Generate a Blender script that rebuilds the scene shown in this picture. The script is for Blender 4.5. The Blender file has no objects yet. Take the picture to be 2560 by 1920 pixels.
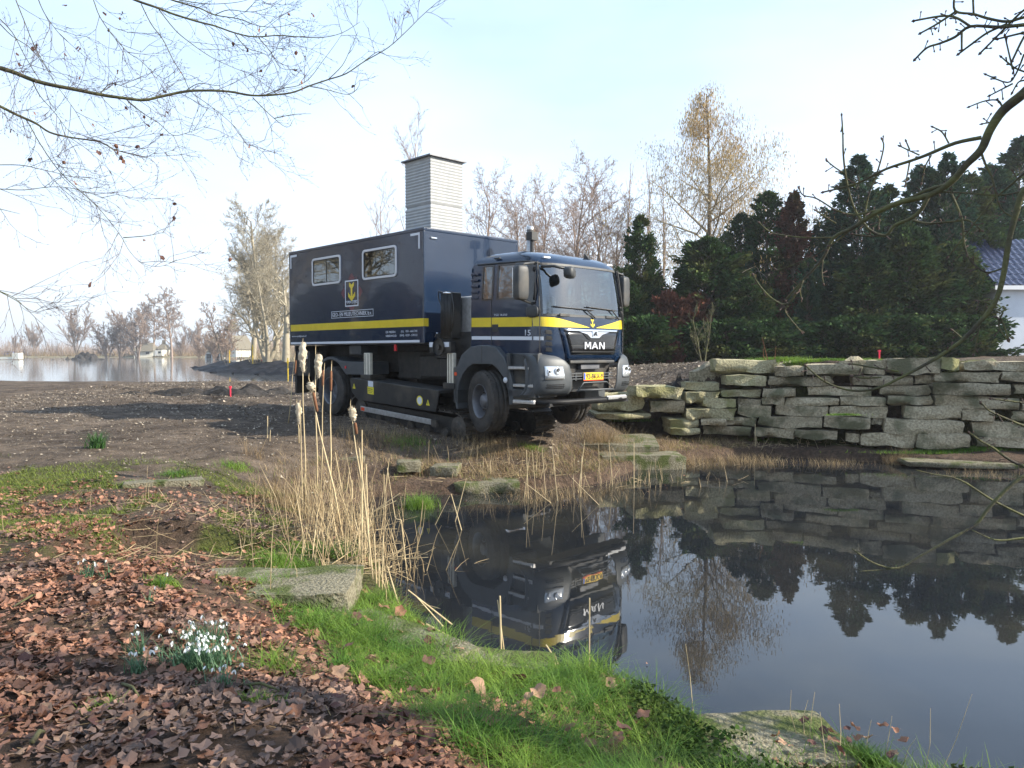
import bpy, math, random
import numpy as np
from mathutils import Vector, Matrix, noise as mnoise
random.seed(7); rng = np.random.default_rng(7)
R = math.radians
SC = bpy.context.scene
COL = SC.collection

# ------------------------------------------------------------------ camera, sky, sun, exposure
FPX, YH, HC = 1920.0, 881.0, 2.17          # focal length in photo pixels, horizon row, eye height over the pond
PIT = math.atan((960 - YH) / FPX)
cam_d = bpy.data.cameras.new('camera'); cam = bpy.data.objects.new('camera', cam_d); COL.objects.link(cam)
cam.location = (0, 0, HC); cam.rotation_euler = (math.pi / 2 - PIT, 0, 0)
cam_d.sensor_width = 36; cam_d.lens = 36 * FPX / 2560; cam_d.clip_start = 0.05; cam_d.clip_end = 4000
SC.camera = cam

SUN_EL, SUN_AZ = 29.0, 99.0                 # azimuth clockwise from +Y (the view direction)
world = bpy.data.worlds.new('World'); SC.world = world; world.use_nodes = True
nt = world.node_tree; nt.nodes.clear()
sky = nt.nodes.new('ShaderNodeTexSky'); sky.sky_type = 'NISHITA'; sky.sun_disc = False
sky.sun_elevation = R(SUN_EL); sky.sun_rotation = R(SUN_AZ)
sky.air_density = 1.0; sky.dust_density = 1.6; sky.ozone_density = 1.0
tc = nt.nodes.new('ShaderNodeTexCoord'); mp = nt.nodes.new('ShaderNodeMapping'); mp.inputs['Scale'].default_value = (1.0, 1.0, 3.2)
ns = nt.nodes.new('ShaderNodeTexNoise'); ns.inputs['Scale'].default_value = 1.5; ns.inputs['Detail'].default_value = 5; ns.inputs['Roughness'].default_value = .5
rp = nt.nodes.new('ShaderNodeMapRange'); rp.inputs['From Min'].default_value = .38; rp.inputs['From Max'].default_value = .66
rp.inputs['To Min'].default_value = -.18; rp.inputs['To Max'].default_value = .22
mx = nt.nodes.new('ShaderNodeMix'); mx.data_type = 'RGBA'
mx.inputs[7].default_value = (8.7, 9.75, 10.9, 1)
bg = nt.nodes.new('ShaderNodeBackground'); bg.inputs['Strength'].default_value = .07
out = nt.nodes.new('ShaderNodeOutputWorld')
nt.links.new(tc.outputs['Generated'], mp.inputs['Vector']); nt.links.new(mp.outputs[0], ns.inputs['Vector'])
nt.links.new(ns.outputs['Fac'], rp.inputs['Value'])
sxyz = nt.nodes.new('ShaderNodeSeparateXYZ'); nt.links.new(tc.outputs['Generated'], sxyz.inputs[0])
rz_ = nt.nodes.new('ShaderNodeMapRange'); rz_.inputs['From Min'].default_value = 0; rz_.inputs['From Max'].default_value = .75; rz_.inputs['To Min'].default_value = .95; rz_.inputs['To Max'].default_value = .60
nt.links.new(sxyz.outputs['Z'], rz_.inputs['Value'])
adm = nt.nodes.new('ShaderNodeMath'); adm.operation = 'ADD'; adm.use_clamp = True; nt.links.new(rp.outputs[0], adm.inputs[0]); nt.links.new(rz_.outputs[0], adm.inputs[1]); nt.links.new(adm.outputs[0], mx.inputs[0])
cr_ = nt.nodes.new('ShaderNodeMapRange'); cr_.inputs['From Max'].default_value = .38; nt.links.new(sxyz.outputs['Z'], cr_.inputs['Value'])
hz_ = nt.nodes.new('ShaderNodeMix'); hz_.data_type = 'RGBA'; hz_.inputs[6].default_value = (8.3, 9.1, 9.8, 1); hz_.inputs[7].default_value = (6.5, 8.7, 12.0, 1); nt.links.new(cr_.outputs[0], hz_.inputs[0]); nt.links.new(hz_.outputs[2], mx.inputs[7])
nt.links.new(sky.outputs[0], mx.inputs[6]); nt.links.new(mx.outputs[2], bg.inputs['Color']); nt.links.new(bg.outputs[0], out.inputs['Surface'])

sun_d = bpy.data.lights.new('sun', 'SUN'); sun = bpy.data.objects.new('sun', sun_d); COL.objects.link(sun)
sun_d.energy = 5.0; sun_d.angle = R(.6); sun_d.color = (1.0, .93, .80)
sv = Vector((math.sin(R(SUN_AZ)) * math.cos(R(SUN_EL)), math.cos(R(SUN_AZ)) * math.cos(R(SUN_EL)), math.sin(R(SUN_EL))))
sun.rotation_euler = sv.to_track_quat('Z', 'Y').to_euler(); sun.location = sv * 60
SC.view_settings.view_transform = 'Standard'; SC.view_settings.look = 'None'; SC.view_settings.gamma = 1
SC.view_settings.exposure = 1.02; SC.view_settings.use_curve_mapping = False
SC.cycles.max_bounces = 8; SC.cycles.transparent_max_bounces = 8; SC.cycles.volume_bounces = 0
SC.cycles.use_adaptive_sampling = True; SC.cycles.adaptive_threshold = 0.02

# ------------------------------------------------------------------ helpers
def ray(x, y):
    a = (x - 1280) / FPX; b = (960 - y) / FPX
    return Vector((a, math.cos(PIT) + b * math.sin(PIT), -math.sin(PIT) + b * math.cos(PIT)))
def G(x, y, z=0.0):                          # point of the level z seen at a place of the photograph
    r = ray(x, y); t = (z - HC) / r.z; return Vector((0, 0, HC)) + r * t
def D(x, y, d):                              # point at distance d along +Y
    r = ray(x, y); return Vector((0, 0, HC)) + r * (d / r.y)
def ss(t): t = np.clip(t, 0, 1); return t * t * (3 - 2 * t)

def tag(o, label=None, cat=None, group=None, kind=None):
    if label: o['label'] = label
    if cat: o['category'] = cat
    if group: o['group'] = group
    if kind: o['kind'] = kind
    return o
def empty(name, loc=(0, 0, 0), rz=0, label=None, cat=None, group=None):
    o = bpy.data.objects.new(name, None); COL.objects.link(o); o.location = loc; o.rotation_euler = (0, 0, rz); o.empty_display_size = .1
    return tag(o, label, cat, group)
def link_mesh(name, me, m=None, parent=None, loc=(0, 0, 0)):
    o = bpy.data.objects.new(name, me); COL.objects.link(o); o.location = loc
    if m is not None and not me.materials: me.materials.append(m)
    if parent is not None: o.parent = parent
    return o
def np_mesh(name, V, Fc, smooth=False):
    """V (n,3) array, Fc (m,k) array of same-size faces"""
    me = bpy.data.meshes.new(name); V = np.asarray(V, dtype=np.float32); Fc = np.asarray(Fc, dtype=np.int32)
    me.vertices.add(len(V)); me.vertices.foreach_set('co', V.ravel())
    k = Fc.shape[1]; me.loops.add(Fc.size); me.loops.foreach_set('vertex_index', Fc.ravel())
    me.polygons.add(len(Fc)); me.polygons.foreach_set('loop_start', np.arange(0, Fc.size, k, dtype=np.int32))
    me.polygons.foreach_set('loop_total', np.full(len(Fc), k, dtype=np.int32))
    me.polygons.foreach_set('use_smooth', np.full(len(Fc), smooth, dtype=bool))
    me.update(calc_edges=True); return me

SPLIT = {'axle', 'battery_box', 'corner_marking', 'yellow_stripe', 'white_stripe', 'cupboard', 'chassis_frame', 'grille_bar', 'wheel_nut', 'hand_hole', 'door_seam', 'leg_groove', 'fascia_board', 'hydraulic_hose', 'mirror_arm', 'side_locker', 'wall_end', 'air_intake', 'roof_edge', 'leg', 'step_frame'}
class MB:
    def __init__(s): s.v = []; s.f = []
    def islands(s):
        p = list(range(len(s.v)))
        def fd(a):
            while p[a] != a: p[a] = p[p[a]]; a = p[a]
            return a
        for f in s.f:
            a = fd(f[0])
            for i in f[1:]: p[fd(i)] = a
        g = {}
        for k, f in enumerate(s.f): g.setdefault(fd(f[0]), []).append(f)
        out = []
        for fs in g.values():
            ids = sorted({i for f in fs for i in f}); mp_ = {a: b for b, a in enumerate(ids)}; q = MB(); q.v = [s.v[i] for i in ids]; q.f = [tuple(mp_[i] for i in f) for f in fs]; out.append(q)
        return out
    def add(s, vs, fs):
        b = len(s.v); s.v += [tuple(p) for p in vs]; s.f += [tuple(b + i for i in f) for f in fs]; return s
    def box(s, x0, x1, y0, y1, z0, z1):
        vs = [(x, y, z) for x in (x0, x1) for y in (y0, y1) for z in (z0, z1)]
        return s.add(vs, [(0, 1, 3, 2), (4, 6, 7, 5), (0, 4, 5, 1), (2, 3, 7, 6), (0, 2, 6, 4), (1, 5, 7, 3)])
    def obox(s, p, q, w, h, up=(0, 0, 1)):   # bar from p to q, w across, h along up
        p = Vector(p); q = Vector(q); d = (q - p).normalized(); up = Vector(up); sd = d.cross(up).normalized(); u2 = sd.cross(d)
        vs = []
        for c in (p, q):
            for a in (-1, 1):
                for b in (-1, 1): vs.append(c + sd * (a * w / 2) + u2 * (b * h / 2))
        return s.add(vs, [(0, 1, 3, 2), (4, 6, 7, 5), (0, 4, 5, 1), (2, 3, 7, 6), (0, 2, 6, 4), (1, 5, 7, 3)])
    def tube(s, path, rad, n=8, cap=True):
        path = [Vector(p) for p in path]; m = len(path)
        if not hasattr(rad, '__len__'): rad = [rad] * m
        prev = None; rings = []
        for i, p in enumerate(path):
            d = (path[min(i + 1, m - 1)] - path[max(i - 1, 0)])
            if d.length < 1e-9: d = Vector((0, 0, 1))
            d.normalize()
            if prev is None:
                a = Vector((0, 0, 1)) if abs(d.z) < .9 else Vector((1, 0, 0)); x = d.cross(a).normalized()
            else:
                x = prev - d * prev.dot(d)
                x = x.normalized() if x.length > 1e-6 else d.orthogonal().normalized()
            prev = x; y = d.cross(x)
            rings.append([p + (x * math.cos(2 * math.pi * k / n) + y * math.sin(2 * math.pi * k / n)) * rad[i] for k in range(n)])
        b = len(s.v)
        for rg in rings: s.v += [tuple(q) for q in rg]
        for i in range(m - 1):
            for k in range(n):
                s.f.append((b + i * n + k, b + i * n + (k + 1) % n, b + (i + 1) * n + (k + 1) % n, b + (i + 1) * n + k))
        if cap:
            s.f.append(tuple(b + k for k in range(n))[::-1]); s.f.append(tuple(b + (m - 1) * n + k for k in range(n)))
        return s
    def lathe(s, prof, c, axis='y', n=32, close=False):   # prof [(r, t)] turned round the axis through c
        b = len(s.v); m = len(prof)
        for r, t in prof:
            for k in range(n):
                a = 2 * math.pi * k / n; ca, sa = r * math.cos(a), r * math.sin(a)
                if axis == 'y': s.v.append((c[0] + ca, c[1] + t, c[2] + sa))
                elif axis == 'x': s.v.append((c[0] + t, c[1] + ca, c[2] + sa))
                else: s.v.append((c[0] + ca, c[1] + sa, c[2] + t))
        for i in range(m - 1):
            for k in range(n):
                s.f.append((b + i * n + k, b + i * n + (k + 1) % n, b + (i + 1) * n + (k + 1) % n, b + (i + 1) * n + k))
        return s
    def prism(s, poly, axis, t0, t1):        # polygon in the two other axes, thick along axis
        n = len(poly)
        def P(a, b, t): return (t, a, b) if axis == 'x' else ((a, t, b) if axis == 'y' else (a, b, t))
        vs = [P(a, b, t0) for a, b in poly] + [P(a, b, t1) for a, b in poly]
        fs = [tuple(range(n))[::-1], tuple(range(n, 2 * n))] + [(i, (i + 1) % n, n + (i + 1) % n, n + i) for i in range(n)]
        return s.add(vs, fs)
    def grid(s, fn, nu, nv, skip=None):
        b = len(s.v)
        for i in range(nu):
            for j in range(nv): s.v.append(tuple(fn(i, j)))
        for i in range(nu - 1):
            for j in range(nv - 1):
                if skip and skip(i, j): continue
                s.f.append((b + i * nv + j, b + (i + 1) * nv + j, b + (i + 1) * nv + j + 1, b + i * nv + j + 1))
        return s
    def build(s, name, m, parent=None, smooth=False, bevel=0, loc=(0, 0, 0), seg=2, solid=0, recalc=True, fn=None):
        if name in SPLIT and len(s.v) > 8:
            isl = s.islands()
            if len(isl) > 1: return [q.build(name, m, parent, smooth, bevel, loc, seg, solid, recalc, fn) for q in isl][0]
        me = bpy.data.meshes.new(name)
        vs = [tuple(fn(*p)) for p in s.v] if fn else s.v
        me.from_pydata(vs, [], s.f)
        if recalc:
            import bmesh
            bm = bmesh.new(); bm.from_mesh(me); bmesh.ops.recalc_face_normals(bm, faces=bm.faces); bm.to_mesh(me); bm.free()
        if smooth:
            me.polygons.foreach_set('use_smooth', [True] * len(me.polygons))
        me.update(); o = link_mesh(name, me, m, parent, loc)
        if solid:
            md = o.modifiers.new('s', 'SOLIDIFY'); md.thickness = solid; md.offset = 0
        if bevel:
            md = o.modifiers.new('b', 'BEVEL'); md.width = bevel; md.segments = seg; md.limit_method = 'ANGLE'; md.angle_limit = R(35); md.harden_normals = False
            me.polygons.foreach_set('use_smooth', [True] * len(me.polygons))
            w = o.modifiers.new('w', 'WEIGHTED_NORMAL'); w.keep_sharp = True
        return o

def mat(name, c1, c2=None, scale=8., rough=.6, metal=0., spec=.5, bump=0., bscale=None, detail=5, coat=0., ior=None,
        lo=.35, hi=.65, c3=None, s3=2., coords='Object', stretch=None, rvar=0., trans=0., sss=0., bdist=.02):
    m = bpy.data.materials.new(name); m.use_nodes = True; n = m.node_tree; L = n.links.new
    b = n.nodes['Principled BSDF']; b.inputs['Roughness'].default_value = rough; b.inputs['Metallic'].default_value = metal
    b.inputs['Specular IOR Level'].default_value = spec
    if ior: b.inputs['IOR'].default_value = ior
    if coat: b.inputs['Coat Weight'].default_value = coat; b.inputs['Coat Roughness'].default_value = .04
    b.inputs['Base Color'].default_value = (*c1, 1)
    vec = None
    if c2 or bump or rvar:
        if coords == 'World': t = n.nodes.new('ShaderNodeNewGeometry'); vec = t.outputs['Position']
        else: t = n.nodes.new('ShaderNodeTexCoord'); vec = t.outputs[coords]
        if stretch:
            mm = n.nodes.new('ShaderNodeMapping'); mm.inputs['Scale'].default_value = stretch; L(vec, mm.inputs[0]); vec = mm.outputs[0]
    if c2:
        q = n.nodes.new('ShaderNodeTexNoise'); q.inputs['Scale'].default_value = scale; q.inputs['Detail'].default_value = detail; q.inputs['Roughness'].default_value = .6
        L(vec, q.inputs['Vector'])
        r = n.nodes.new('ShaderNodeMapRange'); r.inputs['From Min'].default_value = lo; r.inputs['From Max'].default_value = hi; L(q.outputs['Fac'], r.inputs['Value'])
        x = n.nodes.new('ShaderNodeMix'); x.data_type = 'RGBA'; x.inputs[6].default_value = (*c1, 1); x.inputs[7].default_value = (*c2, 1)
        L(r.outputs[0], x.inputs[0]); o = x.outputs[2]
        if c3:
            q3 = n.nodes.new('ShaderNodeTexNoise'); q3.inputs['Scale'].default_value = s3; q3.inputs['Detail'].default_value = 3; L(vec, q3.inputs['Vector'])
            r3 = n.nodes.new('ShaderNodeMapRange'); r3.inputs['From Min'].default_value = .5; r3.inputs['From Max'].default_value = .62; L(q3.outputs['Fac'], r3.inputs['Value'])
            x3 = n.nodes.new('ShaderNodeMix'); x3.data_type = 'RGBA'; x3.inputs[7].default_value = (*c3, 1); L(r3.outputs[0], x3.inputs[0]); L(o, x3.inputs[6]); o = x3.outputs[2]
        L(o, b.inputs['Base Color'])
    if rvar:
        q = n.nodes.new('ShaderNodeTexNoise'); q.inputs['Scale'].default_value = 3; q.inputs['Detail'].default_value = 6; L(vec, q.inputs['Vector'])
        r = n.nodes.new('ShaderNodeMapRange'); r.inputs['From Min'].default_value = .3; r.inputs['From Max'].default_value = .7
        r.inputs['To Min'].default_value = max(0, rough - rvar); r.inputs['To Max'].default_value = rough + rvar; L(q.outputs['Fac'], r.inputs['Value']); L(r.outputs[0], b.inputs['Roughness'])
    if bump:
        q = n.nodes.new('ShaderNodeTexNoise'); q.inputs['Scale'].default_value = bscale or scale * 2; q.inputs['Detail'].default_value = 6; L(vec, q.inputs['Vector'])
        k = n.nodes.new('ShaderNodeBump'); k.inputs['Strength'].default_value = bump; k.inputs['Distance'].default_value = bdist
        L(q.outputs['Fac'], k.inputs['Height']); L(k.outputs[0], b.inputs['Normal'])
    if trans:                                # thin leaf: light comes through
        tr = n.nodes.new('ShaderNodeBsdfTranslucent'); ms = n.nodes.new('ShaderNodeMixShader'); ms.inputs[0].default_value = trans
        src = b.inputs['Base Color'].links[0].from_socket if b.inputs['Base Color'].links else None
        if src: L(src, tr.inputs['Color'])
        else: tr.inputs['Color'].default_value = (*c1, 1)
        ou = n.nodes['Material Output']; L(b.outputs[0], ms.inputs[1]); L(tr.outputs[0], ms.inputs[2]); L(ms.outputs[0], ou.inputs['Surface'])
    m['c'] = 1
    return m

def obj_random(m, amt=.35, island=False):
    """every object (or loose piece) of this material gets its own brightness"""
    n = m.node_tree; b = n.nodes['Principled BSDF']; L = n.links.new
    inp = b.inputs['Base Color']; src = inp.links[0].from_socket if inp.links else None
    if island: g = n.nodes.new('ShaderNodeNewGeometry'); rs = g.outputs['Random Per Island']
    else: g = n.nodes.new('ShaderNodeObjectInfo'); rs = g.outputs['Random']
    r = n.nodes.new('ShaderNodeMapRange'); r.inputs['To Min'].default_value = 1 - amt; r.inputs['To Max'].default_value = 1 + amt; L(rs, r.inputs['Value'])
    v = n.nodes.new('ShaderNodeVectorMath'); v.operation = 'SCALE'
    if src: L(src, v.inputs[0])
    else: v.inputs[0].default_value = inp.default_value[:3]
    L(r.outputs[0], v.inputs['Scale']); L(v.outputs[0], inp)
    for x in n.nodes:
        if x.type == 'BSDF_TRANSLUCENT': L(v.outputs[0], x.inputs['Color'])
    return m
# ------------------------------------------------------------------ materials
M = {}
M['navy'] = mat('navy paint', (.003, .014, .040), (.005, .018, .048), 2, rough=.22, coat=.5, rvar=.02)
M['navy_side'] = M['navy']
M['yellow'] = mat('yellow film', (.70, .52, .015), (.62, .46, .012), 5, rough=.35, coat=.4)
M['white_film'] = mat('white reflective film', (.62, .64, .68), rough=.4)
M['silver'] = mat('anodised frame', (.62, .63, .66), rough=.35, metal=.3)
M['grey_pl'] = mat('grey bumper plastic', (.045, .052, .058), (.065, .07, .076), 6, rough=.5, bump=.05, bscale=400)
M['dark_pl'] = mat('dark trim plastic', (.026, .028, .030), (.040, .042, .044), 5, rough=.55, c3=(.065, .060, .052), s3=2.2)
M['black'] = mat('black paint', (.012, .012, .013), (.02, .02, .02), 8, rough=.45, c3=(.050, .043, .034), s3=1.6)
M['blackgloss'] = mat('gloss black', (.006, .006, .007), rough=.15, coat=.6)
M['tube_black'] = mat('satin black tube', (.008, .008, .009), rough=.55, spec=.2)
M['chassis'] = mat('oily chassis', (.014, .013, .012), (.035, .030, .024), 9, rough=.65, bump=.2, bscale=20)
M['rubber'] = mat('tyre rubber', (.018, .017, .016), (.055, .047, .040), 5, rough=.8, bump=.15, bscale=60)
M['rim'] = mat('grey rim', (.10, .105, .12), (.16, .16, .17), 6, rough=.45, metal=.4)
M['chrome'] = mat('chrome', (.75, .76, .78), rough=.12, metal=1)
M['alu'] = mat('aluminium', (.55, .55, .55), (.42, .41, .40), 14, rough=.42, metal=.8)
M['steel'] = mat('worn track steel', (.045, .040, .036), (.10, .085, .07), 12, rough=.55, metal=.5, bump=.3, bscale=30)
M['beige'] = mat('beige leg profile', (.66, .61, .50), (.54, .50, .41), 14, rough=.5)
M['lamp_glass'] = mat('headlamp glass', (.66, .69, .72), rough=.08, metal=.55, coat=1)
M['orange'] = mat('orange reflector', (.70, .08, .02), rough=.3)
M['red'] = mat('red reflector', (.62, .02, .03), rough=.35)
M['plate'] = mat('licence plate', (.80, .52, .02), rough=.45)
M['plate_blue'] = mat('plate blue', (.03, .09, .45), rough=.45)
M['logo_red'] = mat('faded red print', (.10, .012, .03), rough=.4, coat=.5)
M['tower'] = mat('corrugated alu', (.33, .34, .34), (.39, .39, .38), 5, rough=.7, spec=.3)
M['signyel'] = mat('warning yellow', (.70, .60, .03), rough=.5)
M['dash'] = mat('dashboard', (.13, .14, .14), rough=.7)
M['seat'] = mat('seat cloth', (.05, .05, .06), rough=.9)
def glass(name, tint, trans, ior=1.5, rough=.02):
    m = bpy.data.materials.new(name); m.use_nodes = True; n = m.node_tree; L = n.links.new; n.nodes.remove(n.nodes['Principled BSDF'])
    tr = n.nodes.new('ShaderNodeBsdfTransparent'); tr.inputs[0].default_value = (*tint, 1)
    gl = n.nodes.new('ShaderNodeBsdfGlossy'); gl.inputs['Roughness'].default_value = rough; gl.inputs['Color'].default_value = (.9, .95, 1, 1)
    fr = n.nodes.new('ShaderNodeFresnel'); fr.inputs['IOR'].default_value = ior
    ad = n.nodes.new('ShaderNodeMapRange'); ad.inputs['To Min'].default_value = trans; ad.inputs['To Max'].default_value = 1.0
    ms = n.nodes.new('ShaderNodeMixShader'); L(fr.outputs[0], ad.inputs['Value']); L(ad.outputs[0], ms.inputs[0]); L(tr.outputs[0], ms.inputs[1]); L(gl.outputs[0], ms.inputs[2])
    L(ms.outputs[0], n.nodes['Material Output'].inputs['Surface']); return m
M['windshield'] = glass('windscreen glass', (.55, .72, .70), .16, 1.6)
M['sideglass'] = glass('side glass', (.22, .28, .28), .14, 1.6)

M['stone'] = mat('broken concrete slab', (.22, .182, .118), (.46, .395, .275), 26, rough=.95, spec=.2, bump=.9, bscale=26, detail=10, c3=(.13, .125, .075), s3=1.8, coords='World', bdist=.035)
obj_random(M['stone'], .22)
M['stone_sunlit'] = mat('sunlit-toned slab', (.24, .21, .125), (.44, .40, .25), 26, rough=.95, spec=.2, bump=.9, bscale=26, detail=10, c3=(.22, .21, .10), s3=1.8, coords='World', bdist=.035)  # wall stone with the yellow of sunlight put into its colours
obj_random(M['stone_sunlit'], .15)
M['stone_moss'] = mat('mossy pebbled slab', (.13, .115, .075), (.27, .245, .175), 34, rough=.97, spec=.15, bump=1., bscale=45, detail=12, c3=(.085, .10, .035), s3=3.4, coords='World', bdist=.03)
M['bark'] = mat('bark', (.085, .068, .050), (.15, .125, .09), 10, rough=.9, bump=.4, bscale=30)
M['bark_green'] = mat('mossy bark', (.045, .037, .027), (.11, .11, .036), 9, rough=.9, bump=.5, bscale=60)
M['twig'] = mat('grey twig bark', (.060, .036, .028), (.10, .066, .048), 9, rough=.85)
M['twig_red'] = mat('reddish twigs', (.25, .175, .135), (.33, .245, .185), 1.5, rough=.9)
M['twig_tan'] = mat('tan twigs', (.29, .25, .185), (.38, .335, .24), .8, rough=.9)
M['catkin'] = mat('alder catkins', (.28, .18, .10), (.46, .33, .12), .35, rough=.9, trans=.3)
obj_random(M['catkin'], .35, True)
def needles(name, a, b_, c):
    m = mat(name, a, b_, 1.3, rough=.9, spec=.08, trans=.18, c3=c, s3=.7); obj_random(m, .45, True); return m
M['conif'] = needles('dark thuja green', (.020, .050, .020), (.048, .085, .024), (.075, .085, .026))
M['conif_red'] = needles('dead red brown thuja', (.080, .036, .027), (.115, .050, .034), (.045, .05, .02))
M['conif_blue'] = needles('bluish thuja', (.020, .052, .034), (.040, .082, .044), (.055, .080, .028))
M['ivy'] = needles('ivy green', (.03, .06, .015), (.06, .09, .02), (.10, .08, .03))
M['grass'] = mat('grass', (.080, .18, .022), (.21, .31, .045), 2.2, rough=.55, spec=.3, trans=.35); obj_random(M['grass'], .35, True)
M['moss'] = mat('moss', (.09, .13, .02), (.17, .20, .03), 9, rough=.95, trans=.2); obj_random(M['moss'], .4, True)
M['reed'] = mat('dry reed', (.26, .18, .095), (.52, .41, .24), 3, rough=.7, trans=.15); obj_random(M['reed'], .3, True)
M['reed_o'] = mat('dry reed stem', (.44, .33, .18), (.58, .46, .27), 5, rough=.65); obj_random(M['reed_o'], .2)
M['drygrass'] = mat('dry grass', (.20, .13, .065), (.38, .28, .145), 2, rough=.8, trans=.2); obj_random(M['drygrass'], .4, True)
M['catbrown'] = mat('cattail brown', (.14, .060, .028), (.20, .09, .045), 14, rough=.95)
M['fluff'] = mat('cattail fluff', (.62, .52, .37), (.74, .66, .52), 12, rough=1., bump=.8, bscale=60, trans=.25)
def leafm(name, a, b_): return mat(name, a, b_, 22, rough=.7, spec=.35, trans=.15, bump=.25, bscale=40)
M['leafA'] = leafm('russet leaf', (.20, .090, .054), (.29, .145, .088))
M['leafB'] = leafm('pale brown leaf', (.33, .19, .115), (.43, .27, .17))
M['leafC'] = leafm('dark leaf', (.085, .040, .036), (.14, .062, .045))
M['litter'] = mat('fallen leaves', (.19, .085, .050), (.34, .165, .098), 1.7, rough=.7, trans=.12, c3=(.15, .095, .072), s3=.8); obj_random(M['litter'], .6, True)
M['chips'] = mat('wood and shell chips', (.18, .14, .10), (.34, .29, .22), 3, rough=.9); obj_random(M['chips'], .5, True)
M['petal'] = mat('snowdrop petal', (.80, .82, .80), rough=.5, trans=.3)
M['sleaf'] = mat('snowdrop leaf', (.07, .15, .075), (.10, .19, .09), 12, rough=.5, trans=.2)
M['daff'] = mat('daffodil leaf', (.035, .10, .025), (.06, .14, .03), 12, rough=.5, trans=.2)
M['tarp'] = mat('black plastic sheet', (.008, .009, .012), (.020, .021, .026), 1, rough=.7, spec=.15, bump=.5, bscale=1, bdist=.1)
M['render_white'] = mat('white render', (.66, .70, .76), (.58, .62, .68), 1.5, rough=.85, bump=.1, bscale=12)
M['fascia'] = mat('white fascia', (.78, .78, .78), rough=.5)
M['tile'] = mat('glazed blue-black tile', (.035, .042, .085), (.055, .065, .12), 3, rough=.22, coat=.6)
M['thatch'] = mat('thatch', (.13, .115, .085), (.19, .165, .12), 4, rough=.95)
M['farwall'] = mat('pale wall', (.70, .68, .60), rough=.8)
M['darkwin'] = mat('dark window', (.02, .025, .03), rough=.1)
M['dirt_dark'] = mat('peat heap', (.018, .016, .015), (.040, .034, .030), 2, rough=.95, bump=.8, bscale=5, bdist=.1)
M['redstake'] = mat('red paint', (.75, .02, .06), rough=.5)
M['car_blue'] = mat('blue car paint', (.05, .10, .35), rough=.3, coat=.6)

# ground: soil, leaf-brown, moss and far field, chosen by painted weights of what lies there
gm = bpy.data.materials.new('earth'); gm.use_nodes = True; n = gm.node_tree; L = n.links.new; b = n.nodes['Principled BSDF']
b.inputs['Roughness'].default_value = .95; b.inputs['Specular IOR Level'].default_value = .2
tcn = n.nodes.new('ShaderNodeTexCoord'); at = n.nodes.new('ShaderNodeAttribute'); at.attribute_name = 'zone'; sp = n.nodes.new('ShaderNodeSeparateColor'); L(at.outputs['Color'], sp.inputs[0])
def noisec(sc, a, c, lo=.38, hi=.62, det=8):
    q = n.nodes.new('ShaderNodeTexNoise'); q.inputs['Scale'].default_value = sc; q.inputs['Detail'].default_value = det; q.inputs['Roughness'].default_value = .65; L(tcn.outputs['Object'], q.inputs['Vector'])
    r = n.nodes.new('ShaderNodeMapRange'); r.inputs['From Min'].default_value = lo; r.inputs['From Max'].default_value = hi; L(q.outputs['Fac'], r.inputs['Value'])
    x = n.nodes.new('ShaderNodeMix'); x.data_type = 'RGBA'; x.inputs[6].default_value = (*a, 1); x.inputs[7].default_value = (*c, 1); L(r.outputs[0], x.inputs[0]); return x.outputs[2]
def mixc(f, a, c):
    x = n.nodes.new('ShaderNodeMix'); x.data_type = 'RGBA'; L(f, x.inputs[0]); L(a, x.inputs[6]); L(c, x.inputs[7]); return x.outputs[2]
soil = noisec(3.5, (.075, .056, .040), (.175, .138, .105), .36, .66)
leafs = noisec(14, (.065, .045, .032), (.15, .098, .068))
mossc = noisec(6, (.075, .080, .028), (.13, .155, .035))
field = noisec(.12, (.20, .19, .10), (.27, .22, .14))
c = mixc(sp.outputs[0], soil, leafs); c = mixc(sp.outputs[1], c, mossc); c = mixc(sp.outputs[2], c, field)
big = noisec(.55, (.62, .60, .60), (1.25, 1.22, 1.2), .35, .65, 3)
mul = n.nodes.new('ShaderNodeMix'); mul.data_type = 'RGBA'; mul.blend_type = 'MULTIPLY'; mul.inputs[0].default_value = 1; L(c, mul.inputs[6]); L(big, mul.inputs[7])
L(mul.outputs[2], b.inputs['Base Color'])
q = n.nodes.new('ShaderNodeTexNoise'); q.inputs['Scale'].default_value = 9; q.inputs['Detail'].default_value = 14; q.inputs['Roughness'].default_value = .7; L(tcn.outputs['Object'], q.inputs['Vector'])
k = n.nodes.new('ShaderNodeBump'); k.inputs['Strength'].default_value = 1.; k.inputs['Distance'].default_value = .13; L(q.outputs['Fac'], k.inputs['Height']); L(k.outputs[0], b.inputs['Normal'])
M['earth'] = gm

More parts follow.
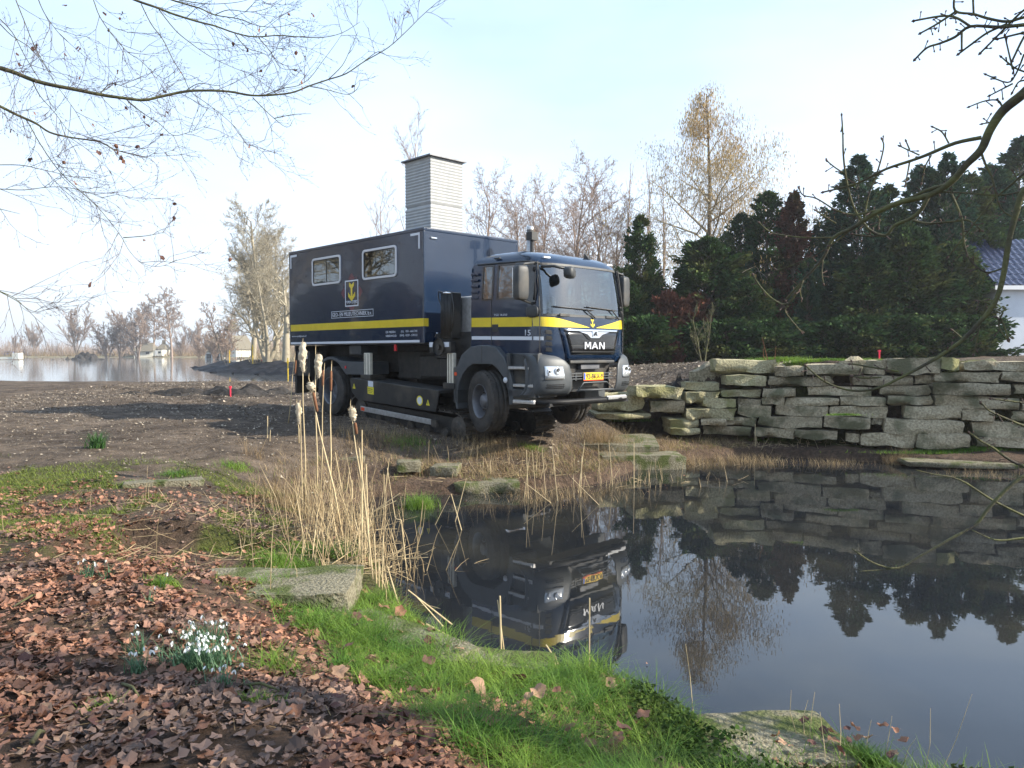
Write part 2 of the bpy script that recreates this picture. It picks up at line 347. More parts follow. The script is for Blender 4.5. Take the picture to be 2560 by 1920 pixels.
def watermat(name, base, base2, bump, bs, ior=1.34, rough=.015, stretch=(1, 1, 1), sc=.8):
    m = bpy.data.materials.new(name); m.use_nodes = True; n = m.node_tree; L = n.links.new; b = n.nodes['Principled BSDF']
    b.inputs['IOR'].default_value = ior; b.inputs['Roughness'].default_value = rough
    t = n.nodes.new('ShaderNodeTexCoord'); mm = n.nodes.new('ShaderNodeMapping'); mm.inputs['Scale'].default_value = stretch; L(t.outputs['Object'], mm.inputs[0])
    q = n.nodes.new('ShaderNodeTexNoise'); q.inputs['Scale'].default_value = sc; q.inputs['Detail'].default_value = 5; L(t.outputs['Object'], q.inputs['Vector'])
    r = n.nodes.new('ShaderNodeMapRange'); r.inputs['From Min'].default_value = .45; r.inputs['From Max'].default_value = .7; L(q.outputs['Fac'], r.inputs['Value'])
    x = n.nodes.new('ShaderNodeMix'); x.data_type = 'RGBA'; x.inputs[6].default_value = (*base, 1); x.inputs[7].default_value = (*base2, 1); L(r.outputs[0], x.inputs[0]); L(x.outputs[2], b.inputs['Base Color'])
    w = n.nodes.new('ShaderNodeTexNoise'); w.inputs['Scale'].default_value = bs; w.inputs['Detail'].default_value = 2.5; L(mm.outputs[0], w.inputs['Vector'])
    k = n.nodes.new('ShaderNodeBump'); k.inputs['Strength'].default_value = bump; k.inputs['Distance'].default_value = .01; L(w.outputs['Fac'], k.inputs['Height']); L(k.outputs[0], b.inputs['Normal'])
    return m
M['pond'] = watermat('still pond water', (.013, .015, .018), (.032, .031, .026), .045, 4.0, ior=1.42, stretch=(1, 1, 1))
M['pond_'] = None
M['lake'] = watermat('lake water', (.10, .105, .10), (.14, .14, .13), .55, 1.2, rough=.06, stretch=(1, .5, 1), sc=.05)

# ------------------------------------------------------------------ terrain
NEAR = [(960, 1440), (1010, 1500), (1070, 1552), (1140, 1595), (1200, 1640), (1290, 1668), (1400, 1672), (1500, 1672), (1580, 1700), (1660, 1745), (1740, 1800), (1800, 1848), (1900, 1850), (2050, 1850), (2140, 1875), (2260, 1930)]
nearw = [G(x, y, .16).to_2d() for x, y in NEAR]
POND = [(-1.45, 8.3), (-1.95, 9.3), (-2.35, 10.4), (-2.15, 11.4), (-1.5, 11.62), (-.98, 11.6), (.06, 12.0), (1.0, 12.3), (1.5, 12.7), (2.05, 13.7), (2.75, 14.8), (3.8, 15.6), (5.2, 16.0), (6.4, 15.5), (7.47, 14.9),
        (9.3, 13.9), (12, 12.8), (14.5, 10), (14, 6), (11, 4), (7, 3.6), (4.2, 3.5), (3.0, 3.45)] + [(p.x, p.y) for p in reversed(nearw)]
LAKE = [(-9, 39.2), (-12, 50), (-14, 58), (-17.7, 61), (-25.7, 68), (-35.7, 89), (-37, 110), (-55, 160), (-92, 262), (-160, 276), (-300, 280), (-420, 240), (-420, 44), (-120, 40)]
LAKE_Z = .35
def sdf(P, x, y):
    P = np.array(P, float); x = np.asarray(x, float); y = np.asarray(y, float)
    dmin = np.full(x.shape, 1e18); ins = np.zeros(x.shape, bool)
    for i in range(len(P)):
        a = P[i]; c = P[(i + 1) % len(P)]; e = c - a; w0 = x - a[0]; w1 = y - a[1]
        t = np.clip((w0 * e[0] + w1 * e[1]) / (e @ e), 0, 1); dmin = np.minimum(dmin, (w0 - e[0] * t) ** 2 + (w1 - e[1] * t) ** 2)
        cond = (a[1] <= y) != (c[1] <= y)
        with np.errstate(divide='ignore', invalid='ignore'): xi = a[0] + (y - a[1]) / (e[1] if e[1] else 1e-12) * e[0]
        ins ^= cond & (x < xi)
    d = np.sqrt(dmin); return np.where(ins, -d, d)
WX = [-50, .6, 2.4, 3.77, 5.2, 6.8, 9.87, 14, 20, 60]; WY = [18, 18, 17.5, 17.3, 16.75, 16.05, 14.9, 13.6, 12, 6]
def wally(x): return np.interp(x, WX, WY)
def vnoise(x, y, s, seed=0):
    x = np.asarray(x, float) / s + seed * 17.3; y = np.asarray(y, float) / s + seed * 9.1
    xi = np.floor(x).astype(np.int64); yi = np.floor(y).astype(np.int64); fx = x - xi; fy = y - yi
    def h(a, b):
        v = (a * 374761393 + b * 668265263 + seed * 974711) & 0xffffffff; v = ((v ^ (v >> 13)) * 1274126177) & 0xffffffff; return ((v ^ (v >> 16)) & 0xffff) / 65535.
    fx = fx * fx * (3 - 2 * fx); fy = fy * fy * (3 - 2 * fy)
    return (h(xi, yi) * (1 - fx) + h(xi + 1, yi) * fx) * (1 - fy) + (h(xi, yi + 1) * (1 - fx) + h(xi + 1, yi + 1) * fx) * fy
def H(x, y):
    x = np.asarray(x, float); y = np.asarray(y, float); d = sdf(POND, x, y)
    base = .56 + .22 * ss((y - 7.5) / 7.5)
    base = base - .06 * ss((y - 30) / 15) - .20 * ss((x + 3.2) / 2.2) * ss((17.2 - y) / 1.6) * ss((y - 11.5) / 1.5)
    tx = np.interp(x, [-2, .6, 2.4, 3.3, 4.2, 5.0, 7, 10, 20, 60], [.78, .85, 1.28, 1.36, 1.62, 1.92, 1.97, 2.0, 2.05, 2.05])
    far = np.interp(x, [-4, 4, 10, 20, 60], [.8, 1.55, 1.72, 2.02, 2.05])
    wl = wally(x); hill = tx + (far - tx) * ss((y - wl - 1) / 17)
    hill = np.where(x < 1.2, .78 + (hill - .78) * ss((x + 6 + .25 * (y - 18)) / 7.2), hill)
    step = ss((y - wl - .18) / .22)
    step = np.where(x < .9, ss((y - 17) / 4), step)
    bank = .17 * ss(d / .10) + .05 * np.clip(d, 0, 1)
    rise = ss((d - .25) / 2.0)
    front = bank + (base - .2) * rise
    ledge = .17 * ss(d / .10) + .12 * np.clip(d - .1, 0, 1)
    wr = ss((x - 1.6) / 1.2) * ss((y - 11) / 2)
    front = front * (1 - wr) + ledge * wr
    z = front + (hill - front) * step
    z = z + (vnoise(x, y, .5, 1) - .5) * .05 * ss(d / .4) + (vnoise(x, y, .13, 2) - .5) * .025 * ss(d / .3) + (vnoise(x, y, 2.3, 3) - .5) * .10 * ss((d - .5) / 2)
    inb = np.maximum(np.abs(x + 2.25 + (y - 6.5) * .1) / 1.5, np.abs(y - 6.55) / .8); z = np.where((inb < 1) & (d > 0), np.minimum(z, .31 + .25 * ss((inb - .8) / .2)), z)
    z = np.where(d < 0, -.75 * ss(-d / .9) - .02, z)
    uu = (x + .545) * .699 - (y - 13.43) * .715; vv = (x + .545) * .715 + (y - 13.43) * .699   # ruts where the truck drove in
    for v0 in (.3, 2.2): q_ = (vv - v0 - .25 * np.sin(uu * .25)) / .26; z = z + (-.10 * np.exp(-q_ ** 2) + .05 * np.exp(-((np.abs(q_) - 1.7) / .5) ** 2)) * ss((-6.3 - uu) / 1.5) * ss((uu + 26) / 6)
    dl = sdf(LAKE, x, y); nz = z * 1.0
    nz = np.where(dl < 1.5, np.minimum(nz, LAKE_Z + np.clip(dl, -6, 1.5) * .25 + .0), nz); z = np.where(y > 35, nz, z)
    return z
def Hs(x, y): return float(H(np.array([x]), np.array([y]))[0])
def axis(lo, hi, dl, dh, step, grow=1.13):
    a = list(np.arange(dl, dh, step)); s = step; v = a[-1]
    while v < hi: s *= grow; v += s; a.append(v)
    s = step; v = dl; pre = []
    while v > lo: s *= grow; v -= s; pre.append(v)
    return np.array(pre[::-1] + a)
ax = axis(-900, 700, -11, 10.5, .07, 1.07); ay = axis(-20, 1600, 1.8, 29, .07, 1.07)
X, Y = np.meshgrid(ax, ay, indexing='ij'); Z = H(X, Y)
nx, ny = X.shape; idx = np.arange(nx * ny).reshape(nx, ny)
Fq = np.stack([idx[:-1, :-1], idx[1:, :-1], idx[1:, 1:], idx[:-1, 1:]], -1).reshape(-1, 4)
me = np_mesh('ground', np.stack([X, Y, Z], -1).reshape(-1, 3), Fq, True)
dd = sdf(POND, X, Y)
nzs = vnoise(X, Y, .9, 5)
leafw = np.maximum(ss((10.0 - Y + (nzs - .5) * 3) / 3.0) * (X < 4), ss((1.3 - dd) / .7) * (Y < 18) * .75)
mossw = ss((vnoise(X, Y, .7, 6) * .6 + vnoise(X, Y, .2, 8) * .4 - .42) / .14) * ss((Y - 5.2) / 1.2) * ss((11.2 - Y) / 2) * (X < -1.2) * .9
mossw = np.maximum(mossw, ss((1.0 - dd) / .6) * (Y < 7.5) * .6)
mossw = np.maximum(mossw, ss((vnoise(X, Y, .5, 9) - .45) / .2) * (X > 4.5) * (Y > wally(X) - .2) * (Y < wally(X) + 3) * .9)
fieldw = ss((Y - 60) / 60)
ca = me.color_attributes.new('zone', 'FLOAT_COLOR', 'POINT')
ca.data.foreach_set('color', np.stack([leafw, mossw, fieldw, np.ones_like(X)], -1).astype(np.float32).ravel())
ground = tag(link_mesh('ground', me, M['earth']), kind='structure')
def sheet(name, P, z, m):
    mb = MB(); mb.add([(x, y, z) for x, y in P], [tuple(range(len(P)))]); return tag(mb.build(name, m, recalc=False), kind='structure')
o = sheet('pond_water', [(-4, 1.5), (16, 1.5), (16, 17.3), (-4, 17.3)], 0, M['pond'])
o = sheet('lake_water', [(-600, 37), (-5, 37), (-5, 290), (-600, 290)], LAKE_Z, M['lake'])
# ------------------------------------------------------------------ the truck  (local x = forward, y = to its left, z = height over the pond)
TH = math.atan(1877 / 1920)
TO = Vector((-.545, 13.43, 0))
truck = empty('tracked_truck', TO, -(math.pi / 2 - TH), 'dark blue box truck with yellow stripe on crawler tracks at the pond edge', 'truck')
BZ = .55
truck.location.z = BZ
def tb(mb, name, m, parent=None, **k):
    p = parent or truck
    return mb.build(name, m, p, loc=(0, 0, -BZ) if p is truck else (0, 0, 0), **k)
# --- lettering
def text_mesh(s, h, bold=0, sx=1., w=None):
    cu = bpy.data.curves.new('t', 'FONT'); cu.body = s; cu.size = 1; cu.offset = bold; cu.resolution_u = 2
    ob = bpy.data.objects.new('t', cu); COL.objects.link(ob); dg = bpy.context.evaluated_depsgraph_get(); me = bpy.data.meshes.new_from_object(ob.evaluated_get(dg))
    bpy.data.objects.remove(ob); co = np.empty(len(me.vertices) * 3); me.vertices.foreach_get('co', co); co = co.reshape(-1, 3)
    x0, y0 = co[:, 0].min(), co[:, 1].min(); W = co[:, 0].max() - x0; Hh = co[:, 1].max() - y0
    f = h / Hh; fx = (w / W) if w else f * sx
    return me, co, x0, y0, f, fx
def side_text(s, u0, z0, h, v, m, parent, name='lettering', w=None, bold=0, fn=None, sx=1.):
    me, co, x0, y0, f, fx = text_mesh(s, h, bold, sx, w)
    o = np.empty_like(co); o[:, 0] = u0 + (co[:, 0] - x0) * fx; o[:, 2] = z0 + (co[:, 1] - y0) * f; o[:, 1] = v - .0015
    if fn: o = np.array([fn(*p) for p in o])
    me.vertices.foreach_set('co', o.astype(np.float32).ravel()); me.materials.clear(); me.update()
    ob = link_mesh(name, me, m, parent, (0, 0, -BZ) if parent is truck else (0, 0, 0))
    md = ob.modifiers.new('s', 'SOLIDIFY'); md.thickness = .0015; return ob
def rrect(u0, u1, z0, z1, r, n=5):
    P = []
    for cx, cz, a0 in ((u1 - r, z1 - r, 0), (u0 + r, z1 - r, 90), (u0 + r, z0 + r, 180), (u1 - r, z0 + r, 270)):
        for k in range(n + 1): a = R(a0 + 90 * k / n); P.append((cx + r * math.cos(a), cz + r * math.sin(a)))
    return P
def ring(mb, Po, Pi, v0, v1):                # frame between two outlines in the x-z plane, thick along y
    n = len(Po); vs = [(a, v0, c) for a, c in Po] + [(a, v0, c) for a, c in Pi] + [(a, v1, c) for a, c in Po] + [(a, v1, c) for a, c in Pi]
    fs = []
    for i in range(n):
        j = (i + 1) % n; fs += [(i, j, n + j, n + i), (2 * n + i, 3 * n + i, 3 * n + j, 2 * n + j), (i, 2 * n + i, 2 * n + j, j), (n + i, n + j, 3 * n + j, 3 * n + i)]
    return mb.add(vs, fs)

# --- box body: hollow shell with openings cut where the windows are
BU0, BU1, BV0, BV1, BZ0, BZ1 = -6.76, -1.60, 0.0, 2.50, 2.36, 4.52
wins = [(-5.69, -4.49, 3.665, 4.28), (-3.655, -2.448, 3.665, 4.285)]
mb = MB()
us = sorted({BU0, BU1} | {w[0] + .02 for w in wins} | {w[1] - .02 for w in wins}); zs = [BZ0, 3.685, 4.262, BZ1]
for v in (BV0, BV1):                         # both side walls have the two openings
    b0 = len(mb.v)
    for u in us:
        for z in zs: mb.v.append((u, v, z))
    for i in range(len(us) - 1):
        for j in range(3):
            if j == 1 and i in (1, 3): continue
            a = b0 + i * 4 + j; mb.f.append((a, a + 4, a + 5, a + 1))
mb.add([(BU0, BV0, BZ0), (BU0, BV1, BZ0), (BU0, BV1, BZ1), (BU0, BV0, BZ1)], [(0, 1, 2, 3)])
mb.add([(BU1, BV0, BZ0), (BU1, BV1, BZ0), (BU1, BV1, BZ1), (BU1, BV0, BZ1)], [(0, 1, 2, 3)])
mb.add([(BU0, BV0, BZ1), (BU1, BV0, BZ1), (BU1, BV1, BZ1), (BU0, BV1, BZ1)], [(0, 1, 2, 3)])
mb.add([(BU0, BV0, BZ0), (BU1, BV0, BZ0), (BU1, BV1, BZ0), (BU0, BV1, BZ0)], [(0, 1, 2, 3)])
body = tb(mb, 'box_body', M['navy'])
def along(a, b_, c, w): return MB().box(*a, *b_, *c)
mb = MB()                                    # proud edge profiles of the box
e = .055; pr = .006
for v0, v1 in ((BV0 - pr, BV0 + e), (BV1 - e, BV1 + pr)):
    mb.box(BU0 - pr, BU1 + pr, v0, v1, BZ1 - e, BZ1 + pr + .01)
for u0, u1 in ((BU0 - pr, BU0 + e), (BU1 - e, BU1 + pr)):
    mb.box(u0, u1, BV0 + e + .002, BV1 - e - .002, BZ1 - e, BZ1 + pr + .009)
tb(mb, 'roof_edge', M['navy'], body, bevel=.015)
for v0, v1 in ((BV0 - pr, BV0 + .045), (BV1 - .045, BV1 + pr)):
    for u0, u1 in ((BU0 - pr, BU0 + .04), (BU1 - .04, BU1 + pr)): tb(MB().box(u0, u1, v0, v1, BZ0 - .02, BZ1 - e - .002), 'corner_post', M['navy'], body, bevel=.014)
tb(MB().box(BU0 - .004, BU1 + .004, BV0 - .004, BV1 + .004, BZ0 - .025, BZ0 - .002), 'floor_rail', M['black'], body)
for w in wins:
    f = ring(MB(), rrect(*w, .085), rrect(w[0] + .045, w[1] - .045, w[2] + .045, w[3] - .045, .055), -.022, .012)
    f = tb(f, 'window', M['silver'], bevel=.004)
    P = rrect(w[0] + .043, w[1] - .043, w[2] + .043, w[3] - .043, .055)
    g = MB().prism(P, 'y', -.004, .002); tb(g, 'pane', M['sideglass'], f)
    tb(ring(MB(), rrect(w[0] + .046, w[1] - .046, w[2] + .046, w[3] - .046, .054), rrect(w[0] + .062, w[1] - .062, w[2] + .062, w[3] - .062, .04), -.012, .006), 'gasket', M['black'], f)
tb(MB().box(-5.09, -5.07, -.010, .004, 3.715, 4.235), 'sash_bar', M['dark_pl'])
for w in wins:                               # far side windows
    g = MB().prism(rrect(w[0] + .02, w[1] - .02, w[2] + .02, w[3] - .02, .05), 'y', BV1 - .003, BV1 + .003); tb(g, 'pane', M['sideglass'])
# dark cupboards inside, leaving the rear window clear through
tb(MB().box(-4.3, -2.3, .6, 2.3, 2.5, 4.3).box(-6.6, -5.6, 1.5, 2.3, 2.5, 4.2), 'cupboard', M['dash'])
# stripes and print
def film(P, v, name, m, parent=truck, t=.0015): return tb(MB().prism(P, 'y', v - t, v - .0002), name, m, parent)
tb(MB().box(BU0 + .045, BU1 - .042, -.0035, -.0015, 2.666, 2.818).box(BU1 - .038, BU1 + .0, -.0095, -.0068, 2.666, 2.818).box(BU1 + .0062, BU1 + .0085, -.004, .10, 2.666, 2.818), 'yellow_stripe', M['yellow'])
tb(MB().box(BU0 + .045, -1.74, -.0035, -.0015, 2.362, 2.408), 'white_stripe', M['white_film'])
tb(MB().box(-6.695, -6.40, -.0035, -.0015, 4.400, 4.445).box(-6.695, -6.65, -.0035, -.0015, 4.14, 4.398), 'corner_marking', M['white_film'])
tb(MB().box(-2.01, -1.72, -.0035, -.0015, 4.400, 4.445).box(-1.765, -1.72, -.0035, -.0015, 4.14, 4.398), 'corner_marking', M['white_film'])
lg = tb(ring(MB(), [(-4.335, 3.145), (-3.83, 3.145), (-3.83, 3.70), (-4.335, 3.70)], [(-4.31, 3.17), (-3.855, 3.17), (-3.855, 3.675), (-4.31, 3.675)], -.004, -.0012), 'logo', M['white_film'])
def arrow(cx, cz, s):                        # arrow with an anchor-like head: flight above, shaft, hooked point below
    A = MB(); v0, v1 = -.0045, -.0022
    A.prism([(cx - .105 * s, cz + .22 * s), (cx, cz + .16 * s), (cx + .105 * s, cz + .22 * s), (cx + .105 * s, cz + .13 * s), (cx + .035 * s, cz + .07 * s), (cx + .035 * s, cz - .09 * s), (cx - .035 * s, cz - .09 * s), (cx - .035 * s, cz + .07 * s), (cx - .105 * s, cz + .13 * s)], 'y', v0, v1)
    A.prism([(cx - .15 * s, cz - .02 * s), (cx - .035 * s, cz - .12 * s), (cx - .035 * s, cz - .0902 * s), (cx + .035 * s, cz - .0902 * s), (cx + .035 * s, cz - .12 * s), (cx + .15 * s, cz - .02 * s), (cx + .15 * s, cz - .12 * s), (cx, cz - .24 * s), (cx - .15 * s, cz - .12 * s)], 'y', v0, v1)
    return A
tb(arrow(-4.083, 3.465, .88), 'arrow', M['yellow'], lg)
side_text('VAN DIJK', -4.29, 3.185, .085, -.0025, M['white_film'], truck, w=.415, bold=.012)
A = MB()                                     # faded red rosette that shows behind the logo frame
for k in range(4):
    a = k * math.pi / 2; ca, sa = math.cos(a), math.sin(a)
    for (r0, r1, w0) in ((.27, .40, .10), (.27, .34, .16)):
        pts = [(r0, -w0), (r0 + .03, -w0 - .02), (r1, -.02), (r1, .02), (r0 + .03, w0 + .02), (r0, w0)]
        if r1 < .39: pts = [(r0 + .003, -w0 - .045), (r0 + .06, -w0 - .02), (r0 + .035, -w0 + .02)]
        A.prism([(-4.083 + p * ca - q * sa, 3.44 + p * sa + q * ca) for p, q in pts], 'y', -.0013 - .0004 * (r1 < .39), -.0004)
tb(A, 'rosette', M['logo_red'], lg)['kind'] = 'stuff'
g2 = tb(ring(MB(), [(-4.895, 2.915), (-3.283, 2.915), (-3.283, 3.063), (-4.895, 3.063)], [(-4.885, 2.925), (-3.293, 2.925), (-3.293, 3.053), (-4.885, 3.053)], -.004, -.0012), 'name_frame', M['white_film'])
side_text('GEO- EN MILIEUTECHNIEK b.v.', -4.86, 2.948, .085, -.0025, M['white_film'], truck, w=1.52, bold=.0)
side_text('DE MEERN', -2.844, 2.555, .042, -.0025, M['white_film'], truck, w=.32)
side_text('(U):   030 - 6661740', -2.33, 2.549, .052, -.0025, M['white_film'], truck, w=.52)
side_text('NIBBIXWOUD', -2.844, 2.478, .042, -.0025, M['white_film'], truck, w=.36)
side_text('(NH):  0229 - 578123', -2.37, 2.472, .052, -.0025, M['white_film'], truck, w=.56)
side_text('www.vandijktech.nl', -6.66, 2.515, .055, -.0025, M['white_film'], truck, w=.66)
tb(MB().box(BU1 + .008, BU1 + .03, .16, .30, 4.33, 4.36), 'marker_lamp', M['chrome'], bevel=.005)
# --- corrugated mast housing raised through the roof
TU1, TV0, TS = -2.42, .82, .84
TU0, TV1 = TU1 - TS, TV0 + TS; TT = 6.18
mb = MB(); p = .0625; z = BZ1 + .012; n_ = int((TT - z) / p)
prof = []
for k in range(n_ * 2 + 1):
    zz = z + k * p / 2; prof.append((.012 if k % 2 else 0., zz))
for (z0_, z1_) in ((0, n_),):
    rows = []
    for off, zz in prof:
        o2 = off - (.03 if abs(zz - 5.18) < .02 else 0)
        rows.append([(TU0 - o2, TV0 - o2, zz), (TU1 + o2, TV0 - o2, zz), (TU1 + o2, TV1 + o2, zz), (TU0 - o2, TV1 + o2, zz)])
    b0 = 0
    for r_ in rows: mb.v += r_
    for i in range(len(rows) - 1):
        for k in range(4): mb.f.append((i * 4 + k, i * 4 + (k + 1) % 4, (i + 1) * 4 + (k + 1) % 4, (i + 1) * 4 + k))
tw = tb(mb, 'mast_housing', M['tower'])
tb(MB().box(TU0 - .07, TU1 + .07, TV0 - .07, TV1 + .07, prof[-1][1] - .008, prof[-1][1] + .022), 'cap', M['rim'], tw)
# --- cab
CV = 1.25
def pitch(u, v, z): return (u, v, z - .018 * (u - .3))
ZL = [2.02, 2.15, 2.40, 2.60, 2.76, 2.80, 2.95, 3.10, 3.30, 3.50, 3.66, 3.72, 3.78, 3.84, 3.885, 3.905]
def hw(z): return np.interp(z, [2.0, 2.9, 3.1, 3.70, 3.80, 3.87, 3.905], [1.12, 1.12, 1.115, 1.075, 1.04, .97, .87])
def ufc(z): return np.interp(z, [2.0, 2.15, 2.5, 2.76, 3.1, 3.4, 3.68, 3.74, 3.80, 3.86, 3.905], [1.46, 1.50, 1.50, 1.475, 1.435, 1.39, 1.335, 1.30, 1.20, 1.05, .80])
def fu(v, z, off=0.):                        # front skin of the cab
    h = hw(z); t = min(1, abs(v - CV) / h); return float(ufc(z) - .38 * (1 - (1 - t ** 3.0) ** (1 / 2.6))) + off
NT = [0, .12, .24, .36, .48, .60, .70, .78, .85, .90, .935, .96, .98, .993, 1]
def outline(z):
    h = float(hw(z)); P = []
    ur = -.40 + (.10 if z > 3.86 else 0) * 1.0 + np.interp(z, [3.7, 3.8, 3.905], [0, .08, .4]) * .8
    for s_ in (-1,):
        P += [(ur, CV - h), (-.10, CV - h), (.14, CV - h), (.29, CV - h), (.60, CV - h), (1.0 if z < 3.8 else .7, CV - h)]
        for t in NT[::-1]: P.append((fu(CV - t * h, z), CV - t * h))
    Q = [(a, 2 * CV - b_) for a, b_ in P[::-1]][1:]
    return P + Q
OUT = [outline(z) for z in ZL]; no = len(OUT[0])
i_glass_lo, i_glass_hi = ZL.index(2.80), ZL.index(3.66)
zi_lo, zi_hi = ZL.index(3.10), ZL.index(3.66)
ws_cols = [6 + NT[::-1].index(.96)]; ws_cols.append(no - 1 - ws_cols[0])
mb = MB()
for z, P in zip(ZL, OUT): mb.v += [pitch(a, b_, z) for a, b_ in P]
for i in range(len(ZL) - 1):
    for j in range(no - 1):
        if i_glass_lo <= i < i_glass_hi and ws_cols[0] <= j < ws_cols[1]: continue
        jj = min(j, no - 2 - j)
        if zi_lo <= i < zi_hi and jj in (1, 3, 4): continue
        mb.f.append((i * no + j, i * no + j + 1, (i + 1) * no + j + 1, (i + 1) * no + j))
# rear wall with a window, and the roof
for i in range(len(ZL) - 1): 
    if not (zi_lo <= i < zi_hi): mb.f.append((i * no, (i + 1) * no, (i + 1) * no + no - 1, i * no + no - 1))
zl, zh = ZL[zi_lo], ZL[zi_hi]
for v0, v1 in ((CV - float(hw(3.3)), .55), (.95, 1.55), (1.95, CV + float(hw(3.3)))):
    mb.add([pitch(-.40, v0, zl), pitch(-.40, v1, zl), pitch(-.40, v1, zh), pitch(-.40, v0, zh)], [(0, 1, 2, 3)])
t = (len(ZL) - 1) * no
for j in range(no // 2): mb.f.append((t + j, t + j + 1, t + no - 2 - j, t + no - 1 - j)) if j + 1 < no - 2 - j else None
mb.f.append(tuple(range(no)))
import bmesh
cab = tb(mb, 'cab', M['navy'], smooth=False)
cab.data.polygons.foreach_set('use_smooth', [True] * len(cab.data.polygons))
try: cab.data.set_sharp_from_angle(angle=R(32))
except Exception: pass
CABD = {'yellow_stripe', 'white_stripe', 'arrow', 'door_seam', 'drip_rail', 'louvre', 'door_handle', 'window_surround', 'air_inlet', 'marker_lamp', 'side_lamp', 'antenna', 'antenna_fin', 'apron'}
def cb(mb, name, m, parent=None, **k): return tb(mb, name, m, parent or (cab if name in CABD else truck), fn=pitch, **k)
# windscreen, sitting 5 mm inside the opening, with black surround
def front_patch(vl, vr, z0, z1, off, nu=24, nz=8, tl=None, tr=None):
    """patch following the cab front. vl/vr are left/right edges, tl/tr the same at the top"""
    tl = vl if tl is None else tl; tr = vr if tr is None else tr
    def f(i, j):
        s = j / (nz - 1); z = z0 + (z1 - z0) * s; a = vl + (tl - vl) * s; c_ = vr + (tr - vr) * s; v = a + (c_ - a) * i / (nu - 1)
        return (fu(v, z, off), v, z)
    return MB().grid(f, nu, nz)
h1, h2 = float(hw(2.8)) * .962, float(hw(3.66)) * .962
wsg = cb(front_patch(CV - h1, CV + h1, 2.795, 3.665, -.006, 28, 10, CV - h2, CV + h2), 'windscreen', M['windshield'], smooth=True, recalc=False)
for v0, v1, t0, t1 in ((CV - h1, CV - h1 + .035, CV - h2, CV - h2 + .035), (CV + h1 - .035, CV + h1, CV + h2 - .035, CV + h2)):
    cb(front_patch(v0, v1, 2.79, 3.67, .003, 4, 8, t0, t1), 'screen_seal', M['blackgloss'], wsg, recalc=False, solid=.004)
for z0_, z1_ in ((2.785, 2.825), (3.635, 3.672)):
    cb(front_patch(CV - h1, CV + h1, z0_, z1_, .004, 28, 3, CV - h1 * .995, CV + h1 * .995) if z0_ < 3 else front_patch(CV - h2, CV + h2, z0_, z1_, .004, 28, 3), 'screen_seal', M['dark_pl'], wsg, recalc=False, solid=.004)
# interior
cb(MB().box(.85, 1.32, .35, 2.15, 2.45, 2.87).box(.9, 1.22, .5, 1.1, 2.86, 2.93), 'dashboard', M['dash'], bevel=.04)
for v in (.75, 1.75):
    st = cb(MB().box(-.10, .35, v - .24, v + .24, 2.5, 2.72).box(-.2, -.05, v - .22, v + .22, 2.6, 3.25).box(-.2, -.08, v - .12, v + .12, 3.28, 3.48), 'seat', M['seat'], bevel=.04)
mb = MB(); cc = Vector((.72, 1.75, 2.98)); ring_ = []
for k in range(21):
    a = 2 * math.pi * k / 20; ring_.append(cc + Vector((.16 * math.cos(a), .22 * math.sin(a), .15 * math.cos(a) * 1.0)))
mb.tube(ring_, .014, 6); mb.tube([cc + Vector((.3, 0, -.3)), cc], .02, 6); cb(mb, 'steering_wheel', M['black'], smooth=True)
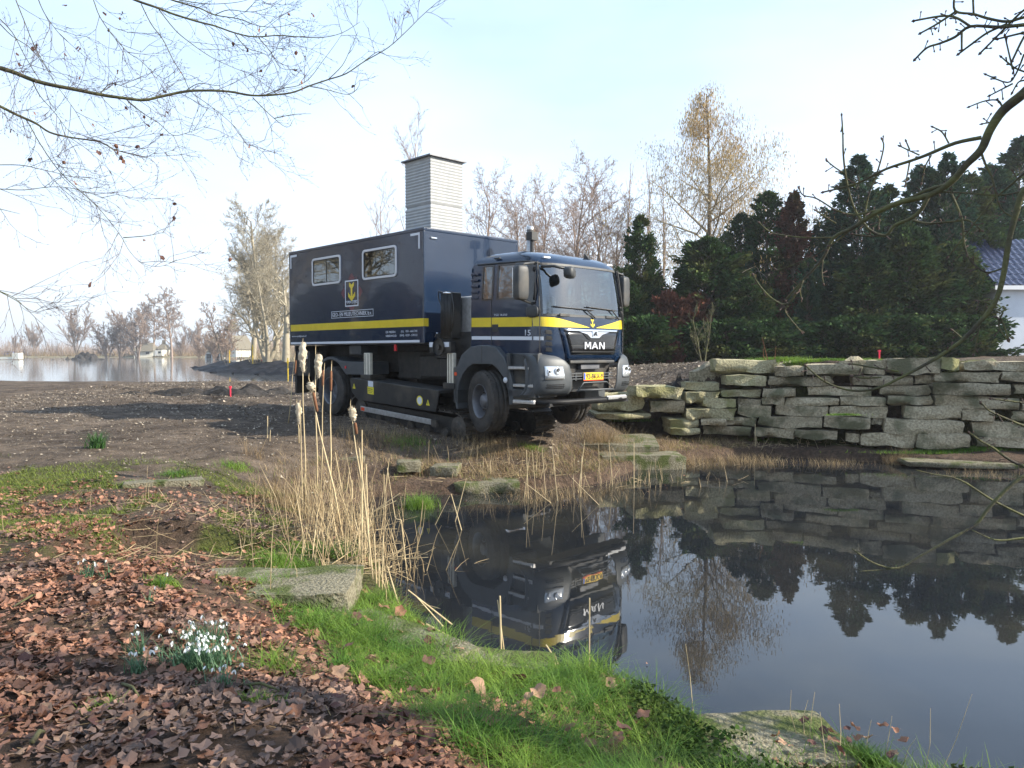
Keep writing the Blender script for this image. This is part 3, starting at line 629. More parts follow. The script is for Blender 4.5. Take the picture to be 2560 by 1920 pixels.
# side windows, frames, door seams
for sgn in (-1, 1):
    def sv_(z, off=.0): return CV + sgn * (float(hw(z)) + off)
    def quad(u0, u1, z0, z1, off, n=3, u1t=None):
        def f(i, j):
            z = z0 + (z1 - z0) * j / 4; ue = u1 + ((u1t if u1t is not None else u1) - u1) * j / 4
            return (u0 + (ue - u0) * i / (n - 1), sv_(z, off), z)
        return MB().grid(f, n, 5)
    cb(quad(-.10, .14, 3.10, 3.66, -.004), 'rear_quarter_window', M['sideglass'], recalc=False)
    cb(quad(.29, 1.0, 3.10, 3.66, -.004, 4), 'door_window', M['sideglass'], recalc=False)
    # black surround making one dark band of glass along the side, as the side windows read
    s1 = MB()
    for (u0, u1, z0, z1) in ((-.13, -.10, 3.075, 3.685), (.14, .175, 3.075, 3.685), (.255, .29, 3.075, 3.685), (-.10, .14, 3.07, 3.10), (-.10, .14, 3.66, 3.69), (.29, 1.10, 3.66, 3.69), (.29, 1.0, 3.07, 3.10)):
        g_ = quad(u0, u1, z0, z1, .003, 2); s1.add(g_.v, g_.f)
    g_ = MB().add([(1.0, sv_(3.10, .003), 3.07), (1.19, sv_(2.97, .003), 2.97), (1.215, sv_(3.2, .003), 3.2), (1.15, sv_(3.66, .003), 3.66), (1.0, sv_(3.66, .003), 3.66)], [(0, 1, 2, 3, 4)]); s1.add(g_.v, g_.f)
    cb(s1, 'window_surround', M['blackgloss'], solid=.006, recalc=False)
    sm = MB()
    for u in (.135, 1.285):
        for k in range(8):
            z0, z1 = 2.03 + k * .21, 2.03 + (k + 1) * .21; z1 = min(z1, 3.69)
            ue = u if u < 1 else u - max(0, (z0 - 2.9)) * .12; ue1 = u if u < 1 else u - max(0, (z1 - 2.9)) * .12
            sm.obox((ue, CV + sgn * (float(hw(z0)) + (-.012 if u > 1 else 0)), z0), (ue1, CV + sgn * (float(hw(z1)) + (-.012 if u > 1 else 0)), z1), .010, .010, up=(0, 1, 0))
    cb(sm, 'door_seam', M['black'])
    # drip rail over the doors
    cb(MB().tube([(-.27, sv_(3.715, .006), 3.715), (.4, sv_(3.71, .012), 3.712), (1.0, sv_(3.70, .008), 3.70), (1.2, sv_(3.69, -.05), 3.66)], .014, 6), 'drip_rail', M['dark_pl'], smooth=True)
    # louvres behind the door
    for k in range(5):
        cb(MB().box(-.395, -.21, sv_(3.1, 0) - (.015 if sgn < 0 else -.0), sv_(3.1, 0) + (.0 if sgn < 0 else .015), 3.10 + k * .105, 3.118 + k * .105 + .03), 'louvre', M['navy'], bevel=.006)
    # recessed door handle
    cb(MB().box(.15, .31, sv_(2.5, .0) - .004, sv_(2.5, .0) + .004, 2.52, 2.655), 'door_handle', M['black'], bevel=.003)
    # side stripes
    fl = MB()
    def strip(z0a, z1a, z0b, z1b, ua, ub, off=.0015):
        n_s = 6; b0 = len(fl.v)
        for i in range(n_s + 1):
            u = ua + (ub - ua) * i / n_s; s_ = i / n_s; fl.v += [(u, sv_(2.5, off) , z0a + (z0b - z0a) * s_), (u, sv_(2.5, off), z1a + (z1b - z1a) * s_)]
        for i in range(n_s): fl.f.append((b0 + 2 * i, b0 + 2 * i + 2, b0 + 2 * i + 3, b0 + 2 * i + 1))
    strip(2.610, 2.775, 2.610, 2.773, -.39, .128); strip(2.610, 2.773, 2.612, 2.770, .143, 1.118)
    cb(fl, 'yellow_stripe', M['yellow'], solid=.001, recalc=False); fl = MB()
    strip(2.388, 2.448, 2.388, 2.448, -.385, .126); strip(2.388, 2.448, 2.388, 2.448, .145, 1.118)
    cb(fl, 'white_stripe', M['white_film'], solid=.001, recalc=False)
# the stripes carried round the corner and to a point on the front (follow the skin)
def front_band(top, bot, va, vb, off, name, m, n=22):
    def f(i, j):
        s_ = i / (n - 1); s_ = s_ ** 3 if va < .2 else 1 - (1 - s_) ** 3; v = va + (vb - va) * s_; z = bot(v) + (top(v) - bot(v)) * j / 2
        return (fu(v, z, off), v, z)
    return cb(MB().grid(f, n, 3), name, m, solid=.001, recalc=False)
e0 = .1305
front_band(lambda v: np.interp(v, [.13, .40, 1.16], [2.775, 2.765, 2.618]), lambda v: np.interp(v, [.13, .4, 1.16], [2.617, 2.607, 2.613]), e0, 1.16, .0025, 'yellow_stripe', M['yellow'])
front_band(lambda v: 2.448, lambda v: 2.388, e0, .20, .0025, 'white_stripe', M['white_film'])
front_band(lambda v: np.interp(v, [1.34, 2.10, 2.37], [2.618, 2.765, 2.775]), lambda v: np.interp(v, [1.34, 2.1, 2.37], [2.613, 2.607, 2.617]), 1.34, 2.5 - e0, .0025, 'yellow_stripe', M['yellow'])
side_text('15', .96, 2.462, .095, CV - 1.12 - .002, M['white_film'], truck, w=.13, fn=pitch, bold=.01)
side_text('TGS 18.350', .20, 2.80, .034, CV - 1.12 - .003, M['white_film'], truck, w=.33, fn=pitch)
def front_mesh(mbx, name, m, off, parent=None, th=.003, cx=CV, cz=2.69):   # flat print wrapped on the front: local (a, ., c) -> skin
    vs = [(fu(cx + a, c_, off) + (0 if k < 0 else 0), cx + a, c_) for k, (a, b_, c_) in enumerate(mbx.v)]
    q = MB(); q.v = [(u + (th if i % 2 else 0), v, z) for i, (u, v, z) in enumerate(vs)]; q.f = mbx.f; return cb(q, name, m, parent)
def poly_front(P, off, th, name, m, parent=None, cx=CV):
    n = len(P); q = MB(); q.v = [(fu(cx + a, z, off), cx + a, z) for a, z in P] + [(fu(cx + a, z, off + th), cx + a, z) for a, z in P]
    q.f = [tuple(range(n)), tuple(range(n, 2 * n))[::-1]] + [(i, (i + 1) % n, n + (i + 1) % n, n + i) for i in range(n)]
    return cb(q, name, m, parent)
s = .36; cz = 2.695
poly_front([(-.105 * s, cz + .20 * s), (0, cz + .15 * s), (.105 * s, cz + .20 * s), (.105 * s, cz + .12 * s), (.035 * s, cz + .06 * s), (.035 * s, cz - .089 * s), (-.035 * s, cz - .089 * s), (-.035 * s, cz + .06 * s), (-.105 * s, cz + .12 * s)], .002, .002, 'arrow', M['yellow'])
poly_front([(-.15 * s, cz - .02 * s), (-.035 * s, cz - .11 * s), (-.035 * s, cz - .091 * s), (.035 * s, cz - .091 * s), (.035 * s, cz - .11 * s), (.15 * s, cz - .02 * s), (.15 * s, cz - .11 * s), (0, cz - .22 * s), (-.15 * s, cz - .11 * s)], .002, .002, 'arrow', M['yellow'])
# grille
def inset(P, d): cx_ = sum(p[0] for p in P) / len(P); cz_ = sum(p[1] for p in P) / len(P); return [(a + (cx_ - a) * d * .6, z + (cz_ - z) * d * 1.3) for a, z in P]
def trap(zt, zb, wt, wb, n=12):
    P = [(-wt + 2 * wt * k / n, zt) for k in range(n + 1)] + [(wt + (wb - wt) * s_, zt + (zb - zt) * s_) for s_ in (.25, .5, .75)]
    return P + [(wb - 2 * wb * k / n, zb) for k in range(n + 1)] + [(-wb + (-wt + wb) * s_, zb + (zt - zb) * s_) for s_ in (.25, .5, .75)]
def patch_front(zt, zb, wt, wb, off, name, m, th=.01, parent=None, **kw):
    q = front_patch(CV - wb, CV + wb, zb, zt, off, 20, 5, CV - wt, CV + wt); return cb(q, name, m, parent, solid=th, recalc=False, smooth=True, **kw)
patch_front(2.60, 2.03, .80, .64, .010, 'apron', M['navy'], .02)
gr = patch_front(2.575, 2.155, .715, .575, .022, 'grille', M['blackgloss'], .012)
patch_front(2.585, 2.545, .722, .712, .034, 'chrome_bar', M['chrome'], .012, gr)
poly_front([(-.40, 2.543), (.40, 2.543), (.20, 2.50), (.11, 2.44), (-.11, 2.44), (-.20, 2.50)], .030, .012, 'chrome_bar', M['chrome'], gr)
poly_front([(-.30, 2.512), (-.18, 2.485), (-.10, 2.425), (.10, 2.425), (.18, 2.485), (.30, 2.512), (.20, 2.43), (.12, 2.395), (-.12, 2.395), (-.20, 2.43)], .030, .010, 'grille_lip', M['blackgloss'], gr)
poly_front([(-.07, 2.56), (.07, 2.56), (.075, 2.49), (.06, 2.455), (-.06, 2.455), (-.075, 2.49)], .042, .008, 'badge', M['chrome'], gr)
poly_front([(-.045, 2.475), (-.045, 2.50), (-.02, 2.52), (.005, 2.545), (.045, 2.545), (.03, 2.52), (.05, 2.48), (.025, 2.478), (.01, 2.505), (-.015, 2.475)], .051, .004, 'lion', M['blackgloss'], gr)
for z in (2.30, 2.20): patch_front(z + .004, z - .004, .60, .60, .036, 'grille_slat', M['dark_pl'], .008, gr)
def stroke(q_, a, b_, w_=.030):
    n_ = len(q_.v); d = Vector((b_[0] - a[0], b_[1] - a[1])).normalized() * 0 ; h = w_ / 2
    for (x_, z_) in ((a[0] - h, a[1]), (a[0] + h, a[1]), (b_[0] + h, b_[1]), (b_[0] - h, b_[1])):
        for o_ in (.030, .044): q_.v.append((fu(CV + x_, z_, o_), CV + x_, z_))
    q_.f += [tuple(n_ + k for k in f) for f in ((0, 2, 4, 6), (7, 5, 3, 1), (0, 1, 3, 2), (2, 3, 5, 4), (4, 5, 7, 6), (6, 7, 1, 0))]
zb_, zt_ = 2.25, 2.368
for name_, st in (('letter_m', [((-.255, zb_), (-.255, zt_)), ((-.245, zt_), (-.19, zb_ + .03)), ((-.19, zb_ + .03), (-.135, zt_)), ((-.125, zb_), (-.125, zt_))]), ('letter_a', [((-.075, zb_), (-.005, zt_)), ((.065, zb_), (-.005, zt_))]), ('letter_n', [((.125, zb_), (.125, zt_)), ((.135, zt_), (.235, zb_)), ((.245, zb_), (.245, zt_))])):
    q = MB()
    for a, b_ in st: stroke(q, a, b_)
    if name_ == 'letter_a': stroke(q, (-.005, zb_ + .028), (-.005, zb_ + .050), .075)
    cb(q, name_, M['silver'], gr)['kind'] = 'stuff'
for sgn in (-1, 1):                          # vertical air intakes beside the grille
    for k in range(4):
        z = 2.20 + k * .095
        poly_front([(sgn * .93, z), (sgn * 1.03, z + .01), (sgn * 1.025, z + .075), (sgn * .945, z + .068)], .006, .006, 'air_inlet', M['black'])
# roof details
cb(MB().box(fu(.42, 3.76) - .02, fu(.42, 3.76) + .012, .34, .50, 3.755, 3.785), 'marker_lamp', M['white_film'], bevel=.004)
cb(MB().box(fu(2.08, 3.76) - .02, fu(2.08, 3.76) + .012, 2.00, 2.16, 3.755, 3.785), 'marker_lamp', M['white_film'], bevel=.004)
cb(MB().prism([(.98, 3.86), (1.10, 3.84), (1.0, 3.96)], 'y', 1.60, 1.66), 'antenna_fin', M['black'])
cb(MB().tube([(.9, 1.15, 3.87), (.85, 1.15, 3.99)], .004, 5).lathe([(0, 3.86), (.03, 3.86), (.03, 3.89), (0, 3.9)], (.9, 1.15, 0), 'z', 10), 'antenna', M['black'])
cb(MB().box(.16, .30, .165, .20, 3.785, 3.81), 'side_lamp', M['black'], bevel=.006)
# wipers
for v0, v1, zz in ((1.30, .45, 2.93), (2.02, 1.2, 2.95)):
    q = MB().tube([(fu(v0, 2.78, .03), v0, 2.78), (fu(v0 - .22, zz, .035), v0 - .22, zz - .01)], .012, 6)
    q.tube([(fu(v, zz, .022), v, zz - .02 + .04 * (v0 - v)) for v in np.linspace(v0 - .02, v1 - .1, 8)], .009, 6); cb(q, 'wiper', M['black'], smooth=True)
for v in (.55, 1.72): cb(MB().box(fu(v, 2.82) + .004, fu(v, 2.82) + .03, v - .1, v + .14, 2.785, 2.835), 'step_handle', M['dark_pl'], bevel=.006)
# mirrors (right side of the truck large, front mirror at the corner)
def blob(c_, s_, name, m, p=4, parent=None, rot=0):
    q = MB(); nu_, nv_ = 16, 12
    for i in range(nv_ + 1):
        b1 = -math.pi / 2 + math.pi * i / nv_
        for j in range(nu_):
            a1 = 2 * math.pi * j / nu_
            sp_ = lambda w, e_: math.copysign(abs(w) ** e_, w)
            x, y, z = sp_(math.cos(b1), 2 / p) * sp_(math.cos(a1), 2 / p), sp_(math.cos(b1), 2 / p) * sp_(math.sin(a1), 2 / p), sp_(math.sin(b1), 2 / p)
            x, y, z = x * s_[0], y * s_[1], z * s_[2]; x, y = x * math.cos(rot) - y * math.sin(rot), x * math.sin(rot) + y * math.cos(rot)
            q.v.append((c_[0] + x, c_[1] + y, c_[2] + z))
    for i in range(nv_):
        for j in range(nu_): q.f.append((i * nu_ + j, i * nu_ + (j + 1) % nu_, (i + 1) * nu_ + (j + 1) % nu_, (i + 1) * nu_ + j))
    return cb(q, name, m, parent, smooth=True)
for sgn in (-1, 1):
    v = CV + sgn * 1.36
    mr = blob((1.10, v, 3.32), (.085, .125, .285), 'wing_mirror', M['dark_pl'], 5, rot=sgn * .15)
    cb(MB().box(1.005, 1.015, v - .1, v + .1, 3.08, 3.56), 'mirror_glass', M['chrome'], mr)
    cb(MB().tube([(1.12, CV + sgn * 1.08, 3.66), (1.12, v - sgn * .05, 3.63), (1.10, v, 3.57)], .022, 7).tube([(1.12, CV + sgn * 1.08, 2.98), (1.1, v, 3.05)], .022, 7), 'mirror_arm', M['dark_pl'], mr, smooth=True)
    blob((1.02, CV + sgn * 1.30, 3.60), (.10, .06, .05), 'kerb_mirror', M['dark_pl'], 3)
    blob((1.13, CV + sgn * 1.13, 2.86), (.14, .03, .10), 'mirror_base', M['dark_pl'], 3)
fm = blob((1.60, .52, 3.50), (.09, .16, .10), 'front_mirror', M['dark_pl'], 3.2, rot=.5)
cb(MB().tube([(1.22, .24, 3.60), (1.45, .30, 3.60), (1.58, .45, 3.56)], .024, 7), 'mirror_arm', M['dark_pl'], fm, smooth=True)

# --- bumper
def bu(v, z):                                # plan of the bumper front
    t = min(1, abs(v - CV) / 1.245); uf = np.interp(z, [1.45, 1.50, 1.62, 1.80, 2.0, 2.08, 2.14], [1.38, 1.50, 1.545, 1.555, 1.53, 1.49, 1.40])
    return float(uf - .40 * (1 - (1 - t ** 3.6) ** (1 / 3.0)))
ZB = [1.455, 1.48, 1.54, 1.62, 1.72, 1.84, 1.95, 2.03, 2.08, 2.115, 2.13]
for sgn in (-1, 1):
    T = [.46, .5, .56, .62, .68, .75, .81, .86, .90, .94, .965, .985, 1.0]
    def f(i, j):
        z = ZB[j]; t = T[i]
        inner = np.interp(z, [1.45, 1.8, 2.0, 2.13], [.46, .49, .53, .74]); tt = inner + (1 - inner) * (t - .46) / .54
        v = CV + sgn * 1.245 * tt; zz = z
        return (bu(v, z), v, zz)
    q = MB().grid(f, len(T), len(ZB)); b0 = len(q.v)
    # side return towards the steps
    f2 = lambda i, j: (bu(CV + sgn * 1.245, ZB[j]) - .0 - (.0 if i == 0 else .0) - i * (.06 if ZB[j] < 2.05 else .0), CV + sgn * (1.245), ZB[j])
    q.grid(f2, 2, len(ZB))
    top = lambda i, j: (bu(CV + sgn * 1.245 * T[max(i, 3)], 2.13) - j * .12, CV + sgn * 1.245 * (T[i] if i > 3 else T[3]), 2.13 + j * .02)
    q.grid(top, len(T), 2)
    bp_ = tb(q, 'bumper_corner', M['grey_pl'], solid=.012, smooth=True)
    # headlamp
    def hp(a, z, off): v = CV + sgn * a; return (bu(v, z) + off, v, z)
    n1 = 10
    def hl(i, j):
        s_ = i / (n1 - 1); a = 1.13 + (.80 - 1.13) * s_; zt = 1.945 - .01 * s_; zb = 1.745 - .03 * s_ if s_ < .95 else 1.735
        a -= .03 * (1 - j / 4) * s_; z = zb + (zt - zb) * j / 4; return hp(a, z, .010)
    lamp = tb(MB().grid(hl, n1, 5), 'headlamp', M['lamp_glass'], solid=.006, recalc=False, smooth=True)
    for a, z, r_ in ((1.06, 1.845, .050), (.91, 1.862, .062)):
        c_ = hp(a, z, .018); tb(MB().lathe([(r_, 0), (r_ * .9, .006), (r_ * .75, .001), (.001, .004)], c_, 'x', 18), 'reflector', M['chrome'], lamp, smooth=True)
        tb(MB().lathe([(r_ * 1.0, .0), (r_ * 1.08, .003), (r_ * 1.14, 0)], c_, 'x', 18), 'reflector_ring', M['silver'], lamp)
    q = MB()
    for seg_ in range(9):
        a0, a1 = 1.13 - seg_ * .037, 1.13 - (seg_ + 1) * .037
        for z in (1.735,): q.obox(hp(a0, z + .00, .012), hp(a1, z, .012), .02, .018)
    tb(q, 'lamp_rim', M['dark_pl'], lamp)
    # fog slot
    fo = MB()
    for k, z in enumerate((1.585, 1.612, 1.639)):
        for s_ in range(6): fo.obox(hp(1.10 - s_ * .055, z, .004), hp(1.045 - s_ * .055, z, .004), .016, .012)
    q = tb(fo, 'fog_lamp_slot', M['blackgloss'])
# centre of the bumper: recess with bars, plate and folding step
tb(MB().box(1.30, 1.36, .64, 1.86, 1.50, 2.06), 'radiator_grille', M['black'])
tb(MB().box(1.30, 1.50, .66, 1.84, 1.985, 2.035), 'bumper_beam', M['dark_pl'], bevel=.01)
tb(MB().box(1.36, 1.44, 1.0, 1.5, 1.88, 1.97), 'tow_coupling', M['rim'], bevel=.01)
for z in (1.72, 1.765, 1.81): tb(MB().box(1.46, 1.49, .70, 1.80, z - .008, z + .008), 'grille_bar', M['grey_pl'], bevel=.003)
for v in (.82, 1.70): tb(MB().box(1.455, 1.485, v - .01, v + .01, 1.69, 1.83), 'grille_bar', M['grey_pl'])
pl = tb(MB().box(1.50, 1.512, .985, 1.515, 1.69, 1.825), 'number_plate', M['plate'], bevel=.003)
tb(MB().box(1.5125, 1.5140, .99, 1.035, 1.705, 1.82), 'country_band', M['plate_blue'], pl)
tb(MB().box(1.502, 1.5165, .985, 1.515, 1.688, 1.704), 'dealer_strip', M['orange'], pl)
me, co, x0, y0, f_, fx = text_mesh('92-BKX-9', .088, .025, 1, .45)
W = np.stack([np.full(len(co), 1.5135), 1.05 + (co[:, 0] - x0) * fx, 1.717 + (co[:, 1] - y0) * f_], -1); me.vertices.foreach_set('co', W.astype(np.float32).ravel()); me.materials.clear(); me.update()
ob = link_mesh('plate_text', me, M['black'], pl); md = ob.modifiers.new('s', 'SOLIDIFY'); md.thickness = .002; md.offset = 0
tb(MB().tube([(1.50, .86, 1.53), (1.50, 1.00, 1.655), (1.50, 1.62, 1.655), (1.50, 1.80, 1.53), (1.50, .86, 1.53)], .014, 6).tube([(1.49, .84, 1.52), (1.49, 1.84, 1.52)], .016, 6), 'folding_step', M['grey_pl'], smooth=True)
# underrun bar with step pads
pth = [(.95, .08, 1.345), (1.12, .07, 1.345), (1.30, .14, 1.345), (1.46, .32, 1.345), (1.52, .55, 1.345), (1.54, CV, 1.345), (1.52, 1.95, 1.345), (1.46, 2.18, 1.345), (1.30, 2.36, 1.345)]
ub = tb(MB().tube(pth, .052, 10), 'underrun_bar', M['tube_black'], smooth=True)
for a_, b_ in ((((.80, .035, 1.345)), ((1.26, .065, 1.345))), ((1.56, 1.55, 1.372), (1.50, 2.15, 1.372))):
    a_, b_ = Vector(a_), Vector(b_); q = MB().obox(a_, b_, .085, .055); tb(q, 'step_pad', M['alu'], ub, bevel=.008)
    te = MB(); nn = 11
    for k in range(nn): c_ = a_ + (b_ - a_) * ((k + .5) / nn); te.box(c_.x - .010, c_.x + .010, c_.y - .035, c_.y + .035, c_.z + .028, c_.z + .042)
    tb(te, 'step_teeth', M['alu'], ub)['kind'] = 'stuff'
tb(MB().box(1.2, 1.46, .2, 2.3, 1.28, 1.33), 'underrun_plate', M['black'])
# steps on the right side
sx = tb(MB().box(.66, 1.30, .10, .55, 1.42, 2.16), 'step_box', M['dark_pl'], bevel=.02)
tb(MB().box(.66, 1.26, .02, .10, 1.42, 1.56).box(.62, .70, .02, .10, 1.56, 2.16).box(1.20, 1.335, .04, .10, 1.56, 2.14), 'step_frame', M['dark_pl'], bevel=.015)
tb(MB().box(.71, 1.19, .094, .097, 1.66, 1.88), 'step_recess', M['black'])
for z, u0, u1 in ((1.912, .68, 1.17), (1.62, .80, 1.26)):
    tb(MB().box(u0, u1, .0, .09, z - .026, z + .016), 'step_tread', M['alu'], bevel=.006)
    te = MB()
    for k in range(12): c_ = u0 + (u1 - u0) * (k + .5) / 12; te.box(c_ - .010, c_ + .010, .004, .085, z + .0165, z + .028)
    tb(te, 'step_teeth', M['alu'])['kind'] = 'stuff'
# front wheel arches: thick curved fender
def fender(pts, v0, v1, th, name, m, lip=.0):
    q = MB(); n = len(pts); up = []
    for i, (u, z) in enumerate(pts):
        a = pts[max(i - 1, 0)]; b_ = pts[min(i + 1, n - 1)]; d = Vector((b_[0] - a[0], b_[1] - a[1])).normalized(); t_ = th[i] if hasattr(th, '__len__') else th
        up.append((u - d.y * t_, z + d.x * t_))
    for (v) in (v0, v1):
        q.v += [(u, v, z) for u, z in pts] + [(u, v, z) for u, z in up]
    for i in range(n - 1):
        q.f += [(i, i + 1, n + i + 1, n + i), (2 * n + i, 3 * n + i, 3 * n + i + 1, 2 * n + i + 1), (n + i, n + i + 1, 3 * n + i + 1, 3 * n + i), (i, 2 * n + i, 2 * n + i + 1, i + 1)]
    q.f += [(0, n, 3 * n, 2 * n), (n - 1, 3 * n - 1, 4 * n - 1, 2 * n - 1)][:1] + [(n - 1, 2 * n - 1, 4 * n - 1, 3 * n - 1)]
    return tb(q, name, m, bevel=.02)
for sgn in (-1, 1):
    v0, v1 = (.02, .62) if sgn < 0 else (1.88, 2.48)
    P = []
    for k in range(15):
        a = R(196 - k * 200 / 14); P.append((.68 * math.cos(a) * (1.0 if math.cos(a) < 0 else 1.0), 1.33 + .68 * math.sin(a)))
    P = [(u, min(z, 1.96)) for u, z in P]
    th = [.05, .06, .08, .14, .22, .29, .32, .34, .34, .32, .26, .20, .16, .12, .10]
    fender(P, v0, v1, th, 'front_fender', M['grey_pl'])
    tb(MB().box(-.775, -.66, v0, v1, 1.25, 1.90), 'mudflap', M['dark_pl'], bevel=.02)
    tb(MB().lathe([(0, -.012), (.035, -.012), (.035, 0), (0, 0)], (-.70, v0 if sgn < 0 else v1 + .012, 1.78), 'y', 14), 'side_reflector', M['orange'])
    tb(MB().lathe([(0, -.014), (.045, -.012), (.05, 0), (0, 0)], (.60, v0 if sgn < 0 else v1 + .012, 1.70), 'y', 16), 'side_lamp', M['white_film'], smooth=True)
    tb(MB().box(-.002, .006, v0 - .003 if sgn < 0 else v1, v0 if sgn < 0 else v1 + .003, 1.99, 2.28), 'fender_seam', M['black'])
# rear fenders
for v0, v1 in ((.05, .70), (1.80, 2.45)):
    P = [(-5.05 + .67 * math.cos(R(178 - k * 13)), 1.34 + .67 * math.sin(R(178 - k * 13))) for k in range(11)] + [(-4.42, 1.69), (-3.74, 1.70)]
    q = MB(); n = len(P); T_ = [(u - .03 if u < -5.4 else u, max(z + .075, 1.45)) for u, z in P]; T_ = [(u, z) for u, z in T_]
    T_ = [(-5.05 + .74 * math.cos(R(178 - k * 13)), 1.34 + .74 * math.sin(R(178 - k * 13))) for k in range(9)] + [(-4.70, 2.0), (-4.55, 1.985), (-4.42, 1.975), (-3.74, 1.97)]
    for v in (v0, v1): q.v += [(u, v, z) for u, z in P] + [(u, v, z) for u, z in T_]
    for i in range(n - 1): q.f += [(i, i + 1, n + i + 1, n + i), (2 * n + i, 3 * n + i, 3 * n + i + 1, 2 * n + i + 1), (n + i, n + i + 1, 3 * n + i + 1, 3 * n + i), (i, 2 * n + i, 2 * n + i + 1, i + 1)]
    q.f += [(0, n, 3 * n, 2 * n), (n - 1, 2 * n - 1, 4 * n - 1, 3 * n - 1)]
    tb(q, 'rear_fender', M['grey_pl'], bevel=.012)
    tb(MB().lathe([(0, -.01), (.03, -.01), (.03, 0), (0, 0)], (-4.42, v0, 1.85), 'y', 12), 'side_reflector', M['red'])
# wheels
def wheel(c_, steer=0., dual=False, name='wheel'):
    W_ = .315; r = .54
    wl = empty(name); wl.parent = truck; wl.location = (c_[0], c_[1], c_[2] - BZ); wl.rotation_euler = (0, 0, steer)
    side = -1 if c_[1] < CV else 1; s = side
    t_ = [(.295, .5), (.33, .50), (.40, .53), (.47, .52), (.515, .47), (.535, .40), (.54, .3), (.54, .16), (.525, .155), (.525, .135), (.54, .13), (.54, 0), (.54, -.13), (.525, -.135), (.525, -.155), (.54, -.16), (.54, -.3), (.535, -.40), (.515, -.47), (.47, -.52), (.40, -.53), (.33, -.50), (.295, -.5)]
    ty = MB().lathe([(a, b_ * W_) for a, b_ in t_], (0, 0, 0), 'y', 56).build('tyre', M['rubber'], wl, smooth=True)
    tr = MB()
    for k in range(44):                     # shoulder lugs
        a = 2 * math.pi * (k + .5) / 44
        for s_ in (-1, 1):
            p0 = Vector((.535 * math.cos(a), s_ * .085, .535 * math.sin(a))); p1 = Vector((.528 * math.cos(a + .03), s_ * .150, .528 * math.sin(a + .03)))
            tr.obox(p0, p1, .040, .020, up=p0.cross(Vector((0, 1, 0))).cross(Vector((0, 1, 0))) * -1)
    tr.build('tread_lug', M['rubber'], wl)['kind'] = 'stuff'
    o1 = .13 * s
    rim = MB().lathe([(.298, .155 * s), (.305, .165 * s), (.296, .17 * s), (.280, .14 * s), (.262, .06 * s), (.255, -.02 * s if not dual else -.06 * s), (.235, -.04 * s if not dual else -.08 * s)] + ([(.21, .02 * s), (.17, .045 * s), (.13, .05 * s)] if not dual else [(.19, -.1 * s), (.13, -.09 * s)]) + [(.118, .05 * s if not dual else -.09 * s), (.112, .105 * s if not dual else -.0 * s), (.09, .12 * s if not dual else .02 * s), (0.001, .122 * s if not dual else .02 * s)], (0, 0, 0), 'y', 48).build('rim', M['rim'], wl, smooth=True)
    zb = .055 * s if not dual else -.085 * s; bolts = MB()
    for k in range(10):
        a = 2 * math.pi * k / 10; bolts.lathe([(.017, 0), (.017, .03 * s), (0.001, .034 * s)], (.155 * math.cos(a), zb - .005 * s, .155 * math.sin(a)), 'y', 6)
    bolts.build('wheel_nut', M['steel'], wl); hol = MB()
    for k in range(10):
        a = 2 * math.pi * (k + .5) / 10; yy = .018 * s if not dual else -.096 * s; hol.lathe([(.024, 0), (.001, .004 * s)], (.214 * math.cos(a), yy + .004 * s, .214 * math.sin(a)), 'y', 10)
    hol.build('hand_hole', M['black'], wl)
    return wl
wheel((0, .17, 1.312), -R(16)); wheel((0, 2.33, 1.312), -R(16))
wheel((-5.05, .20, 1.318), 0, True); wheel((-5.05, 2.30, 1.318), 0, True)
for v_ in (.56, 1.94): MB().lathe([(.30, -.15), (.53, -.14), (.54, 0), (.53, .14), (.30, .15)], (-5.05, v_, 1.318), 'y', 40).build('inner_tyre', M['rubber'], truck, smooth=True, loc=(0, 0, -BZ))
# chassis and what hangs under it
tb(MB().box(-6.6, 1.2, .80, .88, 1.75, 2.05).box(-6.6, 1.2, 1.62, 1.70, 1.75, 2.05).box(-6.7, -1.7, .7, 1.8, 2.05, 2.33).box(-1.6, 1.2, .5, 2.0, 1.75, 2.0), 'chassis_frame', M['chassis'])
tb(MB().box(-5.2, -4.9, .3, 2.2, 1.2, 1.42).box(-.12, .12, .3, 2.2, 1.15, 1.35), 'axle', M['chassis'], bevel=.03)
tb(MB().lathe([(0, -.3), (.26, -.26), (.30, 0), (.26, .26), (0, .3)], (-5.05, 1.25, 1.32), 'x', 20), 'differential', M['chassis'], smooth=True)
tb(MB().box(-3.3, -1.05, .62, 2.2, 1.62, 2.2), 'engine_bay_block', M['chassis'], bevel=.03)
tb(MB().box(-2.3, -1.15, .40, .61, 1.66, 2.12), 'fuel_tank', M['chassis'], bevel=.06)
tb(MB().box(-4.3, -3.85, .06, .5, 2.12, 2.32), 'tool_box', M['dark_pl'], bevel=.015)
tb(MB().box(-1.55, -.45, .25, 2.3, 2.05, 2.55).box(-1.5, -.5, .3, .7, 1.7, 2.05), 'battery_box', M['black'], bevel=.02)
tb(MB().box(-6.74, -6.66, .1, 2.4, 1.20, 2.33), 'rear_underrun', M['black'], bevel=.01)
tb(MB().box(-6.55, -5.95, .06, .5, 1.62, 2.2), 'side_locker', M['chassis'], bevel=.01)
tb(MB().box(-6.25, -6.05, .03, .06, 2.02, 2.10), 'side_marker', M['white_film'])
tb(MB().box(-2.60, -2.54, .02, .05, 2.20, 2.33), 'side_marker', M['red'])
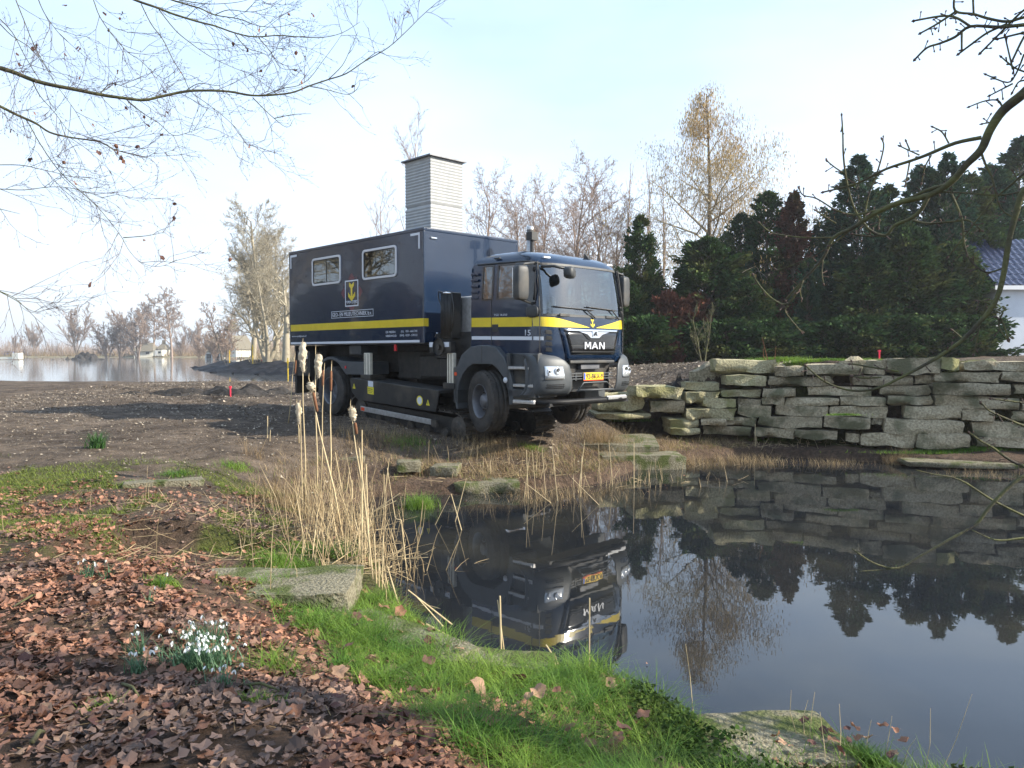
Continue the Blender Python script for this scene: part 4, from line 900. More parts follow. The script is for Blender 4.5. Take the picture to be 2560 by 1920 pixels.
# hydraulic hose post behind the cab and the reel plate below
hp_ = tb(MB().box(-1.12, -.84, .03, .28, 2.42, 3.27), 'hose_guide', M['black'], bevel=.02)
for k in range(7):
    v = -.0 + .012; u = -1.10 + k * .042
    tb(MB().tube([(u, .02, 3.25), (u + .005, .005, 2.9), (u, .015, 2.45)], .014, 6), 'hydraulic_hose', M['black'], hp_, smooth=True)
tb(MB().tube([(-1.02, .03, 3.26), (-1.16, .0, 3.30), (-1.17, .0, 3.18), (-1.08, .01, 3.0), (-1.05, .02, 2.6)], .012, 6).tube([(-.92, .03, 3.28), (-.80, .0, 3.27), (-.70, -.02, 3.0), (-.72, -.02, 2.75), (-.82, .02, 2.55)], .012, 6), 'hydraulic_hose', M['black'], hp_, smooth=True)
tb(MB().tube([(-1.13, .02, 3.27), (-.82, .02, 3.25)], .020, 7), 'hose_coupling', M['chrome'], hp_, smooth=True)
rp_ = tb(MB().box(-1.44, -.82, -.0, .12, 2.16, 2.36), 'leg_bracket', M['black'], bevel=.01)
tb(MB().lathe([(.16, -.03), (.16, 0), (.05, .0), (.05, -.04), (0, -.04)], (-1.13, -.02, 2.27), 'y', 24), 'bracket_disc', M['black'], rp_)
tb(MB().box(-1.43, -1.26, -.012, -.002, 2.27, 2.36), 'bracket_marker', M['white_film'], rp_); tb(MB().box(-1.02, -.86, -.012, -.002, 2.27, 2.36), 'bracket_marker', M['white_film'], rp_)
tb(MB().tube([(-1.24, -.02, 2.46), (-1.18, -.03, 2.53)], .014, 6), 'lever', M['chrome'], rp_)
# grey tank between box and cab
tb(MB().box(-.98, -.46, .30, .95, 2.50, 3.20), 'oil_tank', M['alu'], bevel=.03)
tb(MB().tube([(-.95, 2.20, 2.5), (-.95, 2.20, 4.62)], .07, 14).tube([(-.95, 2.20, 4.622), (-.92, 2.17, 4.70)], .072, 14), 'exhaust_stack', M['alu'], smooth=True)
tb(MB().tube([(-.75, 2.05, 3.9), (-.75, 2.05, 4.45)], .035, 8).box(-.83, -.67, 1.97, 2.13, 4.40, 4.56), 'air_intake', M['black'])
# --- crawler unit: legs, deck with dark side panel, guard bar, track with plates; the unit leans with the ground
def lean(u, v, z): return (u, v, z - .057 * (u + 2.6))
def lt(mb, name, m, parent=None, **k): return tb(mb, name, m, parent, fn=lean, **k)
for u0, u1, zb in ((-3.71, -3.49, 1.60), (-.98, -.80, 1.50)):
    lg_ = tb(MB().box(u0, u1, .04, .12, zb, 2.16), 'leg', M['beige'], bevel=.012)
    tb(MB().box(u0 + .05, u0 + .06, .033, .041, zb + .05, 2.14).box(u1 - .06, u1 - .05, .033, .041, zb + .05, 2.14), 'leg_groove', M['chassis'], lg_)
    tb(MB().box(u0 - .07, u1 + .07, .0, .36, zb, zb + .11), 'leg_foot', M['black'], lg_, bevel=.01)
    tb(MB().box(u0, u1, 2.20, 2.46, zb, 2.16), 'leg', M['beige'], bevel=.012)
q = MB().prism([(-4.12, 1.545), (-1.14, 1.545), (-1.24, 1.13), (-3.87, 1.10), (-4.08, 1.24), (-4.14, 1.45)], 'y', -.02, .02)
sk = lt(q, 'track_side_panel', M['black'], bevel=.012)
lt(MB().box(-4.10, -1.14, .02, .66, 1.50, 1.545), 'track_deck', M['dark_pl'], sk)
lt(MB().box(-4.10, -1.14, 1.84, 2.50, 1.10, 1.545), 'track_side_panel', M['black'], bevel=.012)
for u, z in ((-3.99, 1.38), (-1.47, 1.29)):
    lt(MB().prism([(u - .055, z - .055), (u + .055, z - .055), (u, z + .055)], 'y', -.0235, -.0205), 'warning_sign', M['signyel'], sk)
    lt(MB().box(u - .006, u + .006, -.0255, -.0240, z - .035, z + .015), 'warning_mark', M['black'], sk)
lt(MB().box(-3.46, -3.28, -.0235, -.0205, 1.42, 1.535), 'white_label', M['white_film'], sk)
lt(MB().box(-3.48, -3.26, -.0235, -.0205, 1.265, 1.415), 'yellow_label', M['signyel'], sk)
lt(MB().box(-3.46, -3.30, -.0255, -.0240, 1.365, 1.378).box(-3.46, -3.32, -.0255, -.0240, 1.30, 1.308).box(-3.46, -3.29, -.0255, -.0240, 1.33, 1.34), 'label_print', M['black'], sk)
lt(MB().lathe([(0.001, -.024), (.095, -.024), (.095, -.0205)], (-1.72, 0, 1.30), 'y', 24), 'round_label', M['signyel'], sk)
lt(MB().lathe([(0.001, -.026), (.07, -.026), (.07, -.0245)], (-1.72, 0, 1.30), 'y', 24), 'round_label_centre', M['white_film'], sk)
gb = lt(MB().box(-3.71, -1.22, -.05, -.01, .885, .985), 'guard_bar', M['alu'], bevel=.006)
lt(MB().box(-3.68, -3.56, -.054, -.0505, .90, .965), 'bar_reflector', M['orange'], gb)
lt(MB().box(-1.33, -1.17, -.06, .0, .86, .99), 'bar_bracket', M['steel'], gb)
def track(v0, v1):
    r = .275; ua, ub_, zc = -3.95, -.74, .885; P = []
    L1 = ub_ - ua; n1_ = 21
    for k in range(n1_): P.append((ua + L1 * k / n1_, zc + r, 0.))
    for k in range(6): a = 90 - 180 * (k + .5) / 6; P.append((ub_ + r * math.cos(R(a)), zc + r * math.sin(R(a)), a - 90))
    for k in range(n1_): P.append((ub_ - L1 * k / n1_, zc - r, 180.))
    for k in range(6): a = 270 - 180 * (k + .5) / 6; P.append((ua + r * math.cos(R(a)), zc + r * math.sin(R(a)), a - 90))
    tk = lt(MB().prism([(ua, zc - .17), (ub_, zc - .17), (ub_ + .15, zc), (ub_, zc + .17), (ua, zc + .17), (ua - .15, zc)], 'y', v0 + .12, v1 - .12), 'track_frame', M['chassis'])
    base = None
    for (u, z, a) in P:
        if base is None:
            mb = MB().box(-.071, .071, v0, v1, -.012, .012).box(-.010, .010, v0, v1, .012, .045); base = mb.build('track_plate', M['steel'], truck); o = base
            me_ = base.data
        else: o = link_mesh('track_plate', me_, None, truck)
        w_ = lean(u, 0, z); o.location = (w_[0], 0, w_[2] - BZ); o.rotation_euler = (0, R(-a) + .057, 0)
    for k in range(6):
        uu = ua + L1 * (k + .3) / 6; lt(MB().lathe([(0.001, 0), (.09, 0), (.10, .02), (.10, .1), (0.001, .1)], (uu, v0 + .04, zc - .13), 'y', 16), 'roller', M['steel'])
    lt(MB().lathe([(0.001, -.01), (.10, 0), (.215, .03), (.225, .3), (0.001, .3)], (ua, v0 + .05, zc), 'y', 20), 'idler', M['steel'])
    lt(MB().lathe([(0.001, -.01), (.10, 0), (.215, .03), (.225, .3), (0.001, .3)], (ub_, v0 + .05, zc), 'y', 20), 'sprocket', M['steel'])
track(.04, .64); track(1.86, 2.46)
lt(MB().box(-3.4, -1.3, .64, 1.86, .95, 1.35), 'cross_beam', M['chassis'])
# ------------------------------------------------------------------ stone retaining wall, every slab its own piece
def rock_mesh(seed, nx_=9, ny_=3, nz_=3, rough_=.10):
    """unit slab (-.5...5) with broken, uneven faces"""
    r = random.Random(seed); V = []; F = []; ids = {}
    def vid(i, j, k):
        if (i, j, k) in ids: return ids[(i, j, k)]
        x, y, z = i / nx_ - .5, j / ny_ - .5, k / nz_ - .5
        ex = (abs(x) > .49) + (abs(y) > .49) + (abs(z) > .49)
        s_ = 1 - .045 * (ex == 2) - .09 * (ex == 3)
        n3 = mnoise.noise_vector(Vector((x * 3 + seed, y * 2, z * 1.5)))
        p = Vector((x * (1 - .03 * (ex > 1)), y * s_, z * s_ )) + Vector((n3.x * rough_ * .22, n3.y * rough_ * .6, n3.z * rough_))
        ids[(i, j, k)] = len(V); V.append(p); return ids[(i, j, k)]
    for i in range(nx_):
        for j in range(ny_): F.append((vid(i, j, 0), vid(i, j + 1, 0), vid(i + 1, j + 1, 0), vid(i + 1, j, 0))); F.append((vid(i, j, nz_), vid(i + 1, j, nz_), vid(i + 1, j + 1, nz_), vid(i, j + 1, nz_)))
    for i in range(nx_):
        for k in range(nz_): F.append((vid(i, 0, k), vid(i + 1, 0, k), vid(i + 1, 0, k + 1), vid(i, 0, k + 1))); F.append((vid(i, ny_, k), vid(i, ny_, k + 1), vid(i + 1, ny_, k + 1), vid(i + 1, ny_, k)))
    for j in range(ny_):
        for k in range(nz_): F.append((vid(0, j, k), vid(0, j, k + 1), vid(0, j + 1, k + 1), vid(0, j + 1, k))); F.append((vid(nx_, j, k), vid(nx_, j + 1, k), vid(nx_, j + 1, k + 1), vid(nx_, j, k + 1)))
    me = bpy.data.meshes.new('slab'); me.from_pydata([tuple(v) for v in V], [], F)
    me.polygons.foreach_set('use_smooth', [True] * len(F)); me.update()
    try: me.set_sharp_from_angle(angle=R(38))
    except Exception: pass
    return me
ROCKS = {}
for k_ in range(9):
    for mn in ('stone', 'stone_sunlit'):
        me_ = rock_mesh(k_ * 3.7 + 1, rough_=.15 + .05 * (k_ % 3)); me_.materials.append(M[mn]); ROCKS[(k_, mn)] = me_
wall = empty('stone_wall', (6.5, 15.6, .2), 0, 'retaining wall of stacked broken concrete slabs behind the pond', 'wall')
def W1(x, y): return 1500 + .2532 * x, 840 + .2532 * y
def W2(x, y): return 2000 + .2532 * x, 840 + .2532 * y
kr = [0]
ROCKF = {}
for k_ in range(9):
    for mn in ('stone_moss', 'stone_sunlit'):
        me_ = rock_mesh(k_ * 5.1 + 2, 9, 5, 2, rough_=.12); me_.materials.append(M[mn]); ROCKF[(k_, mn)] = me_
def stone(fn, x0, y0, x1, y1, out_=0., dep=.7, mn='stone', tilt=0., parent=wall, name='slab', deeper=0.):
    """slab whose front face fills this stretch of the photograph, standing on the wall's face line"""
    a = fn(x0, (y0 + y1) / 2); b_ = fn(x1, (y0 + y1) / 2)
    def at(px_, py_):                         # meet the wall's face
        r = ray(px_, py_); lo, hi = 8., 30.
        for _ in range(30):
            t = (lo + hi) / 2; x_, y_ = r.x * t, r.y * t
            if y_ > float(wally(x_)) - out_ - .1: hi = t
            else: lo = t
        return Vector((0, 0, HC)) + r * hi
    out_ += ((kr[0] * 37) % 11 - 5) * .018
    p, q = at(*a), at(*b_); c_ = (p + q) / 2; d = (q - p); d.z = 0; w_ = d.length
    _, yt = fn(0, y0); _, yb = fn(0, y1); h_ = (yb - yt) * c_.y / FPX
    rz = math.atan2(d.y, d.x) + (R(17) if mn == 'stone_sunlit' else 0); nrm = Vector((-math.sin(rz), math.cos(rz), 0)); kr[0] += 1  # slabs in the sunlit colour are also turned to catch the sun
    o = link_mesh(name, ROCKS[(kr[0] * 5 % 9, mn)], None)
    loc = c_ + nrm * (dep / 2 + deeper)
    if parent is not None: o.parent = parent; loc = loc - parent.location
    o.location = loc; o.scale = (w_ * .99, dep, h_ * .99); o.rotation_euler = (R(random.uniform(-2.5, 2.5)), R(tilt + random.uniform(-.6, .6)), rz + (math.pi if kr[0] % 2 else 0) * 0)
    return o
Y_ = 'stone_sunlit'  # sunlit colour, for the slabs and blocks that should look sunny
for a in [
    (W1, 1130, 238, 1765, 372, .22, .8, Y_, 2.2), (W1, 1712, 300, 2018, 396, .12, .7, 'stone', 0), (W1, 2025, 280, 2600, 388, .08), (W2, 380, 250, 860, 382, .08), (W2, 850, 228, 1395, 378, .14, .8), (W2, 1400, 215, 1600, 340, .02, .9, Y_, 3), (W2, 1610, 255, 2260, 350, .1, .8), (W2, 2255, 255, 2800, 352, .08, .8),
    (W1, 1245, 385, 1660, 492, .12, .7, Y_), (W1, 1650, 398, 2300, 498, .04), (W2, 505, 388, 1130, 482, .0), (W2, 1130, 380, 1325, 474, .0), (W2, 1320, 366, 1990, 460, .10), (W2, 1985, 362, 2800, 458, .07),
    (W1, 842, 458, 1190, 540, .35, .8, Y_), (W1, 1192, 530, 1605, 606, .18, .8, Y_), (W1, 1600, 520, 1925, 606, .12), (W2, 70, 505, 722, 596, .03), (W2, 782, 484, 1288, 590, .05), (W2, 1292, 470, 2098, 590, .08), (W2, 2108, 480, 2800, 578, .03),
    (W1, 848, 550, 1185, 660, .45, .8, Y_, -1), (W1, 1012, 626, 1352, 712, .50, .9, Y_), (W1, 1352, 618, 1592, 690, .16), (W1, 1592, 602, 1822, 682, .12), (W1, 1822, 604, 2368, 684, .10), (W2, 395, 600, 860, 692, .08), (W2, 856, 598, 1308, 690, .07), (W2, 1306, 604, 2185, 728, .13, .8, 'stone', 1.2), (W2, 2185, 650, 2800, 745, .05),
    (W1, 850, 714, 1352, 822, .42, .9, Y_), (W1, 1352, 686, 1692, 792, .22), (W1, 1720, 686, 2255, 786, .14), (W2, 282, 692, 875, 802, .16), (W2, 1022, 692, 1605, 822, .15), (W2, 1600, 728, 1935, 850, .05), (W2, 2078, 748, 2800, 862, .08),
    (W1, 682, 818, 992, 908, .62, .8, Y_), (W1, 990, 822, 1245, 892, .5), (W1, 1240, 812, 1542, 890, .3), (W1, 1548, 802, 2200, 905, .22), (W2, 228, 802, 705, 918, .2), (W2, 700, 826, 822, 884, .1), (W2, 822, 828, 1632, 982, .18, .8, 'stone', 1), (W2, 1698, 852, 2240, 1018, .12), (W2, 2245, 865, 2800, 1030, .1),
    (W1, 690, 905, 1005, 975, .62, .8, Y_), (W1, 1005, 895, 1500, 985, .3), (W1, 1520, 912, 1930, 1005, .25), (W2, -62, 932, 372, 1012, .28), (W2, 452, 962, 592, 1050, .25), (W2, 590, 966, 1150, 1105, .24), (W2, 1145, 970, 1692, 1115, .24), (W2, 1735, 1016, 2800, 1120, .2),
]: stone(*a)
for i in range(9):                           # backing course so no daylight shows in the joints
    x0 = 4.2 + i * 1.15; p = Vector((x0 + .57, float(wally(x0 + .57)) + .62, 1.0)); o = link_mesh('backing_slab', ROCKS[(i, 'stone')], None, wall); o.location = p - wall.location
    o.scale = (1.35, .5, 1.7); o.rotation_euler = (0, 0, math.atan2(float(wally(x0 + 1.1)) - float(wally(x0)), 1.1))
# big cut blocks at the left end of the wall, things of their own
def lone(fn, a, lab, mn='stone', **k):
    o = stone(fn, *a, mn=mn, parent=None, name='concrete_block', **k); tag(o, lab, 'block', 'loose concrete blocks by the bank'); return o
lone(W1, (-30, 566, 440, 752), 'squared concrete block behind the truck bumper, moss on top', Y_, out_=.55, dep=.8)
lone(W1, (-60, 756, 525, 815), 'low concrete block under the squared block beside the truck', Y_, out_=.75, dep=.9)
lone(W1, (490, 640, 845, 762), 'rough grey block under the slanting yellow slab left of the wall', 'stone', out_=.5, dep=.7)
lone(W1, (343, 500, 845, 612), 'yellow sunlit-toned slab lying slanted on the blocks at the left end', Y_, out_=.62, dep=.8, tilt=3.5)
# flat slabs on the banks
def flat(x0, y0, x1, y1, z, th, lab, mn='stone_moss', rz=0., seed=0, w=None, dy=None, tl=(0, 0)):
    p, q = G((x0 + x1) / 2, y1, z), G((x0 + x1) / 2, y0, z); wid = (x1 - x0) * p.y / FPX * 1.0 if w is None else w; dp = (q.y - p.y) if dy is None else dy
    mn = 'stone_moss' if mn == 'stone' else mn; o = link_mesh('stone_slab', ROCKF[(seed % 9, mn)], None); o.location = ((p.x + q.x) / 2, p.y + dp / 2, z - th / 2); o.scale = (wid, dp, th); o.rotation_euler = (R(tl[0]), R(tl[1]), R(rz))
    return tag(o, lab, 'slab', 'flat slabs along the pond edge')
flat(470, 1412, 910, 1488, .41, .26, 'mossy pebbled slab under the cattails on the near bank', 'stone', 3, 1)
flat(900, 1500, 1150, 1600, .25, .18, 'low mossy slab at the waterline below the cattail slab', 'stone', -42, 2, w=1.2, dy=.34)
flat(1120, 1605, 1300, 1660, .22, .18, 'narrow slab sunk in grass at the waterline near the broken reed', 'stone', -14, 5, w=.9, dy=.3)
flat(1780, 1850, 2090, 1920, .21, .24, 'grey slab with leaf litter at the bottom edge of the pond', 'stone', 6, 3, w=.85, dy=.6)
flat(1130, 1172, 1300, 1208, .17, .20, 'squarish moss-edged slab at the waterline below the front wheel', 'stone', 4, 4)
flat(1000, 1132, 1060, 1156, .44, .16, 'small pale block set in the bank below the crawler track', 'stone', 10, 6, dy=.4)
flat(1085, 1140, 1155, 1168, .36, .16, 'mossy boulder-like slab beside the small pale block', 'stone', -6, 7, dy=.5)
flat(860, 1118, 930, 1145, .46, .12, 'half-buried slab behind the cattails below the guard bar', 'stone', 5, 8, dy=.4)
flat(1380, 1080, 1650, 1110, .42, .5, 'broad yellow slab on the bank in front of the far wheel', 'stone_moss', -7, 2)
flat(1480, 1112, 1700, 1140, .26, .45, 'yellow slab step below the broad slab near the corner of the pond', 'stone_moss', 5, 5, dy=.7)
flat(1600, 1138, 1680, 1156, .13, .3, 'rounded pale slab at the corner of the pond by dark hollow', 'stone_moss', 14, 0, dy=.4)
flat(2400, 1146, 2560, 1160, .13, .10, 'thin flat slab ledge overhanging the far right of the pond', 'stone', -9, 4, w=3.2, dy=.7)
flat(360, 1190, 480, 1205, .62, .08, 'narrow plank-like stone in the mossy ground left of the reeds', 'stone', 24, 6, w=.9, dy=.25)

# ------------------------------------------------------------------ house on the right
hy = 34.
h0 = D(2492, 722, hy); zb = 1.85; ze = D(2492, 722, hy).z; hw_ = 11.
house = empty('white_house', (h0.x, hy, zb), 0, 'white rendered house corner with glazed blue-black tiled roof at right edge', 'house')
def hb(mb, name, m, p=house, **k): return mb.build(name, m, p, loc=(0, 0, 0), **k)
zh_ = ze - zb
hb(MB().box(.16, hw_, .0, 5.2, -.2, zh_), 'wall', M['render_white'])
hb(MB().box(0, .158, -.03, 5.2, -.2, zh_), 'corner_board', M['fascia'])
hb(MB().box(-.28, hw_ + .3, -.34, -.30, zh_ - .06, zh_ + .12), 'fascia', M['fascia'])
hb(MB().box(-.28, hw_ + .3, -.298, 5.4, zh_ + .0, zh_ + .03), 'soffit', M['fascia'])
sl = math.atan2(2.35, 2.7); RL = math.hypot(2.35, 2.7)
roof = hb(MB().add([(-.2, -.3, zh_ + .10), (hw_ + .3, -.3, zh_ + .10), (hw_ + .3, 2.4, zh_ + 2.45), (-.2, 2.4, zh_ + 2.45), (hw_ + .3, 5.2, zh_ + .1), (-.2, 5.2, zh_ + .1)], [(0, 1, 2, 3), (3, 2, 4, 5), (0, 3, 5), (1, 4, 2)]), 'roof', M['tile'])
def tile_mesh():
    q = MB(); n1_ = 8; w_, l_ = .30, .44
    f = lambda i, j: (-w_ / 2 + w_ * i / (n1_ - 1), j * l_ / 2, .045 * math.cos((i / (n1_ - 1)) * 2 * math.pi) * -.7 + .022 * (1 - j / 2))
    q.grid(f, n1_, 3); b0 = len(q.v); g = lambda i, j: (-w_ / 2 + w_ * i / (n1_ - 1), 0., .045 * math.cos((i / (n1_ - 1)) * 2 * math.pi) * -.7 + .022 - .03 * j); q.grid(g, n1_, 2)
    me = bpy.data.meshes.new('tile'); me.from_pydata([tuple(v) for v in q.v], [], q.f); me.polygons.foreach_set('use_smooth', [True] * len(q.f)); me.materials.append(M['tile']); me.update(); return me
tm = tile_mesh()
for r_ in range(9):
    for c_ in range(14):
        o = link_mesh('tile', tm, None, roof); t_ = .0 + r_ * .395; o.location = (-.06 + c_ * .30, -.3 + t_ * math.cos(sl), zh_ + .15 + t_ * math.sin(sl)); o.rotation_euler = (sl, 0, 0)
q = MB()
for k in range(10): t_ = k * .37; q.obox((-.24, -.3 + t_ * math.cos(sl), zh_ + .17 + t_ * math.sin(sl)), (-.24, -.3 + (t_ + .36) * math.cos(sl), zh_ + .17 + (t_ + .36) * math.sin(sl)), .10, .12)
hb(q, 'verge_tile', M['tile'], roof)

# ------------------------------------------------------------------ far houses, vehicles and heaps across the lake
def far_house(px0, px1, pyb, pye, pyr, d, lab, rmat, wmat=None, gable=True):
    a, c_ = D(px0, pyb, d), D(px1, pyb, d); w_ = c_.x - a.x; zb_ = Hs(a.x, d); he = D(px0, pye, d).z - zb_; hr = D(px0, pyr, d).z - zb_
    h = empty('farmhouse', (a.x, d, zb_), R(8), lab, 'house'); wm = wmat or M['farwall']
    MB().box(0, w_, 0, 8, -.5, he).build('wall', wm, h)
    q = MB().add([(-.6, -.8, he - .3), (w_ + .6, -.8, he - .3), (w_ * .85, 4, hr), (w_ * .15, 4, hr), (-.6, 8.8, he - .3), (w_ + .6, 8.8, he - .3)], [(0, 1, 2, 3), (3, 2, 5, 4), (0, 3, 4), (1, 5, 2), (0, 4, 5, 1)]); rf = q.build('roof', rmat, h)
    MB().box(w_ * .5 - .5, w_ * .5 + .5, 3.4, 4.6, hr - 1, hr + 1.2).build('chimney', M['thatch'], rf)
    for k in range(max(2, int(w_ / 3))):
        x_ = w_ * (k + .5) / max(2, int(w_ / 3)); wn = MB().box(x_ - .8, x_ + .8, -.05, -.01, he * .35, he * .8).build('window', M['fascia'], h); MB().box(x_ - .65, x_ + .65, -.08, -.052, he * .4, he * .76).build('pane', M['darkwin'], wn)
    return h
far_house(512, 550, 886, 876, 842, 215, 'thatched farmhouse half hidden by bare trees beyond the lake', M['thatch'])
h_ = empty('gable_house', (D(556, 880, 212).x, 212, .9), R(-20), 'white gabled house front beside the thatched roof beyond the lake', 'house')
MB().prism([(0, 0), (4.6, 0), (4.6, 2.2), (2.3, 5.6), (0, 2.2)], 'y', 0, 7).build('wall', M['farwall'], h_)
MB().obox((-.4, 3.4, 2.0), (2.3, 3.4, 5.9), 7.8, .25, up=(0, 0, 1)).obox((2.3, 3.4, 5.9), (5.0, 3.4, 2.0), 7.8, .25).build('roof', M['thatch'], h_)
wn = MB().box(1.6, 3.0, -.06, -.01, 1., 2.4).build('window', M['darkwin'], h_)
far_house(335, 378, 886, 876, 856, 280, 'low long barn with grey roof behind the bare trees across the lake', M['thatch'])
far_house(395, 408, 880, 870, 858, 285, 'small shed with pitched roof left of the white container', M['thatch'])
o = empty('site_container', (D(380, 880, 281).x, 281, Hs(-130, 281)), 0, 'white site container between bare trees across the lake', 'container')
MB().box(0, 3.6, 0, 2.4, .2, 2.3).build('body', M['farwall'], o); MB().box(1.1, 1.9, -.05, 0, .3, 2.0).build('door', M['fascia'], o); MB().box(2.3, 3.2, -.05, 0, 1.1, 1.8).build('window', M['darkwin'], o)
o = empty('white_tank', (D(30, 893, 190).x, 190, .5), 0, 'white box-shaped tank on the sandy far shore at left edge', 'tank')
MB().box(0, 1.7, 0, 1.7, 0, 1.55).build('body', M['farwall'], o, bevel=.05); MB().box(-3.2, -.02, .2, 1.2, 0, .5).build('trough', M['farwall'], o)
o = empty('parked_car', (D(2, 872, 300).x, 300, .8), 0, 'blue parked car far across the lake at the left edge', 'car')
MB().prism([(0, .4), (0, 1.0), (.9, 1.15), (1.6, 1.8), (3.6, 1.8), (4.5, 1.1), (4.9, .95), (4.9, .4)], 'y', 0, 1.8).build('body', M['car_blue'], o, bevel=.08)
MB().prism([(1.1, 1.18), (1.7, 1.7), (3.5, 1.7), (4.2, 1.15)], 'y', -.02, 1.82).build('window', M['darkwin'], o)
for u in (1.0, 3.9):
    for v in (.1, 1.7): MB().lathe([(0.001, -.1), (.33, -.1), (.35, 0), (.33, .1), (.001, .1)], (u, v, .36), 'y', 14).build('wheel', M['rubber'], o)
def heap(name, cx, cy, rx, ry, h, m, lab, cat, seed, n1_=36, n2=22, z0=None, kind=None, sharp=.25):
    r = rng; V = []
    z0 = Hs(cx, cy) if z0 is None else z0
    def f(i, j):
        a, b_ = i / (n1_ - 1) * 2 - 1, j / (n2 - 1) * 2 - 1; x_, y_ = cx + a * rx, cy + b_ * ry
        e = max(0, 1 - (a * a + b_ * b_)) ** .7; nn = mnoise.fractal(Vector((a * 3 + seed, b_ * 3, seed)), 1, 2, 4)
        return (x_ - cx, y_ - cy, h * e * (1 + nn * 1.1) - .12 + (nn * .08 if e > 0 else 0))
    o = MB().grid(f, n1_, n2).build(name, m, None, smooth=True, recalc=False); o.location = (cx, cy, z0)
    try: o.data.set_sharp_from_angle(angle=R(35))
    except Exception: pass
    return tag(o, lab, cat)
heap('soil_heap', D(165, 890, 185).x, 185, 7.5, 5, 1.3, M['dirt_dark'], 'low black soil heap on the far lake shore at left', 'heap', 1)
heap('soil_heap', D(212, 890, 192).x, 192, 5.5, 5, 2.2, M['dirt_dark'], 'taller peaked black soil heap on the far lake shore', 'heap', 2)
heap('soil_heap', D(600, 985, 25).x, 25.0, 2.6, .9, .34, M['dirt_dark'], 'dark mound of turned soil left of the rear truck wheel', 'heap', 3)
heap('soil_heap', D(430, 985, 25).x, 25.6, 2.4, .6, .16, M['dirt_dark'], 'low ridge of dark turned soil left of the mound', 'heap', 5)
for x_, y_, s_ in ((195, 1052, .14), (335, 1045, .10), (640, 1000, .13)):
    p = G(x_, y_, .74); heap('soil_clod', p.x, p.y, s_, s_, s_ * .7, M['dirt_dark'], {195: 'dark clod of earth left of the daffodil leaves', 335: 'small dark clod of earth on the bare soil', 640: 'dark clod of earth near the reeds and mound'}[x_], 'clod', x_, 10, 10)
heap('soil_heap', D(1700, 975, 17.9).x, 17.7, .45, .3, .28, M['dirt_dark'], 'black peat lump behind the slanting yellow slab', 'heap', 8, 16, 12, z0=1.28)
# plastic sheeting over the bank of the lake
def tarp(P, wdt, zt, lab, seed, nn=46, nc=12):
    P = [Vector((*p, 0)) for p in P]; L_ = [0]
    for a, b_ in zip(P, P[1:]): L_.append(L_[-1] + (b_ - a).length)
    def at(s):
        s *= L_[-1]
        for k in range(len(P) - 1):
            if s <= L_[k + 1] + 1e-6: t_ = (s - L_[k]) / (L_[k + 1] - L_[k]); return P[k].lerp(P[k + 1], t_), (P[k + 1] - P[k]).normalized()
        return P[-1], (P[-1] - P[-2]).normalized()
    def f(i, j):
        p, d = at(i / (nn - 1)); n_ = Vector((-d.y, d.x, 0)); s_ = j / (nc - 1)
        h = mnoise.fractal(Vector((i * .45 + seed, s_ * 3.2, seed)), .8, 2.2, 5); h2 = mnoise.noise(Vector((i * .12 + seed, 3, 0)))
        q = p + n_ * (s_ * wdt + h * .5 - .8); q.z = LAKE_Z - .1 + (zt * (.75 + .5 * h2)) * math.sin(min(1, s_ * 1.3) * math.pi / 2) + h * .55; return q
    o = MB().grid(f, nn, nc).build('plastic_sheet', M['tarp'], None, smooth=True, recalc=False)
    try: o.data.set_sharp_from_angle(angle=R(22))
    except Exception: pass
    return tag(o, lab, 'plastic sheet', 'plastic sheets on the lake bank')
tarp([(-38, 92), (-31, 78), (-25.7, 67.5)], 8, 1.0, 'crumpled black plastic sheet covering the tip of the lake spit', 1)
tarp([(-26.2, 68), (-21, 63.5), (-16, 60), (-11, 58)], 7, 1.25, 'crumpled black plastic sheet covering the bank left of the truck', 5)
heap('red_bag', D(668, 897, 74).x, 74, .5, .4, .5, M['orange'], 'small orange-red bag on the plastic sheeting by the tree', 'bag', 4, 10, 10, z0=1.5)
# red survey stakes
for (x_, y_, d, h, lab) in ((1776, 918, 24, .18, 'red stake left of the top yellow slab'), (2198, 892, 20, .16, 'red stake standing on top of the stone wall'), (576, 985, 23.4, .22, 'red stake stuck in the dark mound of soil')):
    p = D(x_, y_, d); z = p.z; o = MB().tube([(0, 0, -.35), (0, 0, h)], .022, 7).box(-.03, .03, -.03, .03, h * .82, h * 1.1).build('survey_stake', M['redstake'], None); o.location = (p.x, p.y, z); tag(o, lab, 'stake', 'red survey stakes')
for (x_, ya, yb_, d, lab) in ((720, 895, 940, 52, 'yellow marker pole just left of the truck'), (632, 862, 905, 70, 'thin yellow pole on the sheeted bank'), (574, 875, 905, 84, 'short pale post at the spit tip')):
    a, c_ = D(x_, ya, d), D(x_, yb_, d); o = MB().tube([(0, 0, -.5), (0, 0, a.z - c_.z)], .04, 7).box(-.055, .055, -.055, .055, (a.z - c_.z) * .7, (a.z - c_.z) * .86).build('marker_pole', M['plate'], None); o.location = c_; tag(o, lab, 'pole', 'marker poles by the lake')

